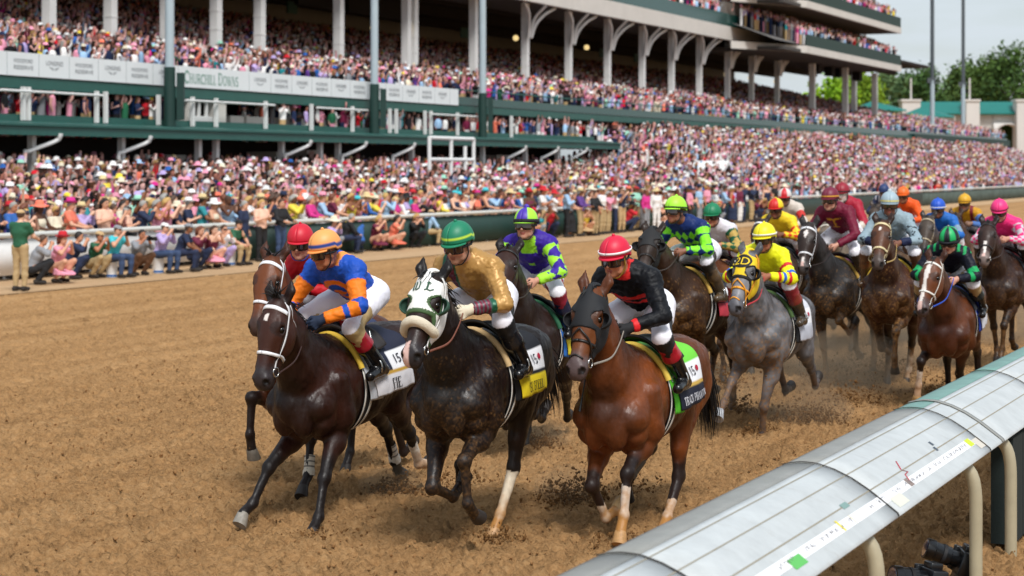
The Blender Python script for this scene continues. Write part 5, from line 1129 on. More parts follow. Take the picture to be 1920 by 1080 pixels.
    for s in (1, -1): b.tube(smoothpath([X(.02, s * .095, .04), X(.018, s * .088, -.05), X(.05, s * .05, -.115), X(.062, 0, -.125)], .01) - off, .008, 6, sq=.6)
    put('chin_strap', b.mesh('chin_strap'), M_RUBBER, K.get('strap', '#17171a'))
    if 'arm13' in K:
        c = J['shR'] * .55 + J['elR'] * .45 + V(.085, -.01, .01); e1, e2, n_ = V(-.1, 1, 0), V(-.25, 0, 1), V(1, .1, .25); th = np.linspace(0, 2 * pi, 25); b = MB(); b.grid(np.array([[c + unit(e1) * r_ * cos(x) + unit(e2) * r_ * 1.15 * sin(x) - unit(n_) * r_ * r_ * 3 for x in th] for r_ in (.005, .04, .07)]) - off); o = put('armband', b.mesh('armband'), M_CLOTH, '#17140f'); solidify(o, .004, 0)
        tv, tf = plain_text('13'); w_ = text_w(tv); b = MB(); b.add(np.array([c + unit(e1) * (x - w_ / 2) * .075 + unit(e2) * (y - .5) * .075 + unit(n_) * .004 for x, y, _ in tv]) - off, None, tf); put('armband_number', b.mesh('armband_number'), mat('print_number', '#f2f2ee', .7))
    if 'whip' in K:
        k = K['whip']; b = MB(); w0 = J['wr' + k] + J['dd' + k] * .06; d = K.get('whipdir', V(-.3, .1 if k == 'L' else -.1, -.9)); d = unit(d)
        b.tube(np.array([w0 - d * .1, w0 + d * .2, w0 + d * .5, w0 + d * .62]) - off, [.010, .008, .005, .012], 7); put('whip', b.mesh('whip'), M_RUBBER, '#131316')
    return root, J
# -------- silks patterns: (points, body tag, position along the limb, normals, joints) -> colours
def solid(c): return lambda v, tg, tt, n, J: np.broadcast_to(lin(c), v.shape).copy()
def chest_uv(v, J, tg=None):
    ax_ = unit(J['nb'] - J['pel']); return (v - J['nb']) @ ax_, v[:, 1] - J['nb'][1], v[:, 2]
def sleeves(c, tg, tt, colors, band=None, n=3, lo=0.):
    """recolour sleeves; band = stripes across"""
    m = np.char.find(tg.astype(str), 'arm') >= 0; pos = np.where(np.char.startswith(tg.astype(str), 'farm'), 1 + tt, tt)
    m &= pos > lo; c[m] = lin(colors[0])
    if band: b = m & ((pos * n) % 1 < .45); c[b] = lin(band)
    return c
def diamonds(u, w, a, b, su=.08, sw=.06):
    k = (np.floor(u / su + w / sw) + np.floor(u / su - w / sw)) % 2 == 0
    return np.where(k[:, None], lin(a), lin(b))
def pt_blueorange(v, tg, tt, n, J):
    c = np.broadcast_to(lin('#1c4fb4'), v.shape).copy(); u, w, z = chest_uv(v, J); u = np.where(np.char.find(tg.astype(str), 'arm') >= 0, -9, u); w = np.where(u < -5, 9, w)
    front = n[:, 2] < .15; r = np.hypot((u + .20) * .8, w); c[front & (r < .125)] = lin('#f07e1e'); c[front & (r < .085)] = lin('#1c4fb4'); c[front & (np.hypot((u + .21) * 1.0, w) < .05)] = lin('#f07e1e')
    back = ~front; c[back & (np.abs(np.abs(w) - .085) < .022)] = lin('#f59c4c')
    pos = np.where(np.char.startswith(tg.astype(str), 'farm'), 1 + tt, tt); m = np.char.find(tg.astype(str), 'arm') >= 0
    c[m & (pos > .35)] = lin('#f07e1e'); c[m & (pos > .85) & (pos < 1.02)] = lin('#1c4fb4'); c[m & (pos > 1.3) & (pos < 1.45)] = lin('#1c4fb4'); return c
def pt_gold(v, tg, tt, n, J):
    c = np.broadcast_to(lin('#b58a4c'), v.shape).copy(); u, w, z = chest_uv(v, J); u = np.where(np.char.find(tg.astype(str), 'arm') >= 0, -9, u); w = np.where(u < -5, 9, w)
    c[(w < -.085) & (u > -.30) & (w > -.15)] = lin('#5e1730'); c[(np.abs(w + .16) < .014) & (u > -.3)] = lin('#1b5a41'); c[(np.abs(w + .075) < .010) & (u > -.3)] = lin('#1b5a41')
    pos = np.where(np.char.startswith(tg.astype(str), 'farm'), 1 + tt, tt); m = np.char.find(tg.astype(str), 'farm') >= 0
    c[m & (pos > 1.30)] = lin('#1b5a41'); k = m & (pos > 1.45); c[k] = lin('#6d1a34'); c[k & ((pos * 9) % 1 < .4)] = lin('#55595c'); return c
def pt_black(v, tg, tt, n, J):
    c = np.broadcast_to(lin('#0a0c12'), v.shape).copy(); u, w, z = chest_uv(v, J); u = np.where(np.char.find(tg.astype(str), 'arm') >= 0, -9, u); w = np.where(u < -5, 9, w); front = n[:, 2] < .1
    c[front & (u < -.12) & (u > -.17)] = lin('#e02a26'); c[front & (u < -.21) & (u > -.26)] = lin('#e02a26'); c[(u > .03) & (np.abs(w) < .06)] = lin('#d22a2a')
    c[(~front) & (np.abs(w) < .09) & (np.abs(u + .16) < .012)] = lin('#e02a26'); c[(~front) & (np.abs(np.abs(w) - .075) < .012) & (u > -.24) & (u < -.15)] = lin('#e02a26')
    pos = np.where(np.char.startswith(tg.astype(str), 'farm'), 1 + tt, tt); c[(pos > 1.80) & (np.char.find(tg.astype(str), 'farm') >= 0)] = lin('#d9262a'); return c
def pt_purple(v, tg, tt, n, J):
    c = np.broadcast_to(lin('#3b2192'), v.shape).copy(); u, w, z = chest_uv(v, J); u = np.where(np.char.find(tg.astype(str), 'arm') >= 0, -9, u); w = np.where(u < -5, 9, w); L = '#a5e93a'
    c[(n[:, 2] > .2) & (np.abs(w) < .05)] = lin('#b9efc0'); c[(u > -.07) & (n[:, 2] < .3) & (np.abs(w) < .075)] = lin(L); c[(np.abs(u + .22) < .03) & (np.abs(w) < .03)] = lin(L)
    m = np.char.find(tg.astype(str), 'arm') >= 0; pos = np.where(np.char.startswith(tg.astype(str), 'farm'), 1 + tt, tt)
    ang = np.arctan2(n[:, 2], n[:, 0]); c[m & (pos > .15)] = diamonds(pos * .3, ang * .09, L, '#3b2192', .13, .13)[m & (pos > .15)]; c[m & (pos > 1.6)] = lin(L); return c
def pt_lime(v, tg, tt, n, J):
    c = np.broadcast_to(lin('#122a63'), v.shape).copy(); u, w, z = chest_uv(v, J); u = np.where(np.char.find(tg.astype(str), 'arm') >= 0, -9, u); w = np.where(u < -5, 9, w); L = '#86ec2e'
    d = diamonds(u + .02, w, L, '#122a63', .12, .085); m = u < -.02; c[m] = d[m]
    m = np.char.find(tg.astype(str), 'arm') >= 0; pos = np.where(np.char.startswith(tg.astype(str), 'farm'), 1 + tt, tt); ang = np.arctan2(n[:, 2], n[:, 0])
    c[m] = lin('#122a63'); k = m & (np.abs(((pos * 2.2) % 1) - .5) * 2.2 < np.abs(np.sin(ang * 1.2 + .6))); c[k] = lin(L); return c
def pt_wgreen(v, tg, tt, n, J):
    c = np.broadcast_to(lin('#d9d5dc'), v.shape).copy(); m = np.char.find(tg.astype(str), 'arm') >= 0; pos = np.where(np.char.startswith(tg.astype(str), 'farm'), 1 + tt, tt); ang = np.arctan2(n[:, 2], n[:, 0])
    c[m] = diamonds(pos * .3, ang * .08, '#1c5a3c', '#b99a52', .12, .12)[m]; return c
def pt_yellow13(v, tg, tt, n, J):
    c = np.broadcast_to(lin('#eef01f'), v.shape).copy(); u, w, z = chest_uv(v, J); u = np.where(np.char.find(tg.astype(str), 'arm') >= 0, -9, u); w = np.where(u < -5, 9, w); c[(u < -.24) & (u > -.30)] = lin('#d3262c'); c[(u < -.27) & (u > -.335)] = lin('#2450a8')
    m = np.char.find(tg.astype(str), 'arm') >= 0; pos = np.where(np.char.startswith(tg.astype(str), 'farm'), 1 + tt, tt)
    for a, cc in ((.55, '#d3262c'), (.85, '#2a62c4'), (1.15, '#d3262c'), (1.38, '#2a62c4'), (1.6, '#d3262c')): c[m & (np.abs(pos - a) < .06)] = lin(cc)
    return c
def pt_yelred(v, tg, tt, n, J):
    c = np.broadcast_to(lin('#f0cf2a'), v.shape).copy(); m = np.char.find(tg.astype(str), 'arm') >= 0; pos = np.where(np.char.startswith(tg.astype(str), 'farm'), 1 + tt, tt); ang = np.arctan2(n[:, 2], n[:, 0])
    c[m & (pos > .5)] = diamonds(pos * .3, ang * .08, '#d6281f', '#f0cf2a', .11, .11)[m & (pos > .5)]; return c
def pt_maroon(v, tg, tt, n, J):
    c = np.broadcast_to(lin('#6e1530'), v.shape).copy(); u, w, z = chest_uv(v, J); u = np.where(np.char.find(tg.astype(str), 'arm') >= 0, -9, u); w = np.where(u < -5, 9, w); f = n[:, 2] < .3
    c[f & (np.abs(u + .06) < .014) & (np.abs(w) < .10) & ((w * 40) % 1 < .7)] = lin('#d79a2c'); c[f & (np.abs(w) < .014) & (u < -.06) & (u > -.22)] = lin('#d79a2c'); c[f & (np.abs(u + .2) < .014) & (np.abs(w) < .05)] = lin('#d79a2c'); return c
def pt_grey(v, tg, tt, n, J):
    c = np.broadcast_to(lin('#8fa3ad'), v.shape).copy(); m = np.char.find(tg.astype(str), 'arm') >= 0; k = m & (vnoise(v, 24, 9) > .42); c[k] = lin('#15181f'); pos = np.where(np.char.startswith(tg.astype(str), 'farm'), 1 + tt, tt); c[pos > 1.45] = lin('#1a2342'); return c
def pt_greenblack(v, tg, tt, n, J):
    c = np.broadcast_to(lin('#0d1020'), v.shape).copy(); u, w, z = chest_uv(v, J); u = np.where(np.char.find(tg.astype(str), 'arm') >= 0, -9, u); w = np.where(u < -5, 9, w); b = n[:, 2] > .2; c[b & (u > -5) & ((np.abs(w) * 14 + .3) % 1 < .4)] = lin('#159c57')
    m = np.char.find(tg.astype(str), 'arm') >= 0; pos = np.where(np.char.startswith(tg.astype(str), 'farm'), 1 + tt, tt); c[m & ((pos > .7) & (pos < .95) | (pos > 1.2) & (pos < 1.4))] = lin('#159c57'); return c
def pt_pink(v, tg, tt, n, J):
    c = np.broadcast_to(lin('#f2347f'), v.shape).copy(); m = np.char.find(tg.astype(str), 'arm') >= 0; pos = np.where(np.char.startswith(tg.astype(str), 'farm'), 1 + tt, tt); ang = np.arctan2(n[:, 2], n[:, 0])
    k = ((np.floor(pos * 4.5) + np.floor(ang * 1.3)) % 2 == 0) & m & (pos > .1); c[k] = lin('#c9c3ca'); return c
def pt_blue(v, tg, tt, n, J):
    c = np.broadcast_to(lin('#2467b8'), v.shape).copy(); m = np.char.find(tg.astype(str), 'uarm') >= 0; c[m & (tt > .5)] = lin('#7f99ad'); return c
def pt_whitered(v, tg, tt, n, J):
    c = np.broadcast_to(lin('#cfc4b8'), v.shape).copy(); m = np.char.find(tg.astype(str), 'uarm') >= 0; c[m & (tt > .3) & (tt < .7)] = lin('#c3362f'); return c
def pt_gold2(v, tg, tt, n, J):
    c = np.broadcast_to(lin('#c58f1d'), v.shape).copy(); u, w, z = chest_uv(v, J); u = np.where(np.char.find(tg.astype(str), 'arm') >= 0, -9, u); w = np.where(u < -5, 9, w); c[np.abs(np.abs(w) - .1) < .03] = lin('#7a1f2c'); m = np.char.find(tg.astype(str), 'arm') >= 0; c[m & (tt > .3)] = lin('#4a6fae'); return c
def pt_navy(v, tg, tt, n, J):
    c = np.broadcast_to(lin('#2c3350'), v.shape).copy(); u, w, z = chest_uv(v, J); u = np.where(np.char.find(tg.astype(str), 'arm') >= 0, -9, u); w = np.where(u < -5, 9, w); c[(u > -5) & ((w * 14) % 1 < .4)] = lin('#cfcfd4'); return c
def pt_red2(v, tg, tt, n, J):
    c = np.broadcast_to(lin('#a51f36'), v.shape).copy(); m = np.char.find(tg.astype(str), 'farm') >= 0; c[m & (tt > .1) & (tt < .45)] = lin('#d8cfc2'); return c
def cap_stripe(base, stripe, z0=1.18, z1=1.34):
    def f(TH, PH):
        c = np.broadcast_to(lin(base), TH.shape + (3,)).copy(); c[(PH > z0) & (PH < z1)] = lin(stripe); return c
    return f
def cap_quarters(a, b, n=4, ph0=0.):
    def f(TH, PH):
        c = np.broadcast_to(lin(a), TH.shape + (3,)).copy(); c[np.floor((TH + ph0) / (2 * pi) * n) % 2 == 0] = lin(b); return c
    return f
# ---------------------------------------------------------------- the field
WHITE_BR = dict(bridle='#e6e6e8', bw=.022)
def pose(**k): return k
GAL = [dict(FL=(-48, 35, -20, 20, 2), FR=(-45, 10, -70, -110, 2), HL=(20, -45, 0, 25, 0), HR=(5, -60, 10, -60, 3)), dict(FL=(-45, 40, -50, -95, 3), FR=(-50, 5, 0, 35, 0), HL=(10, -55, 0, -50, 0), HR=(28, -30, 10, 30, 0)), dict(FL=(-50, -5, -10, 30, 0), FR=(-45, 55, -35, -60, 0), HL=(25, -30, 20, 30, 0), HR=(-5, -65, -30, -90, 0))]
FIELD = {}
# --- dark bay, white bridle
make_horse('A', pose(X=-1.29, Z=15.43, yaw=-5.3, zo=-.139, pitch=-5, neck=47, nyaw=20, hp=-65, hyaw=0, FL=(-42, 42, 30, 60, 8), FR=(-32, 62, 40, 68, 3), HL=(28, -44, -34, -75, -8), HR=(6, -47, -30, -38, 8)),
 dict(base='#321810', shade='#1c0d09', face='#3e1f14', muzzle='#2f2a2c', blaze='star', sock=dict(HL=(.7, '#ddd6ca')), hoofs=dict(FR='#8d877d'), fore_up=1, mane_side=1),
 dict(WHITE_BR, cloth=dict(base='#141b33', band='#d6d3d6', line='#b98f2f', logo=1, text=[dict(s='FIE', col='#16161c', u=.62, th=104, size=.075)]), pad='#d6b23c', towel='#c9ccd2', rein='#3a2420', wraps=dict(HR=('#d8d2c6', '#22242a')), saddle='#2a2422'),
 'dark bay horse with white bridle in the lead on the left, one foreleg reaching out', h=.0115)
make_jockey('A', dict(hyaw=-22, gaze=-.30, ty=.10, hy=.05, up=.03), dict(silks=pt_blueorange, cap=cap_stripe('#f2a35a', '#1f3f8c', 1.36, 1.50), peak='#f09a50', button='#f2a35a', glove='#13233c', knee='#b79d6c', bootband='#9c1c2c', skin='#a8694a', breech='#eceaf2'), 'jockey in blue and orange silks with orange cap on the white bridled dark bay', h=.009)
# --- black horse in a white hood
make_horse('B', pose(X=-.20, Z=14.41, yaw=2.9, zo=-.04, pitch=-1, neck=51, nyaw=8, hp=-55, hyaw=0, FL=(-41, 70, -2, -45, 4), FR=(-34, 35, -68, -120, -7), HL=(32, 4, 29, 40, -6), HR=(42, -45, 58, -40, 10)),
 dict(base='#1d110e', shade='#0d0908', face='#2c1912', muzzle='#2b2729', blaze='snip', sock=dict(HL=(.98, '#d9cbb4')), hoofs=dict(HL='#b98f62'), sockdirt=1.4, dirt=.28, mane_side=1),
 dict(hood='#e9e8e4', edge='#3f5a33', nobrow=1, eyehole=.053, low=.275, cups=(1, -1), cupcol='#28493a', bridle='#e2e0dc', bw=.02, roll='#ddd2bb', mark='W L', old=1, markcol='#1f4a33', marksize=.068, mark_at=.09, cloth=dict(base='#10131c', band='#ecd21c', logo=1, text=[dict(s='ST STEEL', col='#17150c', u=.80, th=103, size=.06)]), pad='#c7a878', towel='#17181d', rein='#7c4a3a', off=.016),
 'black horse in white hood lettered WL with cream fleece noseband', h=.0115)
make_jockey('B', dict(up=-0.02, hyaw=-12, gaze=-.42, hz=.01), dict(silks=pt_gold, satin=1, cap=cap_stripe('#0f7a58', '#c5e63a', 1.30, 1.42), peak='#0f7a58', button='#0f7a58', glove='#d9cdb4', knee='#15161a', bootband='#1b1c20', skin='#cf9a80', beard='#8a5f48', breech='#eceaf2'), 'jockey in gold satin silks and green cap with lime stripe', h=.009)
# --- bright bay in black blinkers
make_horse('C', pose(X=1.03, Z=14.85, yaw=-1.1, zo=-.18, pitch=-3, neck=57, nyaw=6, hp=-57, hyaw=-1, FL=(-52, 63, 18, 36, 1), FR=(-34, 57, -30, -100, -9), HL=(31, 6, 45, 60, 0), HR=(10, -48, 56, -16, 12)),
 dict(base='#743c1a', shade='#42210e', face='#6d3c1a', muzzle='#55494a', sock=dict(FL=(.72, '#dcd2c6'), FR=(.42, '#d2c5b3'), HL=(.42, '#d8cec2')), sockdirt=1.5, hoofs=dict(FL='#b58a58', FR='#a98a5e'), tail_drop=1.5, tail_side=.22, tail_n=260),
 dict(hood='#131519', cups=(1, -1), bridle='#17120f', bw=.018, fig8=1, cloth=dict(base='#6cc93c', band='#10152b', line='#c9a44a', logo=1, text=[dict(s='TRACK PHANTOM', col='#e4e4ea', u=.93, th=103, size=.052)]), towel='#59c42a', pad='#d8b84a', rein='#8f877d', wraps=dict(HR=('#5e564a', '#5e564a')), girth='#131318'),
 'bright bay horse in black blinker hood nearest the rail with green cloth', h=.0115)
make_jockey('C', dict(up=0.02, hyaw=-10, gaze=-.32, hy=-.02), dict(silks=pt_black, cap='#d5163c', band='#eee4e4', bandw=.018, bandz=.075, glove='#121215', knee='#0f1014', bootband='#a61c2a', skin='#bd7b5c', whip='R', whipdir=V(.35, -.05, -.9), breech='#eceaf2', strap='#8a6a1c'), 'jockey in black silks with red trim and plain red cap', h=.009)
# --- second rank
make_horse('S', pose(X=-1.60, Z=16.85, yaw=-1, zo=-.10, pitch=3, neck=51, nyaw=12, hp=-65, hyaw=5, FL=(-48, 28, 14, 50, 6), FR=(-24, 95, 2, -12, 0), HL=(0, -50, -30, -110, 0), HR=(25, -53, 4, 31, 0)),
 dict(base='#5c2f18', shade='#3a1d10', face='#703c1c', muzzle='#40322e', fore_up=1, hoofs=dict(FR='#6d665c')), dict(WHITE_BR, cloth=dict(base='#2a3352'), pad='#22252c', wraps=dict(FL=('#cfc7b6', '#22242a'))), 'reddish bay horse with white bridle tucked behind the leading dark bay')
make_jockey('S', dict(up=-0.07, hyaw=14, gaze=-.36, hy=-.03), dict(silks=solid('#b5121f'), cap='#c9182f', glove='#15161a', skin='#c98f78', breech='#eceaf2', strap='#2a3f8f'), 'jockey in plain red silks and red cap behind the orange cap')
make_horse('P', pose(X=.23, Z=18.64, yaw=10, zo=-.15, pitch=5, neck=51, nyaw=0, hp=-49, hyaw=1, FL=(-45, 35, -80, -120, 0), FR=(-45, 40, -60, -90, 0), HL=(1, -58, -51, -90, -8), HR=(38, -46, 26, 50, 0)),
 dict(base='#271610', shade='#170c09', face='#351c13'), dict(bridle='#1a1412', cloth=dict(base='#123d2a', band='#e2cd28', logo=1, text=[dict(s='TR', col='#17150c', u=.55, th=103, size=.06)]), towel='#2a72c9', pad='#1f5a3c'), 'dark brown horse half hidden behind the gold clad jockey')
make_jockey('P', dict(up=0.05, hyaw=-8, gaze=-.2), dict(silks=pt_purple, cap=cap_quarters('#a9ec3c', '#4a2ea8', 6, .5), band='#1b1b22', bandw=.035, peak='#8cc63a', pom='#4a2ea8', knee='#8a1730', bootband='#15203c', skin='#c58f78'), 'jockey in purple silks with lime diamond sleeves and quartered cap')
make_horse('L', pose(X=2.05, Z=21.35, yaw=-7.5, zo=.02, pitch=4, neck=43, nyaw=5, hp=-45, hyaw=16, FL=(-70, -27, -25, 37, 2), FR=(-43, -15, -17, 25, -6), HL=(20, -35, 0, 20, 0), HR=(5, -60, 10, -60, 3)),
 dict(base='#3f291b', shade='#271910', muzzle='#4a3f3a', dirt=.9, legdirt=.6), dict(hood='#1b1a1b', low=.25, cups=(1, -1), bridle='#211b18', cloth=dict(base='#23262f', band='#c33a48', logo=1), pad='#c9a24a', rein='#3a2c26'), 'muddy brown horse in dark blinker hood behind the red capped leader')
make_jockey('L', dict(up=-0.03, hyaw=-12, gaze=-.16, hy=-.05), dict(silks=pt_lime, cap='#a9f03a', band='#22301c', bandw=.014, skin='#8a5a44', boot='#4b3f30', bootband='#4b3f30', knee='#2e2a22', mud=.6, breech='#eceaf2'), 'jockey in navy silks with lime diamonds and bright lime cap')
make_horse('G', pose(X=2.75, Z=20.34, yaw=.4, zo=-.158, pitch=2., neck=46, nyaw=11, hp=-59, hyaw=-9, FL=(-30, 10, -20, 20, -9), FR=(-48, 59, 47, 63, 2), HL=(-22, -62, -55, -112, -5), HR=(16, -65, -45, -94, -1)),
 dict(base='#5f5e60', shade='#3c3b3d', dapple='#807f83', face='#8a8a8e', muzzle='#55545a', points='#4a4546', pdark=.75, hair='#7d7370', hoofs=dict(FR='#a3a6aa'), dirt=.95, legdirt=.35), dict(hood='#e9c51c', edge='#15140f', eyehole=.06, low=.27, cups=(1, -1), cupcol='#14140f', bridle='#e79a1c', fig8=1, mark='2D', disc='#15140f', markcol='#e9c51c', marksize=.085, mark_at=.10, nobrow=1, cloth=dict(base='#c9ccd4', band='#b9bcc6', logo=1), pad='#3f5a2c', towel='#17181c', rein='#b8323c', off=.014), 'grey horse in yellow hood with black round emblem')
make_jockey('G', dict(up=-0.06, hyaw=-14, gaze=-.3, low=.03, dx=.0, hy=.06), dict(silks=pt_yellow13, cap='#f0e21c', band='#e8e6d8', bandw=.018, bandz=.07, skin='#9c6248', knee='#8a1d28', bootband='#8a1d28', boot='#39332a', mud=.35, arm13=1), 'jockey in yellow silks with striped sleeves and armband 13')
make_horse('R', pose(X=5.16, Z=22.47, yaw=3, zo=-.20, pitch=-5, neck=49, nyaw=-1, hp=-55, hyaw=-17, FL=(-54, -30, -30, 36, -9), FR=(-53, 75, -17, -5, 9), HL=(23, -54, -8, 26, 0), HR=(23, -40, -8, 26, 0)),
 dict(base='#5a2f16', shade='#38190c', face='#6a3a1e', muzzle='#4a4042', blaze='blaze', sock=dict(FR=(.62, '#e2d8cb')), hoofs=dict(FR='#b8925f')), dict(bridle='#e5e2da', bw=.018, cloth=dict(base='#1b44b8', band='#cfcfd4', line='#15151c', logo=0, text=[dict(s='D.', col='#15151c', u=.22, th=103, size=.06)]), towel='#1b3fb0', pad='#24262c', rein='#2450b8'), 'bay horse with broad white blaze and blue cloth near the rail on the right')
make_jockey('R', dict(hyaw=-6, gaze=-.36, low=.08, dx=.02, hy=.05), dict(silks=pt_greenblack, cap=cap_quarters('#12b060', '#0f1622', 10, .2), band='#11131a', bandz=.02, bandw=.03, peak='#11131a', knee='#a88f64', bootband='#1c2a30', skin='#c99580', whip='R', frame='#2a2a2e'), 'jockey in black and green hooped silks with striped cap')
make_horse('M', pose(X=4.39, Z=25.39, yaw=-6.1, zo=-.027, pitch=-.4, neck=52, nyaw=-5, hp=-61, hyaw=7, FL=(-66, 66, -57, -130, 8), FR=(-38, -5, -1, 45, -6), HL=(21, -40, 0, 22, 0), HR=(5, -60, 0, -50, 0)),
 dict(base='#35302e', shade='#1f1c1b', face='#33251f', muzzle='#4a4442', blaze='bigstar', hair='#17130f', dirt=1, legdirt=.9, points='#4a3a2c'), dict(WHITE_BR, cloth=dict(base='#c9568a', band='#cfc8cc'), pad='#b8923f'), 'dark muddy horse with white bridle and white forehead star')
make_jockey('M', dict(up=0.09, hyaw=-4, gaze=-.2), dict(silks=pt_maroon, cap=cap_stripe('#721634', '#e0a52a', 1.40, 1.53), peak='#721634', button='#721634', boot='#5b4a36', bootband='#4b3c2c', knee='#4b3c2c', mud=.7, skin='#c58f78'), 'jockey in maroon silks with gold lettering and gold striped cap')
make_horse('N', pose(X=4.78, Z=24.0, yaw=4.6, zo=-.005, pitch=5., neck=46, nyaw=3, hp=-56, hyaw=0, FL=(-43, 64, 0, -26, -2), FR=(-50, -16, -81, -110, -8), HL=(5, -44, -20, 25, -8), HR=(23, -45, 3, 26, 0)),
 dict(base='#462614', shade='#2b170d', face='#5e3823', muzzle='#4a3f3a', blaze='star', dirt=1, legdirt=.8, sock=dict(HL=(.6, '#d8cfc0'))), dict(bridle='#d9c79a', bw=.024, cloth=dict(base='#1f7a4a', band='#d5d3cc'), pad='#d9b53a', rein='#b99a5c'), 'muddy chestnut horse with cream sheepskin bridle beside the blazed bay')
make_jockey('N', dict(hyaw=8, gaze=-.28), dict(silks=pt_grey, cap=cap_stripe('#9fb3bd', '#d9c63a', 1.40, 1.52), peak='#8fa0aa', pom='#b9c6cc', knee='#6b4a32', bootband='#7a4a2c', boot='#5e4630', mud=.7, skin='#7d5240'), 'jockey in blue grey silks with black stars and grey bobble cap')
make_horse('K', pose(X=6.85, Z=26.5, yaw=-3.9, zo=.002, pitch=.4, neck=46, nyaw=3, hp=-50, hyaw=6, FL=(-50, 47, -5, 25, -5), FR=(-65, -13, -9, 25, -5), HL=(20, -37, 0, 21, 0), HR=(5, -60, 0, -50, 0)),
 dict(base='#331d14', shade='#20110c', face='#35221b', muzzle='#7a6a64', blaze='stripe', legdirt=.5, dirt=.4), dict(bridle='#1c1512', cloth=dict(base='#c9242c', band='#d8d6d6'), towel='#c9242c', pad='#2a2c32'), 'dark brown horse with short white face stripe on the far right')
make_jockey('K', dict(up=-0.09, hyaw=6, gaze=-.45), dict(silks=pt_pink, cap='#f0357e', band='#7a1a40', bandw=.014, bandz=.062, knee='#1a1516', bootband='#17151a', skin='#c58f78', mud=.2), 'jockey in hot pink silks with grey checked sleeves')
# --- the rest of the field, further back
REAR = [
 ('Q7', 2.76, 25.0, 0, 38, dict(base='#7a4a2c', shade='#5a3420', dirt=.4), dict(bridle='#2a1c16', cloth=dict(base='#7a2a34')), 'light chestnut horse behind the lime capped jockey', pt_wgreen, '#0f7a50', dict(up=-.09), 'jockey in white silks with green gold sleeves and green cap', dict(knee='#7a1f30', bootband='#7a1f30', skin='#b57a5c')),
 ('Q8', 4.12, 29.0, 1, 44, dict(base='#4a3a34', shade='#302522', dirt=.6, legdirt=.6), dict(WHITE_BR, cloth=dict(base='#3a3f4c')), 'dark horse with white bridle behind the number 13 jockey', pt_yelred, cap_quarters('#f0d022', '#d2261f', 4, .9), dict(up=-.09), 'jockey in yellow silks with red diamonds and red yellow cap', dict(peak='#d2261f', button='#f0d022', skin='#7a503c')),
 ('Q10', 4.85, 33.2, 2, 42, dict(base='#7a6a58', shade='#5c4e40', dirt=.6), dict(bridle='#3a2c22', cloth=dict(base='#6b5a48')), 'tan horse hidden behind the red yellow capped jockey', pt_whitered, cap_quarters('#dcd6d0', '#c9202a', 6, .3), {}, 'jockey in off white silks with red armband and red white cap', dict(peak='#c9202a', button='#c9202a', skin='#8a6a58', mud=.4)),
 ('Q12', 5.14, 29.2, 0, 40, dict(base='#8a7c6c', shade='#6b5d4e', dirt=.7, legdirt=.7), dict(bridle='#d8d0c0', cloth=dict(base='#b9964a')), 'pale dun horse behind the maroon jockeys', pt_red2, '#93182c', dict(up=.11), 'second jockey in wine red with white sleeve bands', dict(band='#3a1a1c', bandw=.02, skin='#cfc4bc', goggles=0, breech='#eceaf2', mud=.25)),
 ('Q14', 8.15, 41.5, 1, 42, dict(base='#5c4c40', shade='#40342c', dirt=.6), dict(bridle='#2c2420', cloth=dict(base='#3a3f4c')), 'far brown horse under the navy capped jockey', pt_navy, '#1e3566', {}, 'distant jockey in dark striped silks and navy cap', dict(skin='#8a6a58', mud=.3)),
 ('Q15', 7.40, 35.8, 2, 40, dict(base='#7a6450', shade='#5c4a3c', dirt=.7), dict(bridle='#3a2c22', cloth=dict(base='#8a6a4c')), 'tan horse under the all orange jockey', solid('#e8591c'), '#ee6a1c', {}, 'jockey in plain orange silks and orange cap', dict(skin='#9a6a4c', mud=.3)),
 ('Q16', 6.80, 30.2, 0, 46, dict(base='#4c4038', shade='#342b26', face='#4a3f36', dirt=.8, legdirt=.6), dict(bridle='#b5a68a', cloth=dict(base='#2a3f6b')), 'muddy horse with beige browband under the blue jockey', pt_blue, '#1c54c4', dict(low=.06, up=-.05), 'jockey in blue silks and royal blue cap crouched low', dict(band='#d5d9e2', bandw=.016, bandz=.05, skin='#7a5240')),
 ('Q17', 8.25, 34.6, 1, 40, dict(base='#5a4030', shade='#402c22', dirt=.6), dict(bridle='#2c2420', cloth=dict(base='#4a4f5c')), 'brown horse hidden between the blue and pink jockeys', pt_gold2, '#d8a21c', dict(up=-.1), 'distant jockey in gold and maroon silks with gold cap', dict(band='#7a5a1c', bandw=.012, skin='#8a6a58')),
]
for key, x, z, g, nk, C, T, lab, silk, cap, jp, jlab, jk in REAR:
    make_horse(key, dict(GAL[g], X=x, Z=z, yaw=0, zo=-.03, pitch=1, neck=nk, nyaw=0, hp=-56, hyaw=0), C, T, lab, h=.022)
    make_jockey(key, dict(gaze=-.25, **jp), dict(dict(silks=silk, cap=cap), **jk), jlab, h=.015)
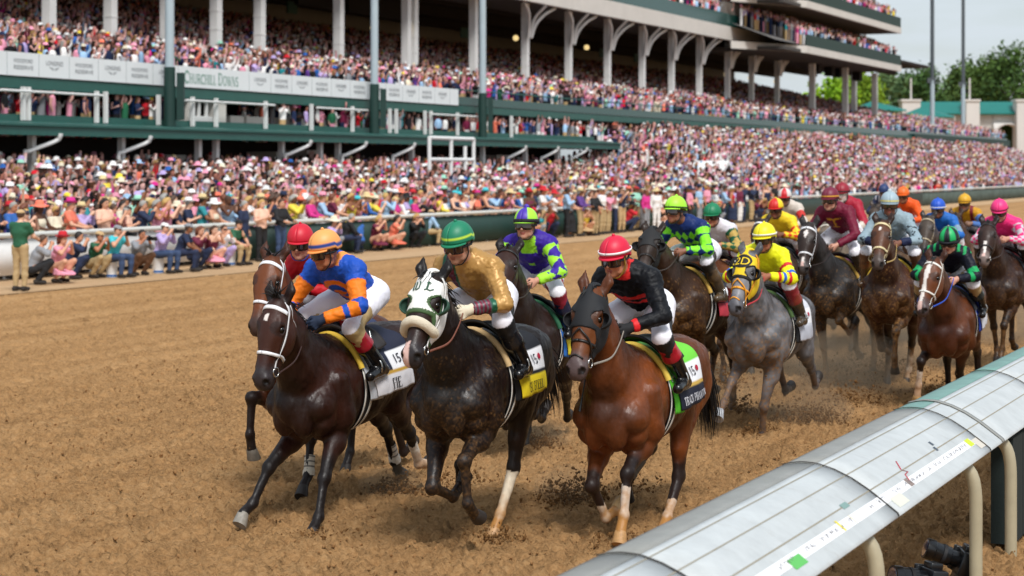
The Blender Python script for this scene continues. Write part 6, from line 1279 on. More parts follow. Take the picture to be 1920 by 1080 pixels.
# ---------------------------------------------------------------- spectators
def skin_mat():
    m = mat('person_skin', objcol=True, rough=.55, spec=.35); n = m.node_tree; b = n.nodes['Principled BSDF']; src = b.inputs['Base Color'].links[0].from_socket
    a = n.nodes.new('ShaderNodeAttribute'); a.attribute_name = 'Col'; x = n.nodes.new('ShaderNodeMixRGB'); x.blend_type = 'MULTIPLY'; x.inputs[0].default_value = 1; n.links.new(src, x.inputs[1]); n.links.new(a.outputs['Color'], x.inputs[2]); n.links.new(x.outputs[0], b.inputs['Base Color']); return m
M_PSKIN = skin_mat(); M_WEAR = mat('clothing', objcol=True, rough=.8, bump=.25, bscale=22, vary=.08, vscale=10); M_HAIRP = mat('person_hair', objcol=True, rough=.6, bump=.4, bscale=90); M_HAT = mat('hat_felt', objcol=True, rough=.85, bump=.2, bscale=60)
POSES = {
 'stand': dict(el=(-.03, .25, 1.13), wr=(.05, .26, .90)), 'clap': dict(el=(.07, .27, 1.15), wr=(.27, .06, 1.24)), 'phone': dict(el=(.20, .24, 1.24), wr=(.31, .075, 1.47)), 'cheer': dict(el=(.10, .30, 1.52), wr=(.16, .24, 1.78)), 'lean': dict(el=(.12, .26, 1.16), wr=(.36, .20, 1.10)),
 'sit': dict(pel=(-.05, 0, .50), che=(.03, 0, .80), nb=(.07, 0, .98), hd=(.12, 0, 1.14), sh=.18, el=(.22, .25, .78), wr=(.31, .075, 1.02), hip=(-.03, .10, .48), kn=(.40, .16, .50), an=(.36, .16, .10)),
 'squat': dict(pel=(-.08, 0, .34), che=(.06, 0, .66), nb=(.11, 0, .84), hd=(.17, 0, 1.00), sh=.18, el=(.27, .24, .68), wr=(.35, .075, .88), hip=(-.06, .10, .33), kn=(.34, .20, .50), an=(.06, .15, .10)),
 'rest': dict(pel=(-.05, 0, .50), che=(.06, 0, .79), nb=(.12, 0, .96), hd=(.19, 0, 1.10), sh=.18, el=(.25, .27, .66), wr=(.42, .12, .56), hip=(-.03, .10, .48), kn=(.40, .18, .50), an=(.34, .18, .10)),
}
PG = {}
def person_geo(pose):
    if pose in PG: return PG[pose]
    d = dict(pel=(0, 0, .97), che=(0, 0, 1.26), nb=(-.01, 0, 1.455), hd=(.02, 0, 1.615), sh=.18, hip=(0, .09, .93), kn=(.02, .105, .50), an=(-.01, .11, .09)); d.update(POSES[pose]); d = {k: (np.array(v, float) if isinstance(v, tuple) else v) for k, v in d.items()}
    B = Sdf(); Y = V(0, 1, 0); fl = lambda p, s: p * V(1, s, 1)
    B.ell(d['pel'], (.115, .155, .12), 'pelvis', .05); B.cone(d['pel'], d['che'], .105, .125, 'torso', .06, Y, 1.3); B.cone(d['che'], d['nb'] - V(0, 0, .05), .125, .09, 'torso', .06, Y, 1.5); B.cone(d['nb'] - V(0, 0, .03), d['hd'] - V(0, 0, .06), .055, .05, 'neck', .03)
    for s in (1, -1):
        sh = d['nb'] + V(0, s * d['sh'], -.055); el, wr = fl(d['el'], s), fl(d['wr'], s); B.cone(sh * .6 + d['nb'] * .4 - V(0, 0, .03), sh, .07, .066, 'torso', .05)
        B.cone(sh, el, .064, .046, 'uarm', .03); B.cone(el, wr, .045, .030, 'farm', .02); dd = unit(unit(wr - el) + V(.1, 0, .1 if pose != 'stand' else -.1)); hand_prims(B, wr + dd * .02, dd, V(-.15, -s, -.1), .45 if pose in ('stand', 'lean', 'clap') else .8, 'hand')
        hip, kn, an = fl(d['hip'], s), fl(d['kn'], s), fl(d['an'], s); B.cone(hip, kn, .095, .060, 'thigh', .05); B.cone(kn, kn * .6 + an * .4, .055, .058, 'calf', .03); B.cone(kn * .6 + an * .4, an, .058, .040, 'calf', .03)
        B.cone(an + V(-.05, 0, -.045), an + V(.14, 0, -.05), .042, .034, 'foot', .02)
    hd = d['hd']; X, ax = head_prims(B, hd, V(1, 0, -.12), V(0, 0, 1), .98)
    v, q = B.surface(.0145); tg, tt = B.tags(v); r = v - hd; fa, fl_, fu = r @ ax[0], r @ ax[1], r @ ax[2]; c = np.ones_like(v); h_ = np.isin(tg, ('head', 'lip'))
    c[tg == 'lip'] = (.7, .42, .42); c[h_ & (np.hypot(np.abs(fl_) - .034, fu - .004) < .014) & (fa > .06)] = .12; c[h_ & (np.abs(np.abs(fl_) - .034) < .02) & (np.abs(fu - .03) < .006) & (fa > .06)] = .3
    g = dict(body=mesh_np('body', v, q, c))
    def sub(name, tags, infl, h=.018, clip=None, fold=.006):
        S = inflate(B, tags, infl); v, q = S.surface(h, clip); n = nrm_of(v, q); v = v + n * (vnoise(v, 11, 3) * fold)[:, None]; return mesh_np(name, v, q)
    up = unit(d['nb'] - d['pel']); cl = lambda P: np.maximum((P - d['nb']) @ up - .02, -.04 - (P - d['pel']) @ up)
    g['top'] = sub('top', ('torso', 'uarm', 'farm', 'pelvis'), .014, clip=lambda P: np.maximum(cl(P), np.where(np.minimum(np.linalg.norm(P - fl(d['wr'], 1), axis=-1), np.linalg.norm(P - fl(d['wr'], -1), axis=-1)) < .045, 1., -1.)))
    g['tee'] = sub('top', ('torso', 'uarm', 'pelvis'), .012, clip=lambda P: np.maximum(cl(P), np.where(np.minimum(np.linalg.norm(P - fl(d['el'], 1), axis=-1), np.linalg.norm(P - fl(d['el'], -1), axis=-1)) < .09, 1., -1.)))
    g['strap'] = sub('top', ('torso', 'pelvis'), .010, clip=lambda P: np.maximum(np.maximum(cl(P), (P - d['nb']) @ up + .10), np.abs(P[..., 1]) - .19))
    g['lower'] = sub('trousers', ('pelvis', 'thigh', 'calf'), .012, clip=lambda P: np.maximum(.085 - P[..., 2], (P - d['pel']) @ up - .03) if pose not in ('sit', 'squat', 'rest') else .085 - P[..., 2])
    S = Sdf(); hm = (fl(d['hip'], 1) + fl(d['hip'], -1)) / 2; km = (fl(d['kn'], 1) + fl(d['kn'], -1)) / 2; S.cone(d['pel'] + up * .05, hm * .4 + km * .6, .13, .22, 'skirt', .05, Y, 1.15); S.cone(hm * .4 + km * .6, V(km[0] * (.9 if pose not in ('squat',) else .6), 0, max(.14, km[2] - .3)), .21, .25, 'skirt', .05, Y, 1.1)
    v, q = S.surface(.02, lambda P: np.maximum((P - d['pel']) @ up - .06, max(.05, km[2] - .32) - P[..., 2])); n = nrm_of(v, q); v = v + n * (np.sin(np.arctan2(v[:, 1], v[:, 0] - .1) * 14) * .012 * np.clip((d['pel'][2] - v[:, 2]) / .4, 0, 1))[:, None]; g['skirt'] = mesh_np('skirt', v, q)
    g['shoe'] = [None, None]
    for i, s in enumerate((1, -1)): S = Sdf(); an = fl(d['an'], s); S.cone(an + V(-.055, 0, -.045), an + V(.15, 0, -.052), .050, .040, 'f', .02); S.cone(an + V(-.03, 0, -.03), an, .05, .052, 'f', .02); v, q = S.surface(.016, lambda P: np.maximum(P[..., 2] - .105, .002 - P[..., 2])); g['shoe'][i] = mesh_np('shoe', v, q)
    H_ = inflate(B, ('head',), .010); fwd = ax[0]
    v, q = H_.surface(.014, lambda P: np.maximum((P - hd) @ ax[0] - .055 - .9 * np.clip((P - hd) @ ax[2] - .05, -.2, .1), -.055 - (P - hd) @ ax[2])); g['hair'] = mesh_np('hair', v, q)
    S = inflate(B, ('head',), .016); S.cone(hd + V(-.06, 0, 0), hd + V(-.09, 0, -.24), .085, .06, 'h', .05, Y, 1.3)
    v, q = S.surface(.015, lambda P: np.maximum((P - hd) @ ax[0] - .05 - .9 * np.clip((P - hd) @ ax[2] - .05, -.2, .1), -1)); g['long_hair'] = mesh_np('hair', v, q)
    def hat(kind):
        mb = MB(); th = np.linspace(0, 2 * pi, 25); t = hd + V(-.01, 0, .065)
        if kind == 'cap':
            mb.grid(np.array([[t + V(.112 * sin(p) * cos(x), .092 * sin(p) * sin(x), .075 * cos(p) - .01) for x in th] for p in np.linspace(.02, 1.6, 8)])); mb.grid(np.array([[t + V(.10 * cos(x) + d_ * .075 * cos(x), .09 * sin(x), -.012 - d_ * .02) for x in np.linspace(-1.1, 1.1, 9)] for d_ in (0, 1)]))
            return [('hat', mb.mesh('hat'))]
        W_ = .16 if kind == 'brim' else .225; dr = .0 if kind == 'brim' else .03
        prof = [(.01, .125), (.055, .128), (.085, .115), (.100, .05), (.104, .005), (W_ * .8, -.002), (W_, .02 * (kind == 'brim') - dr), (W_, .026 * (kind == 'brim') - dr - .008), (W_ * .8, -.012), (.09, -.006)]
        mb.grid(np.array([[t + V(r_ * 1.1 * cos(x), r_ * sin(x), z + (.018 * sin(3 * x + 1) if (kind == 'wide' and r_ > .2) else .012 * cos(2 * x) * (r_ > .13))) for x in th] for r_, z in prof])); b = MB(); b.tube([t + V(.114 * cos(x), .104 * sin(x), .018) for x in th], .012, 6, cap=False, sq=.5); o = [('hat', mb.mesh('hat')), ('hat_band', b.mesh('hat_band'))]
        if kind == 'wide':
            f = MB(); r = np.random.default_rng(4)
            for _ in range(9): c = t + V(r.uniform(0, .11), .10 + r.normal(0, .03), .06 + r.normal(0, .03)); f.ball(c, (.035, .03, .02), 7, 5)
            o[1] = ('hat_flower', f.mesh('hat_flower'))
        return o
    g['hat'] = {k: hat(k) for k in ('cap', 'brim', 'wide')}; mb = MB(); r = np.random.default_rng(9); t = hd + V(0, .06, .10)
    for _ in range(14): a = r.normal(size=3) * V(1, 1, .6) + V(0, .3, .6); mb.tube([t, t + unit(a) * .06, t + unit(a) * .14 + V(0, 0, -.02)], [.012, .018, .003], 5)
    mb.ball(t, (.06, .06, .02), 10, 6); g['hat']['fascinator'] = [('hat', mb.mesh('hat'))]
    mb = MB(); G = np.array([[X(.085 * cos(x) + .022, .082 * sin(x), .004 + y) for y in (.018, -.018)] for x in np.linspace(-1, 1, 13)]); mb.grid(G); mb.tube([G[0, 0], X(-.01, -.088, .01)], .004, 5); mb.tube([G[-1, 0], X(-.01, .088, .01)], .004, 5); g['sunglasses'] = mb.mesh('sunglasses'); g['d'] = d
    PG[pose] = g; return g
HEX = dict(white='#e8e6e4', cream='#e3d8bf', pink='#e79ab0', magenta='#cf2f86', red='#c3202d', coral='#ee7c62', orange='#e8803a', yellow='#ecd34a', green='#235c40', mint='#9fd8c0', teal='#2b8c94', **{'light blue': '#9dbfdf', 'blue': '#2f62ab', 'navy': '#1f2b49'}, lilac='#b6a3d2', denim='#35486a', purple='#5c3a86', grey='#8c8e93', black='#1a1a1d', tan='#c2a377', brown='#6b4a33', burgundy='#6a1d3a', peach='#f0bfa5', straw='#d9c290', turquoise='#45c0cc', khaki='#b49a70')
SKINS = ['#d7a184', '#c98f70', '#e0b196', '#b87b5c', '#8a5a3e', '#5f3d2b', '#cf9a7c']; HAIRS = dict(brown='#4a3222', dark='#211813', blond='#c09a5a', grey='#9b9892', auburn='#6e3a22')
def make_person(loc, rz, pose, top, topc, low, lowc, label, hair='hair', hairc='brown', hat=None, hatc='white', skin=0, glasses=False, cat='spectator', group='spectators along the outer rail', sc=1., shoec='#2a2420'):
    g = person_geo(pose); e = empty('person', loc, rz, label, cat, group); e.scale = (sc * 1.05,) * 3
    ocol(obj('body', g['body'], M_PSKIN, e), SKINS[skin % len(SKINS)]); ocol(obj('top', g[top], M_WEAR, e), HEX[topc])
    ocol(obj('trousers' if low == 'lower' else 'skirt', g[low], M_WEAR, e), HEX[lowc])
    for m in g['shoe']: ocol(obj('shoe', m, M_WEAR, e), shoec)
    if hair: ocol(obj('hair', g[hair], M_HAIRP, e), HAIRS[hairc])
    if hat:
        for n_, m in g['hat'][hat]: ocol(obj(n_, m, M_HAT, e), HEX[hatc] if n_ == 'hat' else (HEX['black'] if hat == 'brim' else HEX['pink'] if hatc != 'pink' else HEX['magenta']))
    if glasses: ocol(obj('sunglasses', g['sunglasses'], M_RUBBER, e), '#15151a')
    return e
FACE = atan2(-SP, CP)                                             # facing across the track
def foot(px, y): Z = F * HC / (y - HORIZON); return V((px - 960) / F * Z, Z, 0)
front = [
 (38, 545, 'lean', 'tee', 'green', 'lower', 'khaki', 'man in green polo and khaki trousers standing before the banner, far left', dict(hat='cap', hatc='tan', turn=95, skin=2, cat='steward')),
 (66, 533, 'squat', 'top', 'grey', 'lower', 'black', 'person in grey jacket and black trousers crouching behind the green polo man', dict(skin=1, turn=40)),
 (106, 530, 'squat', 'tee', 'pink', 'skirt', 'pink', 'woman in long dusty pink dress and red hat crouching with phone', dict(hat='brim', hatc='red', hair='long_hair', hairc='auburn')),
 (134, 523, 'squat', 'top', 'navy', 'lower', 'navy', 'man in navy suit crouching beside the dusty pink dress', dict(skin=1, hairc='dark', turn=30)),
 (176, 521, 'squat', 'tee', 'green', 'lower', 'khaki', 'man in green polo and tan cap crouching beside the seated cameraman', dict(hat='cap', hatc='tan', skin=3)),
 (214, 520, 'sit', 'tee', 'turquoise', 'lower', 'denim', 'photographer in turquoise shirt and jeans sitting on a white bucket', dict(cam=1, hat='cap', hatc='grey', cat='photographer', bucket='white bucket under the photographer in turquoise')),
 (258, 516, 'squat', 'top', 'grey', 'lower', 'brown', 'photographer in pale grey suit crouching with a long lens', dict(cam=1, skin=3, hairc='dark', cat='photographer')),
 (302, 512, 'sit', 'top', 'lilac', 'lower', 'denim', 'photographer in pale lilac shirt sitting on a white bucket', dict(cam=1, hat='cap', hatc='white', cat='photographer', bucket='white bucket under the photographer in lilac')),
 (340, 509, 'rest', 'tee', 'navy', 'lower', 'navy', 'man in navy polo and grey cap bent over his hands', dict(hat='cap', hatc='grey', skin=4, turn=25)),
 (366, 505, 'squat', 'top', 'burgundy', 'lower', 'navy', 'woman in burgundy jacket crouching between two capped men', dict(hair='long_hair', hairc='auburn')),
 (394, 503, 'squat', 'strap', 'burgundy', 'skirt', 'pink', 'woman in pink skirt crouching low with raised hands', dict(hair='long_hair', hairc='brown', skin=2)),
 (412, 500, 'squat', 'top', 'white', 'lower', 'lilac', 'man in white shirt and sunglasses crouching in front of the rail', dict(glasses=True)),
 (437, 497, 'rest', 'tee', 'green', 'lower', 'khaki', 'man in green polo and black cap sitting on a bucket', dict(hat='cap', hatc='black', bucket='white bucket with blue label beside the green polo man')),
 (457, 496, 'stand', 'top', 'navy', 'lower', 'navy', 'tall grey haired man standing in navy suit before the rail', dict(hairc='grey')),
 (490, 490, 'clap', 'tee', 'peach', 'lower', 'black', 'woman in beige blouse and black trousers with hands at mouth', dict(hair='long_hair', hairc='blond', skin=2)),
 (526, 487, 'lean', 'top', 'black', 'lower', 'denim', 'man in dark jacket and blue trousers holding papers', dict(hairc='brown')),
 (617, 478, 'squat', 'top', 'lilac', 'lower', 'grey', 'woman with cream straw hat crouching behind the orange capped jockey', dict(hat='wide', hatc='cream')),
 (648, 475, 'rest', 'top', 'black', 'lower', 'navy', 'grey haired man in dark suit sitting by the green backing', dict(hairc='grey', turn=40)),
 (672, 472, 'squat', 'top', 'blue', 'lower', 'navy', 'person in blue jacket turned away beside the grey haired man', dict(turn=150)),
 (703, 470, 'squat', 'tee', 'burgundy', 'skirt', 'burgundy', 'woman in burgundy dress crouching by the green backing', dict(hair='long_hair', hairc='blond')),
 (736, 468, 'squat', 'tee', 'coral', 'skirt', 'coral', 'woman in coral pink dress crouching with hands at face', dict(hair='long_hair', hairc='dark')),
 (775, 464, 'squat', 'top', 'black', 'lower', 'black', 'woman in black suit crouching beside the coral pink dress', dict(hair='long_hair', hairc='blond', glasses=True)),
 (800, 461, 'rest', 'top', 'light blue', 'lower', 'khaki', 'man in light blue shirt and khaki trousers bending forward', dict(hat='cap', hatc='tan', turn=60)),
 (816, 452, 'phone', 'top', 'pink', 'lower', 'khaki', 'man standing in pale pink shirt photographing over the crouchers', dict(hairc='brown')),
 (893, 452, 'squat', 'tee', 'green', 'lower', 'khaki', 'crouching man in green shirt right of the green capped jockey', dict(skin=1)),
 (915, 450, 'squat', 'top', 'blue', 'lower', 'grey', 'crouching man in blue shirt between jockeys in gold and purple', dict()),
 (938, 448, 'squat', 'top', 'white', 'lower', 'burgundy', 'crouching person in white top and burgundy trousers near purple jockey', dict()),
 (1046, 440, 'squat', 'top', 'navy', 'lower', 'denim', 'crouching man in navy jacket and blue jeans beyond the purple jockey', dict(turn=40)),
 (1078, 438, 'squat', 'top', 'black', 'lower', 'denim', 'crouching photographer in black top and jeans beyond the purple jockey', dict(cam=1, cat='photographer')),
 (1117, 437, 'squat', 'tee', 'green', 'lower', 'khaki', 'crouching man in green polo above the red capped leading jockey', dict(skin=1)),
 (1160, 434, 'phone', 'top', 'white', 'lower', 'black', 'standing photographer in white shirt with dark belt pack', dict(cam=1, cat='photographer', hairc='dark')),
 (1201, 431, 'stand', 'top', 'grey', 'lower', 'grey', 'woman standing in pale grey trouser suit at track edge', dict(hair='long_hair', hairc='blond')),
 (1240, 425, 'squat', 'tee', 'peach', 'skirt', 'pink', 'crouching woman in peach dress left of the lime capped jockey', dict(hair='long_hair')),
 (1312, 417, 'stand', 'top', 'navy', 'lower', 'black', 'man in dark suit standing behind the lime capped jockey', dict(hat='cap', hatc='white')),
 (1338, 415, 'lean', 'top', 'black', 'lower', 'black', 'man in black suit standing above the green capped jockey', dict(hat='brim', hatc='black')),
 (1382, 412, 'stand', 'top', 'pink', 'lower', 'pink', 'man in pale pink suit standing at the track edge', dict()),
 (1404, 409, 'lean', 'top', 'khaki', 'lower', 'khaki', 'man in khaki with dark bag strap standing at track edge', dict()),
 (1436, 405, 'stand', 'strap', 'white', 'skirt', 'white', 'woman in white dress standing above the yellow red cap', dict(hair='long_hair')),
 (1738, 373, 'phone', 'top', 'black', 'lower', 'black', 'far photographer in black crouched by the grey rail panel', dict(cat='photographer')),
 (1842, 366, 'squat', 'top', 'brown', 'lower', 'brown', 'far person in brown crouching alone by the grey panel', dict()),
]
M_BUCKET = mat('bucket_white', '#e2e3e4', .4)
def hand_camera(e, g, label):
    d = g['d']; w = d['wr'] * 1.05 + V(.13, 0, .03); c = empty('camera', (0, 0, 0), 0, label, 'camera', 'cameras held by photographers'); c.matrix_world = Matrix.Translation(e.location) @ Matrix.Rotation(e.rotation_euler.z, 4, 'Z') @ Matrix.Translation(Vector((w[0], 0, w[2])))
    b = MB(); b.box((0, 0, 0), (.07, .14, .10)); b.box((-.005, 0, .06), (.05, .06, .03)); b.build('camera_body', M_CAMB, c, False); b = MB(); b.tube([(.03, 0, 0), (.10, 0, 0), (.101, 0, 0), (.26, 0, 0)], [.035, .035, .05, .055], 14); b.build('lens', M_CAMB, c)
for px, y, pose, top, tc_, low, lc, lab, k in front:
    k = dict(k); turn = radians(k.pop('turn', random.uniform(-20, 20))); cam_ = k.pop('cam', 0); bk = k.pop('bucket', None); cat = k.pop('cat', 'bystander'); lo_ = foot(px, y)
    e = make_person(lo_, FACE + turn, pose, top, tc_, low, lc, lab, cat=cat, group='people in front of the outer rail', **k)
    if cam_: hand_camera(e, person_geo(pose), 'black long lens camera held by the ' + ' '.join(lab.split()[:7]).replace('crouching photographer', 'crouching man'))
    if bk:
        b0 = empty('bucket', lo_ + V(cos(FACE + turn), sin(FACE + turn), 0) * (-.08), 0, bk, 'bucket', 'white buckets used as seats'); b = MB(); b.tube([(0, 0, 0), (0, 0, .36), (0, 0, .37), (0, 0, .385)], [.13, .15, .158, .158], 18); b.build('pail', M_BUCKET, b0); b = MB(); b.tube([(0, 0, .015), (0, 0, .07)], [.1335, .137], 18, cap=False); b.build('label_band', mat('blue_label', '#2d67ad', .5), b0)
# rows of spectators behind the rail: the ones that show largest are individuals
used = set(); rp = random.Random(11)
TOPC = ['white', 'white', 'white', 'pink', 'pink', 'light blue', 'light blue', 'navy', 'navy', 'black', 'peach', 'red', 'coral', 'lilac', 'mint', 'yellow', 'magenta', 'blue', 'cream', 'teal', 'grey', 'burgundy', 'tan', 'purple', 'white', 'navy']
GARM = {'top': ['jacket', 'shirt', 'blazer'], 'tee': ['polo', 'tee', 'blouse'], 'strap': ['sundress', 'camisole', 'bodice']}
HATN = {'cap': 'cap', 'brim': 'fedora', 'wide': 'wide hat', 'fascinator': 'feathered fascinator'}; POSN = {'stand': ['standing still', 'with arms down'], 'clap': ['clapping', 'with hands clasped'], 'phone': ['holding up a phone', 'filming the race'], 'cheer': ['with both arms raised', 'cheering'], 'lean': ['reaching forward', 'leaning on the rail']}
ROWN = ['at the rail', 'second row', 'third row']
PLACE = [(160, 'far left'), (330, 'left of first mast'), (480, 'right of first mast'), (600, 'behind orange cap jockey'), (720, 'near middle mast'), (905, 'left of third mast'), (1060, 'right of third mast'), (9999, 'far along the rail')]
rows = []
for row, p_ in enumerate((31.35, 32.0, 32.65)):
    s_ = s_at(-12, p_); sM = s_at(1275, p_)
    while s_ < sM: rows.append((row, s_ + rp.uniform(-.12, .12), p_ + rp.uniform(-.12, .12))); s_ += .615
extra = [(px + rp.uniform(-7, 7), 30.3 - rp.uniform(0, .9), rp.choice(['stand', 'stand', 'phone', 'squat', 'clap', 'squat', 'lean'])) for px in np.arange(985, 1475, 12)]
NIND = 300 - len(front) - len(extra); rows.sort(key=lambda a: a[1] * CP + a[2] * SP); ind = rows[:NIND]; rest_rows = rows[NIND:]
for row, s_, p_ in ind:
    px = 960 + F * (s_ * SP - p_ * CP) / (s_ * CP + p_ * SP); place = next(n for x, n in PLACE if px < x)
    for _ in range(400):
        top = rp.choice(['top', 'top', 'tee', 'tee', 'strap']); tcn = rp.choice(TOPC); hat = rp.choice([None, None, None, None, 'cap', 'brim', 'brim', 'wide', 'fascinator']); hc_ = rp.choice(['white', 'cream', 'straw', 'pink', 'red', 'magenta', 'black', 'light blue', 'navy', 'mint', 'turquoise', 'white', 'straw', 'coral']); pose = rp.choice(['stand', 'clap', 'phone', 'phone', 'cheer', 'lean'] if row else ['clap', 'phone', 'lean', 'lean', 'phone'])
        hr = rp.choice(['hair', 'hair', 'long_hair']) if top == 'top' else rp.choice(['hair', 'long_hair', 'long_hair']) if top == 'strap' else rp.choice(['hair', 'long_hair']); hrc = rp.choice(list(HAIRS))
        lab = f"spectator in {tcn} {rp.choice(GARM[top])}" + (f" and {hc_} {HATN[hat]}" if hat else f" with {'long ' if hr != 'hair' else 'short '}{hrc} hair") + f" {ROWN[row]} {place}"
        if len(lab.split()) <= 16 and (tcn, top, hat, hc_ if hat else (hr, hrc), row, place) not in used and lab not in used: break
    used.add(lab); used.add((tcn, top, hat, hc_ if hat else (hr, hrc), row, place))
    z = float(apron_z(s_, p_)); make_person(tw(s_, p_, max(0, z - .01)), FACE + radians(rp.uniform(-10, 45)), pose, top, tcn, 'skirt' if top == 'strap' else 'lower', tcn if top == 'strap' else rp.choice(['navy', 'khaki', 'grey', 'black', 'white', 'tan']), lab, hr, hrc, hat, hc_, rp.randrange(7), rp.random() < .25, sc=rp.uniform(.93, 1.07))
for px, p_, pose in extra:                                       # bystanders standing on the track side where the rail is hidden
    s_ = s_at(px, p_)
    for _ in range(400):
        top = rp.choice(['top', 'top', 'tee', 'strap']); tcn = rp.choice(TOPC + ['navy', 'black', 'navy', 'grey', 'light blue', 'black']); hat = rp.choice([None, None, None, 'cap', 'brim', 'wide']); hc_ = rp.choice(['white', 'cream', 'straw', 'black', 'navy', 'red']); hr = 'long_hair' if top == 'strap' else rp.choice(['hair', 'long_hair']); hrc = rp.choice(list(HAIRS)); lc = rp.choice(['navy', 'khaki', 'grey', 'black', 'white', 'tan'])
        lab = f"bystander in {tcn} {rp.choice(GARM[top])} and {lc} {'skirt' if top == 'strap' else 'trousers'} " + (f"with {hc_} {HATN[hat]} " if hat else '') + {'squat': 'crouching', 'phone': 'filming', 'clap': 'clapping', 'lean': 'reaching', 'stand': 'standing'}[pose] + ' before far rail'
        if lab not in used and len(lab.split()) <= 16: break
    used.add(lab); make_person(tw(s_, p_, 0), FACE + radians(rp.uniform(-40, 30)), pose, top, tcn, 'skirt' if top == 'strap' else 'lower', lc, lab, hr, hrc, hat, hc_, rp.randrange(7), rp.random() < .3, cat='bystander', group='people in front of the outer rail', sc=rp.uniform(.98, 1.1))
# everyone else: one mass of people
def crowd_templates(lod):
    out = []; n = 8 if lod == 0 else 5
    for arms in ('down', 'phone', 'down', 'clap', 'up', 'phone', 'down'):
        for hat in ('hair', 'brim', 'hair', 'long', 'cap', 'hair', 'long', 'wide', 'hair'):
            vs, qs, ts, rl = [], [], [], []; k = 0
            def ring(lv, n, role):
                nonlocal k
                th = np.arange(n) * 2 * pi / n
                for (z, a, b, x0) in lv: vs.append(np.stack([x0 + b * np.cos(th), a * np.sin(th), np.full(n, z)], 1))
                m = len(lv)
                for i in range(m - 1):
                    for j in range(n): qs.append([k + i * n + j, k + i * n + (j + 1) % n, k + (i + 1) * n + (j + 1) % n, k + (i + 1) * n + j])
                for i in range(m): rl.append(np.full(n, role[i] if isinstance(role, list) else role))
                k += m * n
            ring([(0, .13, .10, 0), (.55, .16, .12, 0), (.93, .17, .12, 0), (.95, .17, .12, 0), (1.22, .185, .125, .01), (1.38, .20, .11, 0), (1.45, .12, .08, 0), (1.47, .06, .055, .0)] if lod == 0 else [(0, .15, .11, 0), (.93, .18, .13, 0), (.95, .18, .13, 0), (1.36, .21, .13, 0), (1.47, .07, .06, 0)], n, [1, 1, 1, 0, 0, 0, 0, 2] if lod == 0 else [1, 1, 0, 0, 2])
            ring([(1.46, .045, .045, .01), (1.51, .065, .075, .03), (1.58, .078, .095, .02), (1.65, .080, .10, .01), (1.71, .058, .075, .0), (1.735, .01, .01, .0)] if lod == 0 else [(1.48, .06, .07, .02), (1.60, .085, .10, .02), (1.72, .05, .06, 0)], n, 2)
            if hat in ('hair', 'long'): ring([(1.50 if hat == 'long' else 1.56, .085, .07, -.045), (1.66, .09, .105, -.008), (1.72, .065, .085, 0), (1.752, .01, .01, 0)] if hat == 'hair' else [(1.28, .10, .05, -.09), (1.5, .095, .07, -.06), (1.66, .093, .105, -.012), (1.755, .01, .01, 0)], n, 3)
            elif hat == 'cap': ring([(1.63, .088, .17, .06), (1.64, .088, .107, .0), (1.70, .075, .09, 0), (1.745, .02, .02, 0)], n, 4)
            else: w = .15 if hat == 'brim' else .21; ring([(1.66 - (w > .2) * .03, w, w * 1.08, 0), (1.668, .10, .115, 0), (1.75, .085, .10, 0), (1.775, .02, .02, 0)], n, 4)
            for s in (1, -1):
                if lod and arms == 'down': continue
                P_ = {'down': [(0, .2, 1.37), (-.02, .25, 1.12), (.06, .24, .88)], 'phone': [(0, .2, 1.37), (.18, .24, 1.22), (.30, .06, 1.50)], 'up': [(0, .2, 1.38), (.1, .28, 1.55), (.14, .2, 1.85)], 'clap': [(0, .2, 1.37), (.06, .27, 1.14), (.27, .05, 1.25)]}[arms]
                mb = MB(); mb.tube(np.array(P_) * V(1, s, 1), [.06, .05, .042], 5 if lod == 0 else 4, cap=False); a = mb.v[0]; vs.append(a); qs += (np.array(mb.q[0]) + k).tolist(); nn_ = len(a) // 3; rl.append(np.repeat([5, 5, 2], nn_)); k += len(a)
            out.append((np.concatenate(vs), np.array(qs), np.concatenate(rl)))
    return out
CT = [crowd_templates(0), crowd_templates(1)]
PAL = np.array([lin(HEX[c]) for c in ['white'] * 16 + ['pink'] * 7 + ['light blue'] * 9 + ['navy'] * 12 + ['red'] * 2 + ['coral'] * 2 + ['lilac'] * 4 + ['black'] * 8 + ['grey'] * 2 + ['mint', 'yellow', 'magenta', 'magenta', 'blue', 'blue', 'blue', 'lilac', 'cream', 'teal', 'grey', 'grey', 'black', 'burgundy', 'burgundy', 'purple', 'green', 'red']]); HATP = np.array([lin(HEX[c]) for c in ['white'] * 10 + ['cream'] * 3 + ['straw'] * 1 + ['pink'] * 5 + ['lilac'] * 2 + ['red', 'magenta', 'black', 'navy', 'light blue', 'mint', 'coral', 'yellow', 'blue']]); HAP = np.array([lin(c) for c in ['#3a281c', '#1c1512', '#2a1d15', '#8a6c44', '#8a8580', '#4a2c1c', '#1c1512']]); SKP = np.array([lin(c) for c in ['#cf988b', '#bd8578', '#daa79d', '#cd9a90', '#d9a9a0', '#a06a5a', '#55362b']]); LOWP = np.array([lin(HEX[c]) for c in ('navy', 'khaki', 'grey', 'black', 'white', 'tan', 'pink')])
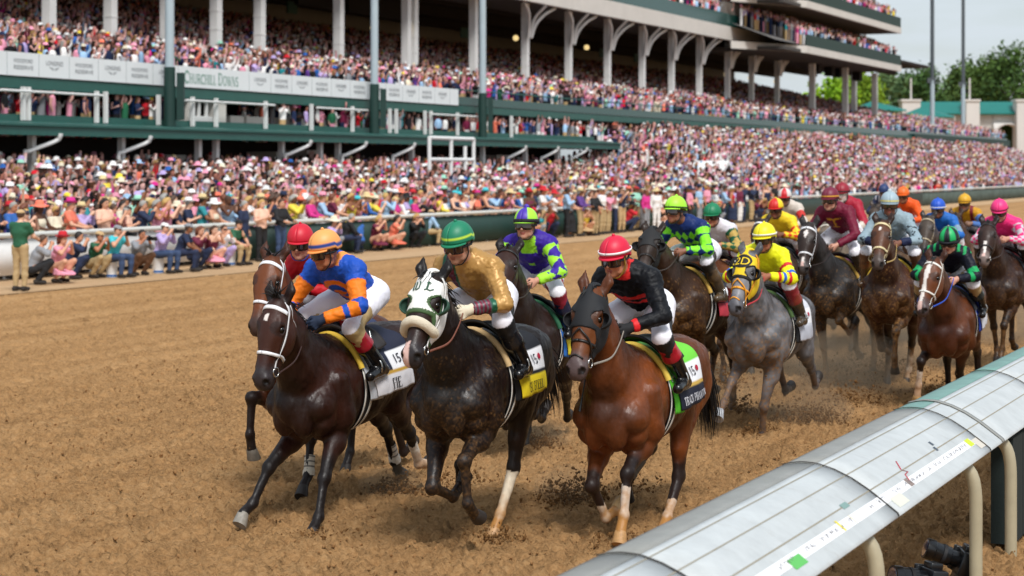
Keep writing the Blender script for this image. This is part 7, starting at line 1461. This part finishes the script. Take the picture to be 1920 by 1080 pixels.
def build_crowd(pts, seed, label):
    r = np.random.default_rng(seed); pts = np.asarray(pts); V_, Q_, C_ = [], [], []; k = 0; dist = pts[:, 1]
    lod = (dist > 105).astype(int); ti = r.integers(0, len(CT[0]), len(pts))
    for L in (0, 1):
        for t in range(len(CT[0])):
            m = np.where((lod == L) & (ti == t))[0]
            if not len(m): continue
            tv, tq, tr = CT[L][t]; n = len(m); a = FACE + r.uniform(-.5, .9, n); s = r.uniform(.92, 1.07, n); c, si = np.cos(a) * s, np.sin(a) * s
            x = tv[None, :, 0] * c[:, None] - tv[None, :, 1] * si[:, None]; y = tv[None, :, 0] * si[:, None] + tv[None, :, 1] * c[:, None]; z = tv[None, :, 2] * s[:, None]
            V_.append((np.stack([x, y, z], -1) + pts[m][:, None]).reshape(-1, 3)); Q_.append((tq[None] + (np.arange(n) * len(tv))[:, None, None] + k).reshape(-1, 4)); k += n * len(tv)
            top = PAL[r.integers(0, len(PAL), n)] * r.uniform(.85, 1.22, (n, 1)); sk = SKP[r.integers(0, len(SKP), n)]; pal = np.stack([top, np.where(r.random((n, 1)) < .25, top, LOWP[r.integers(0, len(LOWP), n)]), sk, HAP[r.integers(0, len(HAP), n)], HATP[r.integers(0, len(HATP), n)] * r.uniform(.8, 1.1, (n, 1)), np.where(r.random((n, 1)) < .3, sk, top)], 1); C_.append(pal[:, tr].reshape(-1, 3))
    return obj('crowd', mesh_np('crowd', np.concatenate(V_), np.concatenate(Q_), np.clip(np.concatenate(C_), 0, 1)), mat('crowd_cloth', attr=True, rough=.85, spec=.2), kind='stuff', label=label, cat='crowd')
def rows_of(p0, p1, dp, sfun0, sfun1, ds, zf, seed, keep=1., jz=0):
    r = np.random.default_rng(seed); o = []
    for p_ in np.arange(p0, p1, dp):
        s = np.arange(sfun0(p_), sfun1(p_), ds); s = s + r.uniform(-.2, .2, len(s)); pp = p_ + r.uniform(-.18, .18, len(s)); m = r.random(len(s)) < keep
        for a, b in zip(s[m], pp[m]): o.append(tw(a, b, zf(a, b)))
    return o
left = lambda p: s_at(-40, p)
ap = [tw(s_, p_, float(apron_z(s_, p_))) for row, s_, p_ in rest_rows] + rows_of(33.3, 45.6, .66, left, lambda p: 250, .60, lambda s, p: float(apron_z(s, p)), 1, .97) + rows_of(31.4, 33.2, .66, lambda p: s_at(1275, p), lambda p: 300, .62, lambda s, p: float(apron_z(s, p)), 2)
build_crowd(ap, 1, 'dense crowd in bright clothes and hats filling the standing terrace')
l3 = rows_of(45.95, 75, .82, left, lambda p: (sK - .5) if p > 55 else sEnd - .5, .60, lambda s, p: floor3(p), 3, .97)
build_crowd(l3, 2, 'dense crowd on the tiered terrace behind the white columns')
gap = [(s_at(345, 46), s_at(430, 46))]
l2 = [q for q in rows_of(45.62, 47.6, .62, left, lambda p: sC + 28, .58, lambda s, p: 3.95, 4, .93) if not (gap[0][0] - 2 < q[0] * SP + q[1] * CP < s_at(525, 46.5) - 2 and rp.random() < .93)]
build_crowd(l2, 3, 'people in the open boxes below the white sponsor banner')
bt = rows_of(50.9, 57.5, .85, lambda p: s_at(1150, p), lambda p: sBm + 12, .6, lambda s, p: 14.8 + (p - 50.6) * 3.4 / 7.4, 5)
for z in (12.8, 16.75): bt += rows_of(46.55, 50.2, .8, lambda p: sT0 - 7 * (p - 46) / 4, lambda p: sT1 - .6, .56, lambda s, p: z + .7 + (p - 46.4) * 1.5 / 3.9, 6)
build_crowd(bt, 4, 'crowd on the glass fronted upper balcony and cantilevered tiers')
# ---------------------------------------------------------------- soil thrown up behind the hooves
rs = np.random.default_rng(77); PT, RR = [], []
def burst(px, y, n, spread, up, zoff=.0):
    Z = F * HC / (y - HORIZON); c = V((px - 960) / F * Z, Z, zoff); t = np.abs(rs.normal(0, 1, n))
    d = rs.normal(size=(n, 3)) * spread; d[:, 2] = np.abs(rs.normal(0, up, n)) * (1 - .4 * np.clip(np.hypot(d[:, 0], d[:, 1]) / spread / 2, 0, 1)); d += np.array([SP, CP, 0]) * (d[:, 2:3] * .8)
    PT.append(c + d); RR.append(.003 + np.abs(rs.normal(0, .0058, n)))
for a in ((735, 925, 420, .10, .07), (860, 915, 160, .18, .10), (1005, 838, 320, .12, .07), (1070, 945, 520, .16, .13), (1185, 930, 120, .15, .1), (1385, 778, 260, .12, .1), (1515, 792, 700, .20, .11), (1600, 760, 320, .25, .14), (1420, 815, 200, .12, .06), (1625, 700, 380, .3, .16), (1560, 725, 300, .25, .18), (1690, 710, 240, .25, .15), (1750, 740, 160, .2, .1), (1350, 735, 260, .15, .2), (610, 1008, 160, .12, .03), (1160, 1018, 140, .12, .04), (925, 1012, 140, .12, .04), (470, 985, 60, .1, .04)): burst(a[0], a[1], int(a[2] * 1.9), *a[3:])
n = 1400; s_ = rs.uniform(13, 30, n); p_ = rs.uniform(3.4, 9.5, n); PT.append(np.stack([s_ * SP - p_ * CP, s_ * CP + p_ * SP, np.abs(rs.normal(0, .45, n)) + .05], 1)); RR.append(.002 + np.abs(rs.normal(0, .0028, n)))
clods('flying_soil', np.concatenate(PT), np.concatenate(RR), M_CLOD, 8, 'bits of soil thrown into the air behind the galloping hooves')
# fine dust hanging round the legs of the horses behind
mb = MB(); M_DUST = bpy.data.materials.new('dust_haze'); M_DUST.use_nodes = True; _n = M_DUST.node_tree; _n.nodes.clear(); _o = _n.nodes.new('ShaderNodeOutputMaterial'); _v = _n.nodes.new('ShaderNodeVolumePrincipled'); _v.inputs['Color'].default_value = (.72, .55, .38, 1); _v.inputs['Density'].default_value = .42; _v.inputs['Anisotropy'].default_value = .2; _n.links.new(_v.outputs[0], _o.inputs['Volume'])
for px, y, rx, rz in ((1385, 770, .45, .22), (1500, 790, .6, .25), (1590, 735, .9, .5), (1620, 690, 1.1, .7), (1560, 690, .9, .6), (1690, 690, .9, .6), (1480, 730, .6, .4), (1340, 720, .5, .35), (1010, 835, .35, .18), (1065, 940, .3, .2), (735, 925, .3, .15), (1760, 640, 1.2, .6), (1850, 640, 1.2, .6)):
    Z = F * HC / (y - HORIZON); mb.ball(((px - 960) / F * Z, Z, rz * .55), (rx, rx * 1.3, rz), 16, 9)
mb.build('dust', M_DUST, None, kind='stuff', label='fine tan dust hanging behind the hooves', cat='dust')
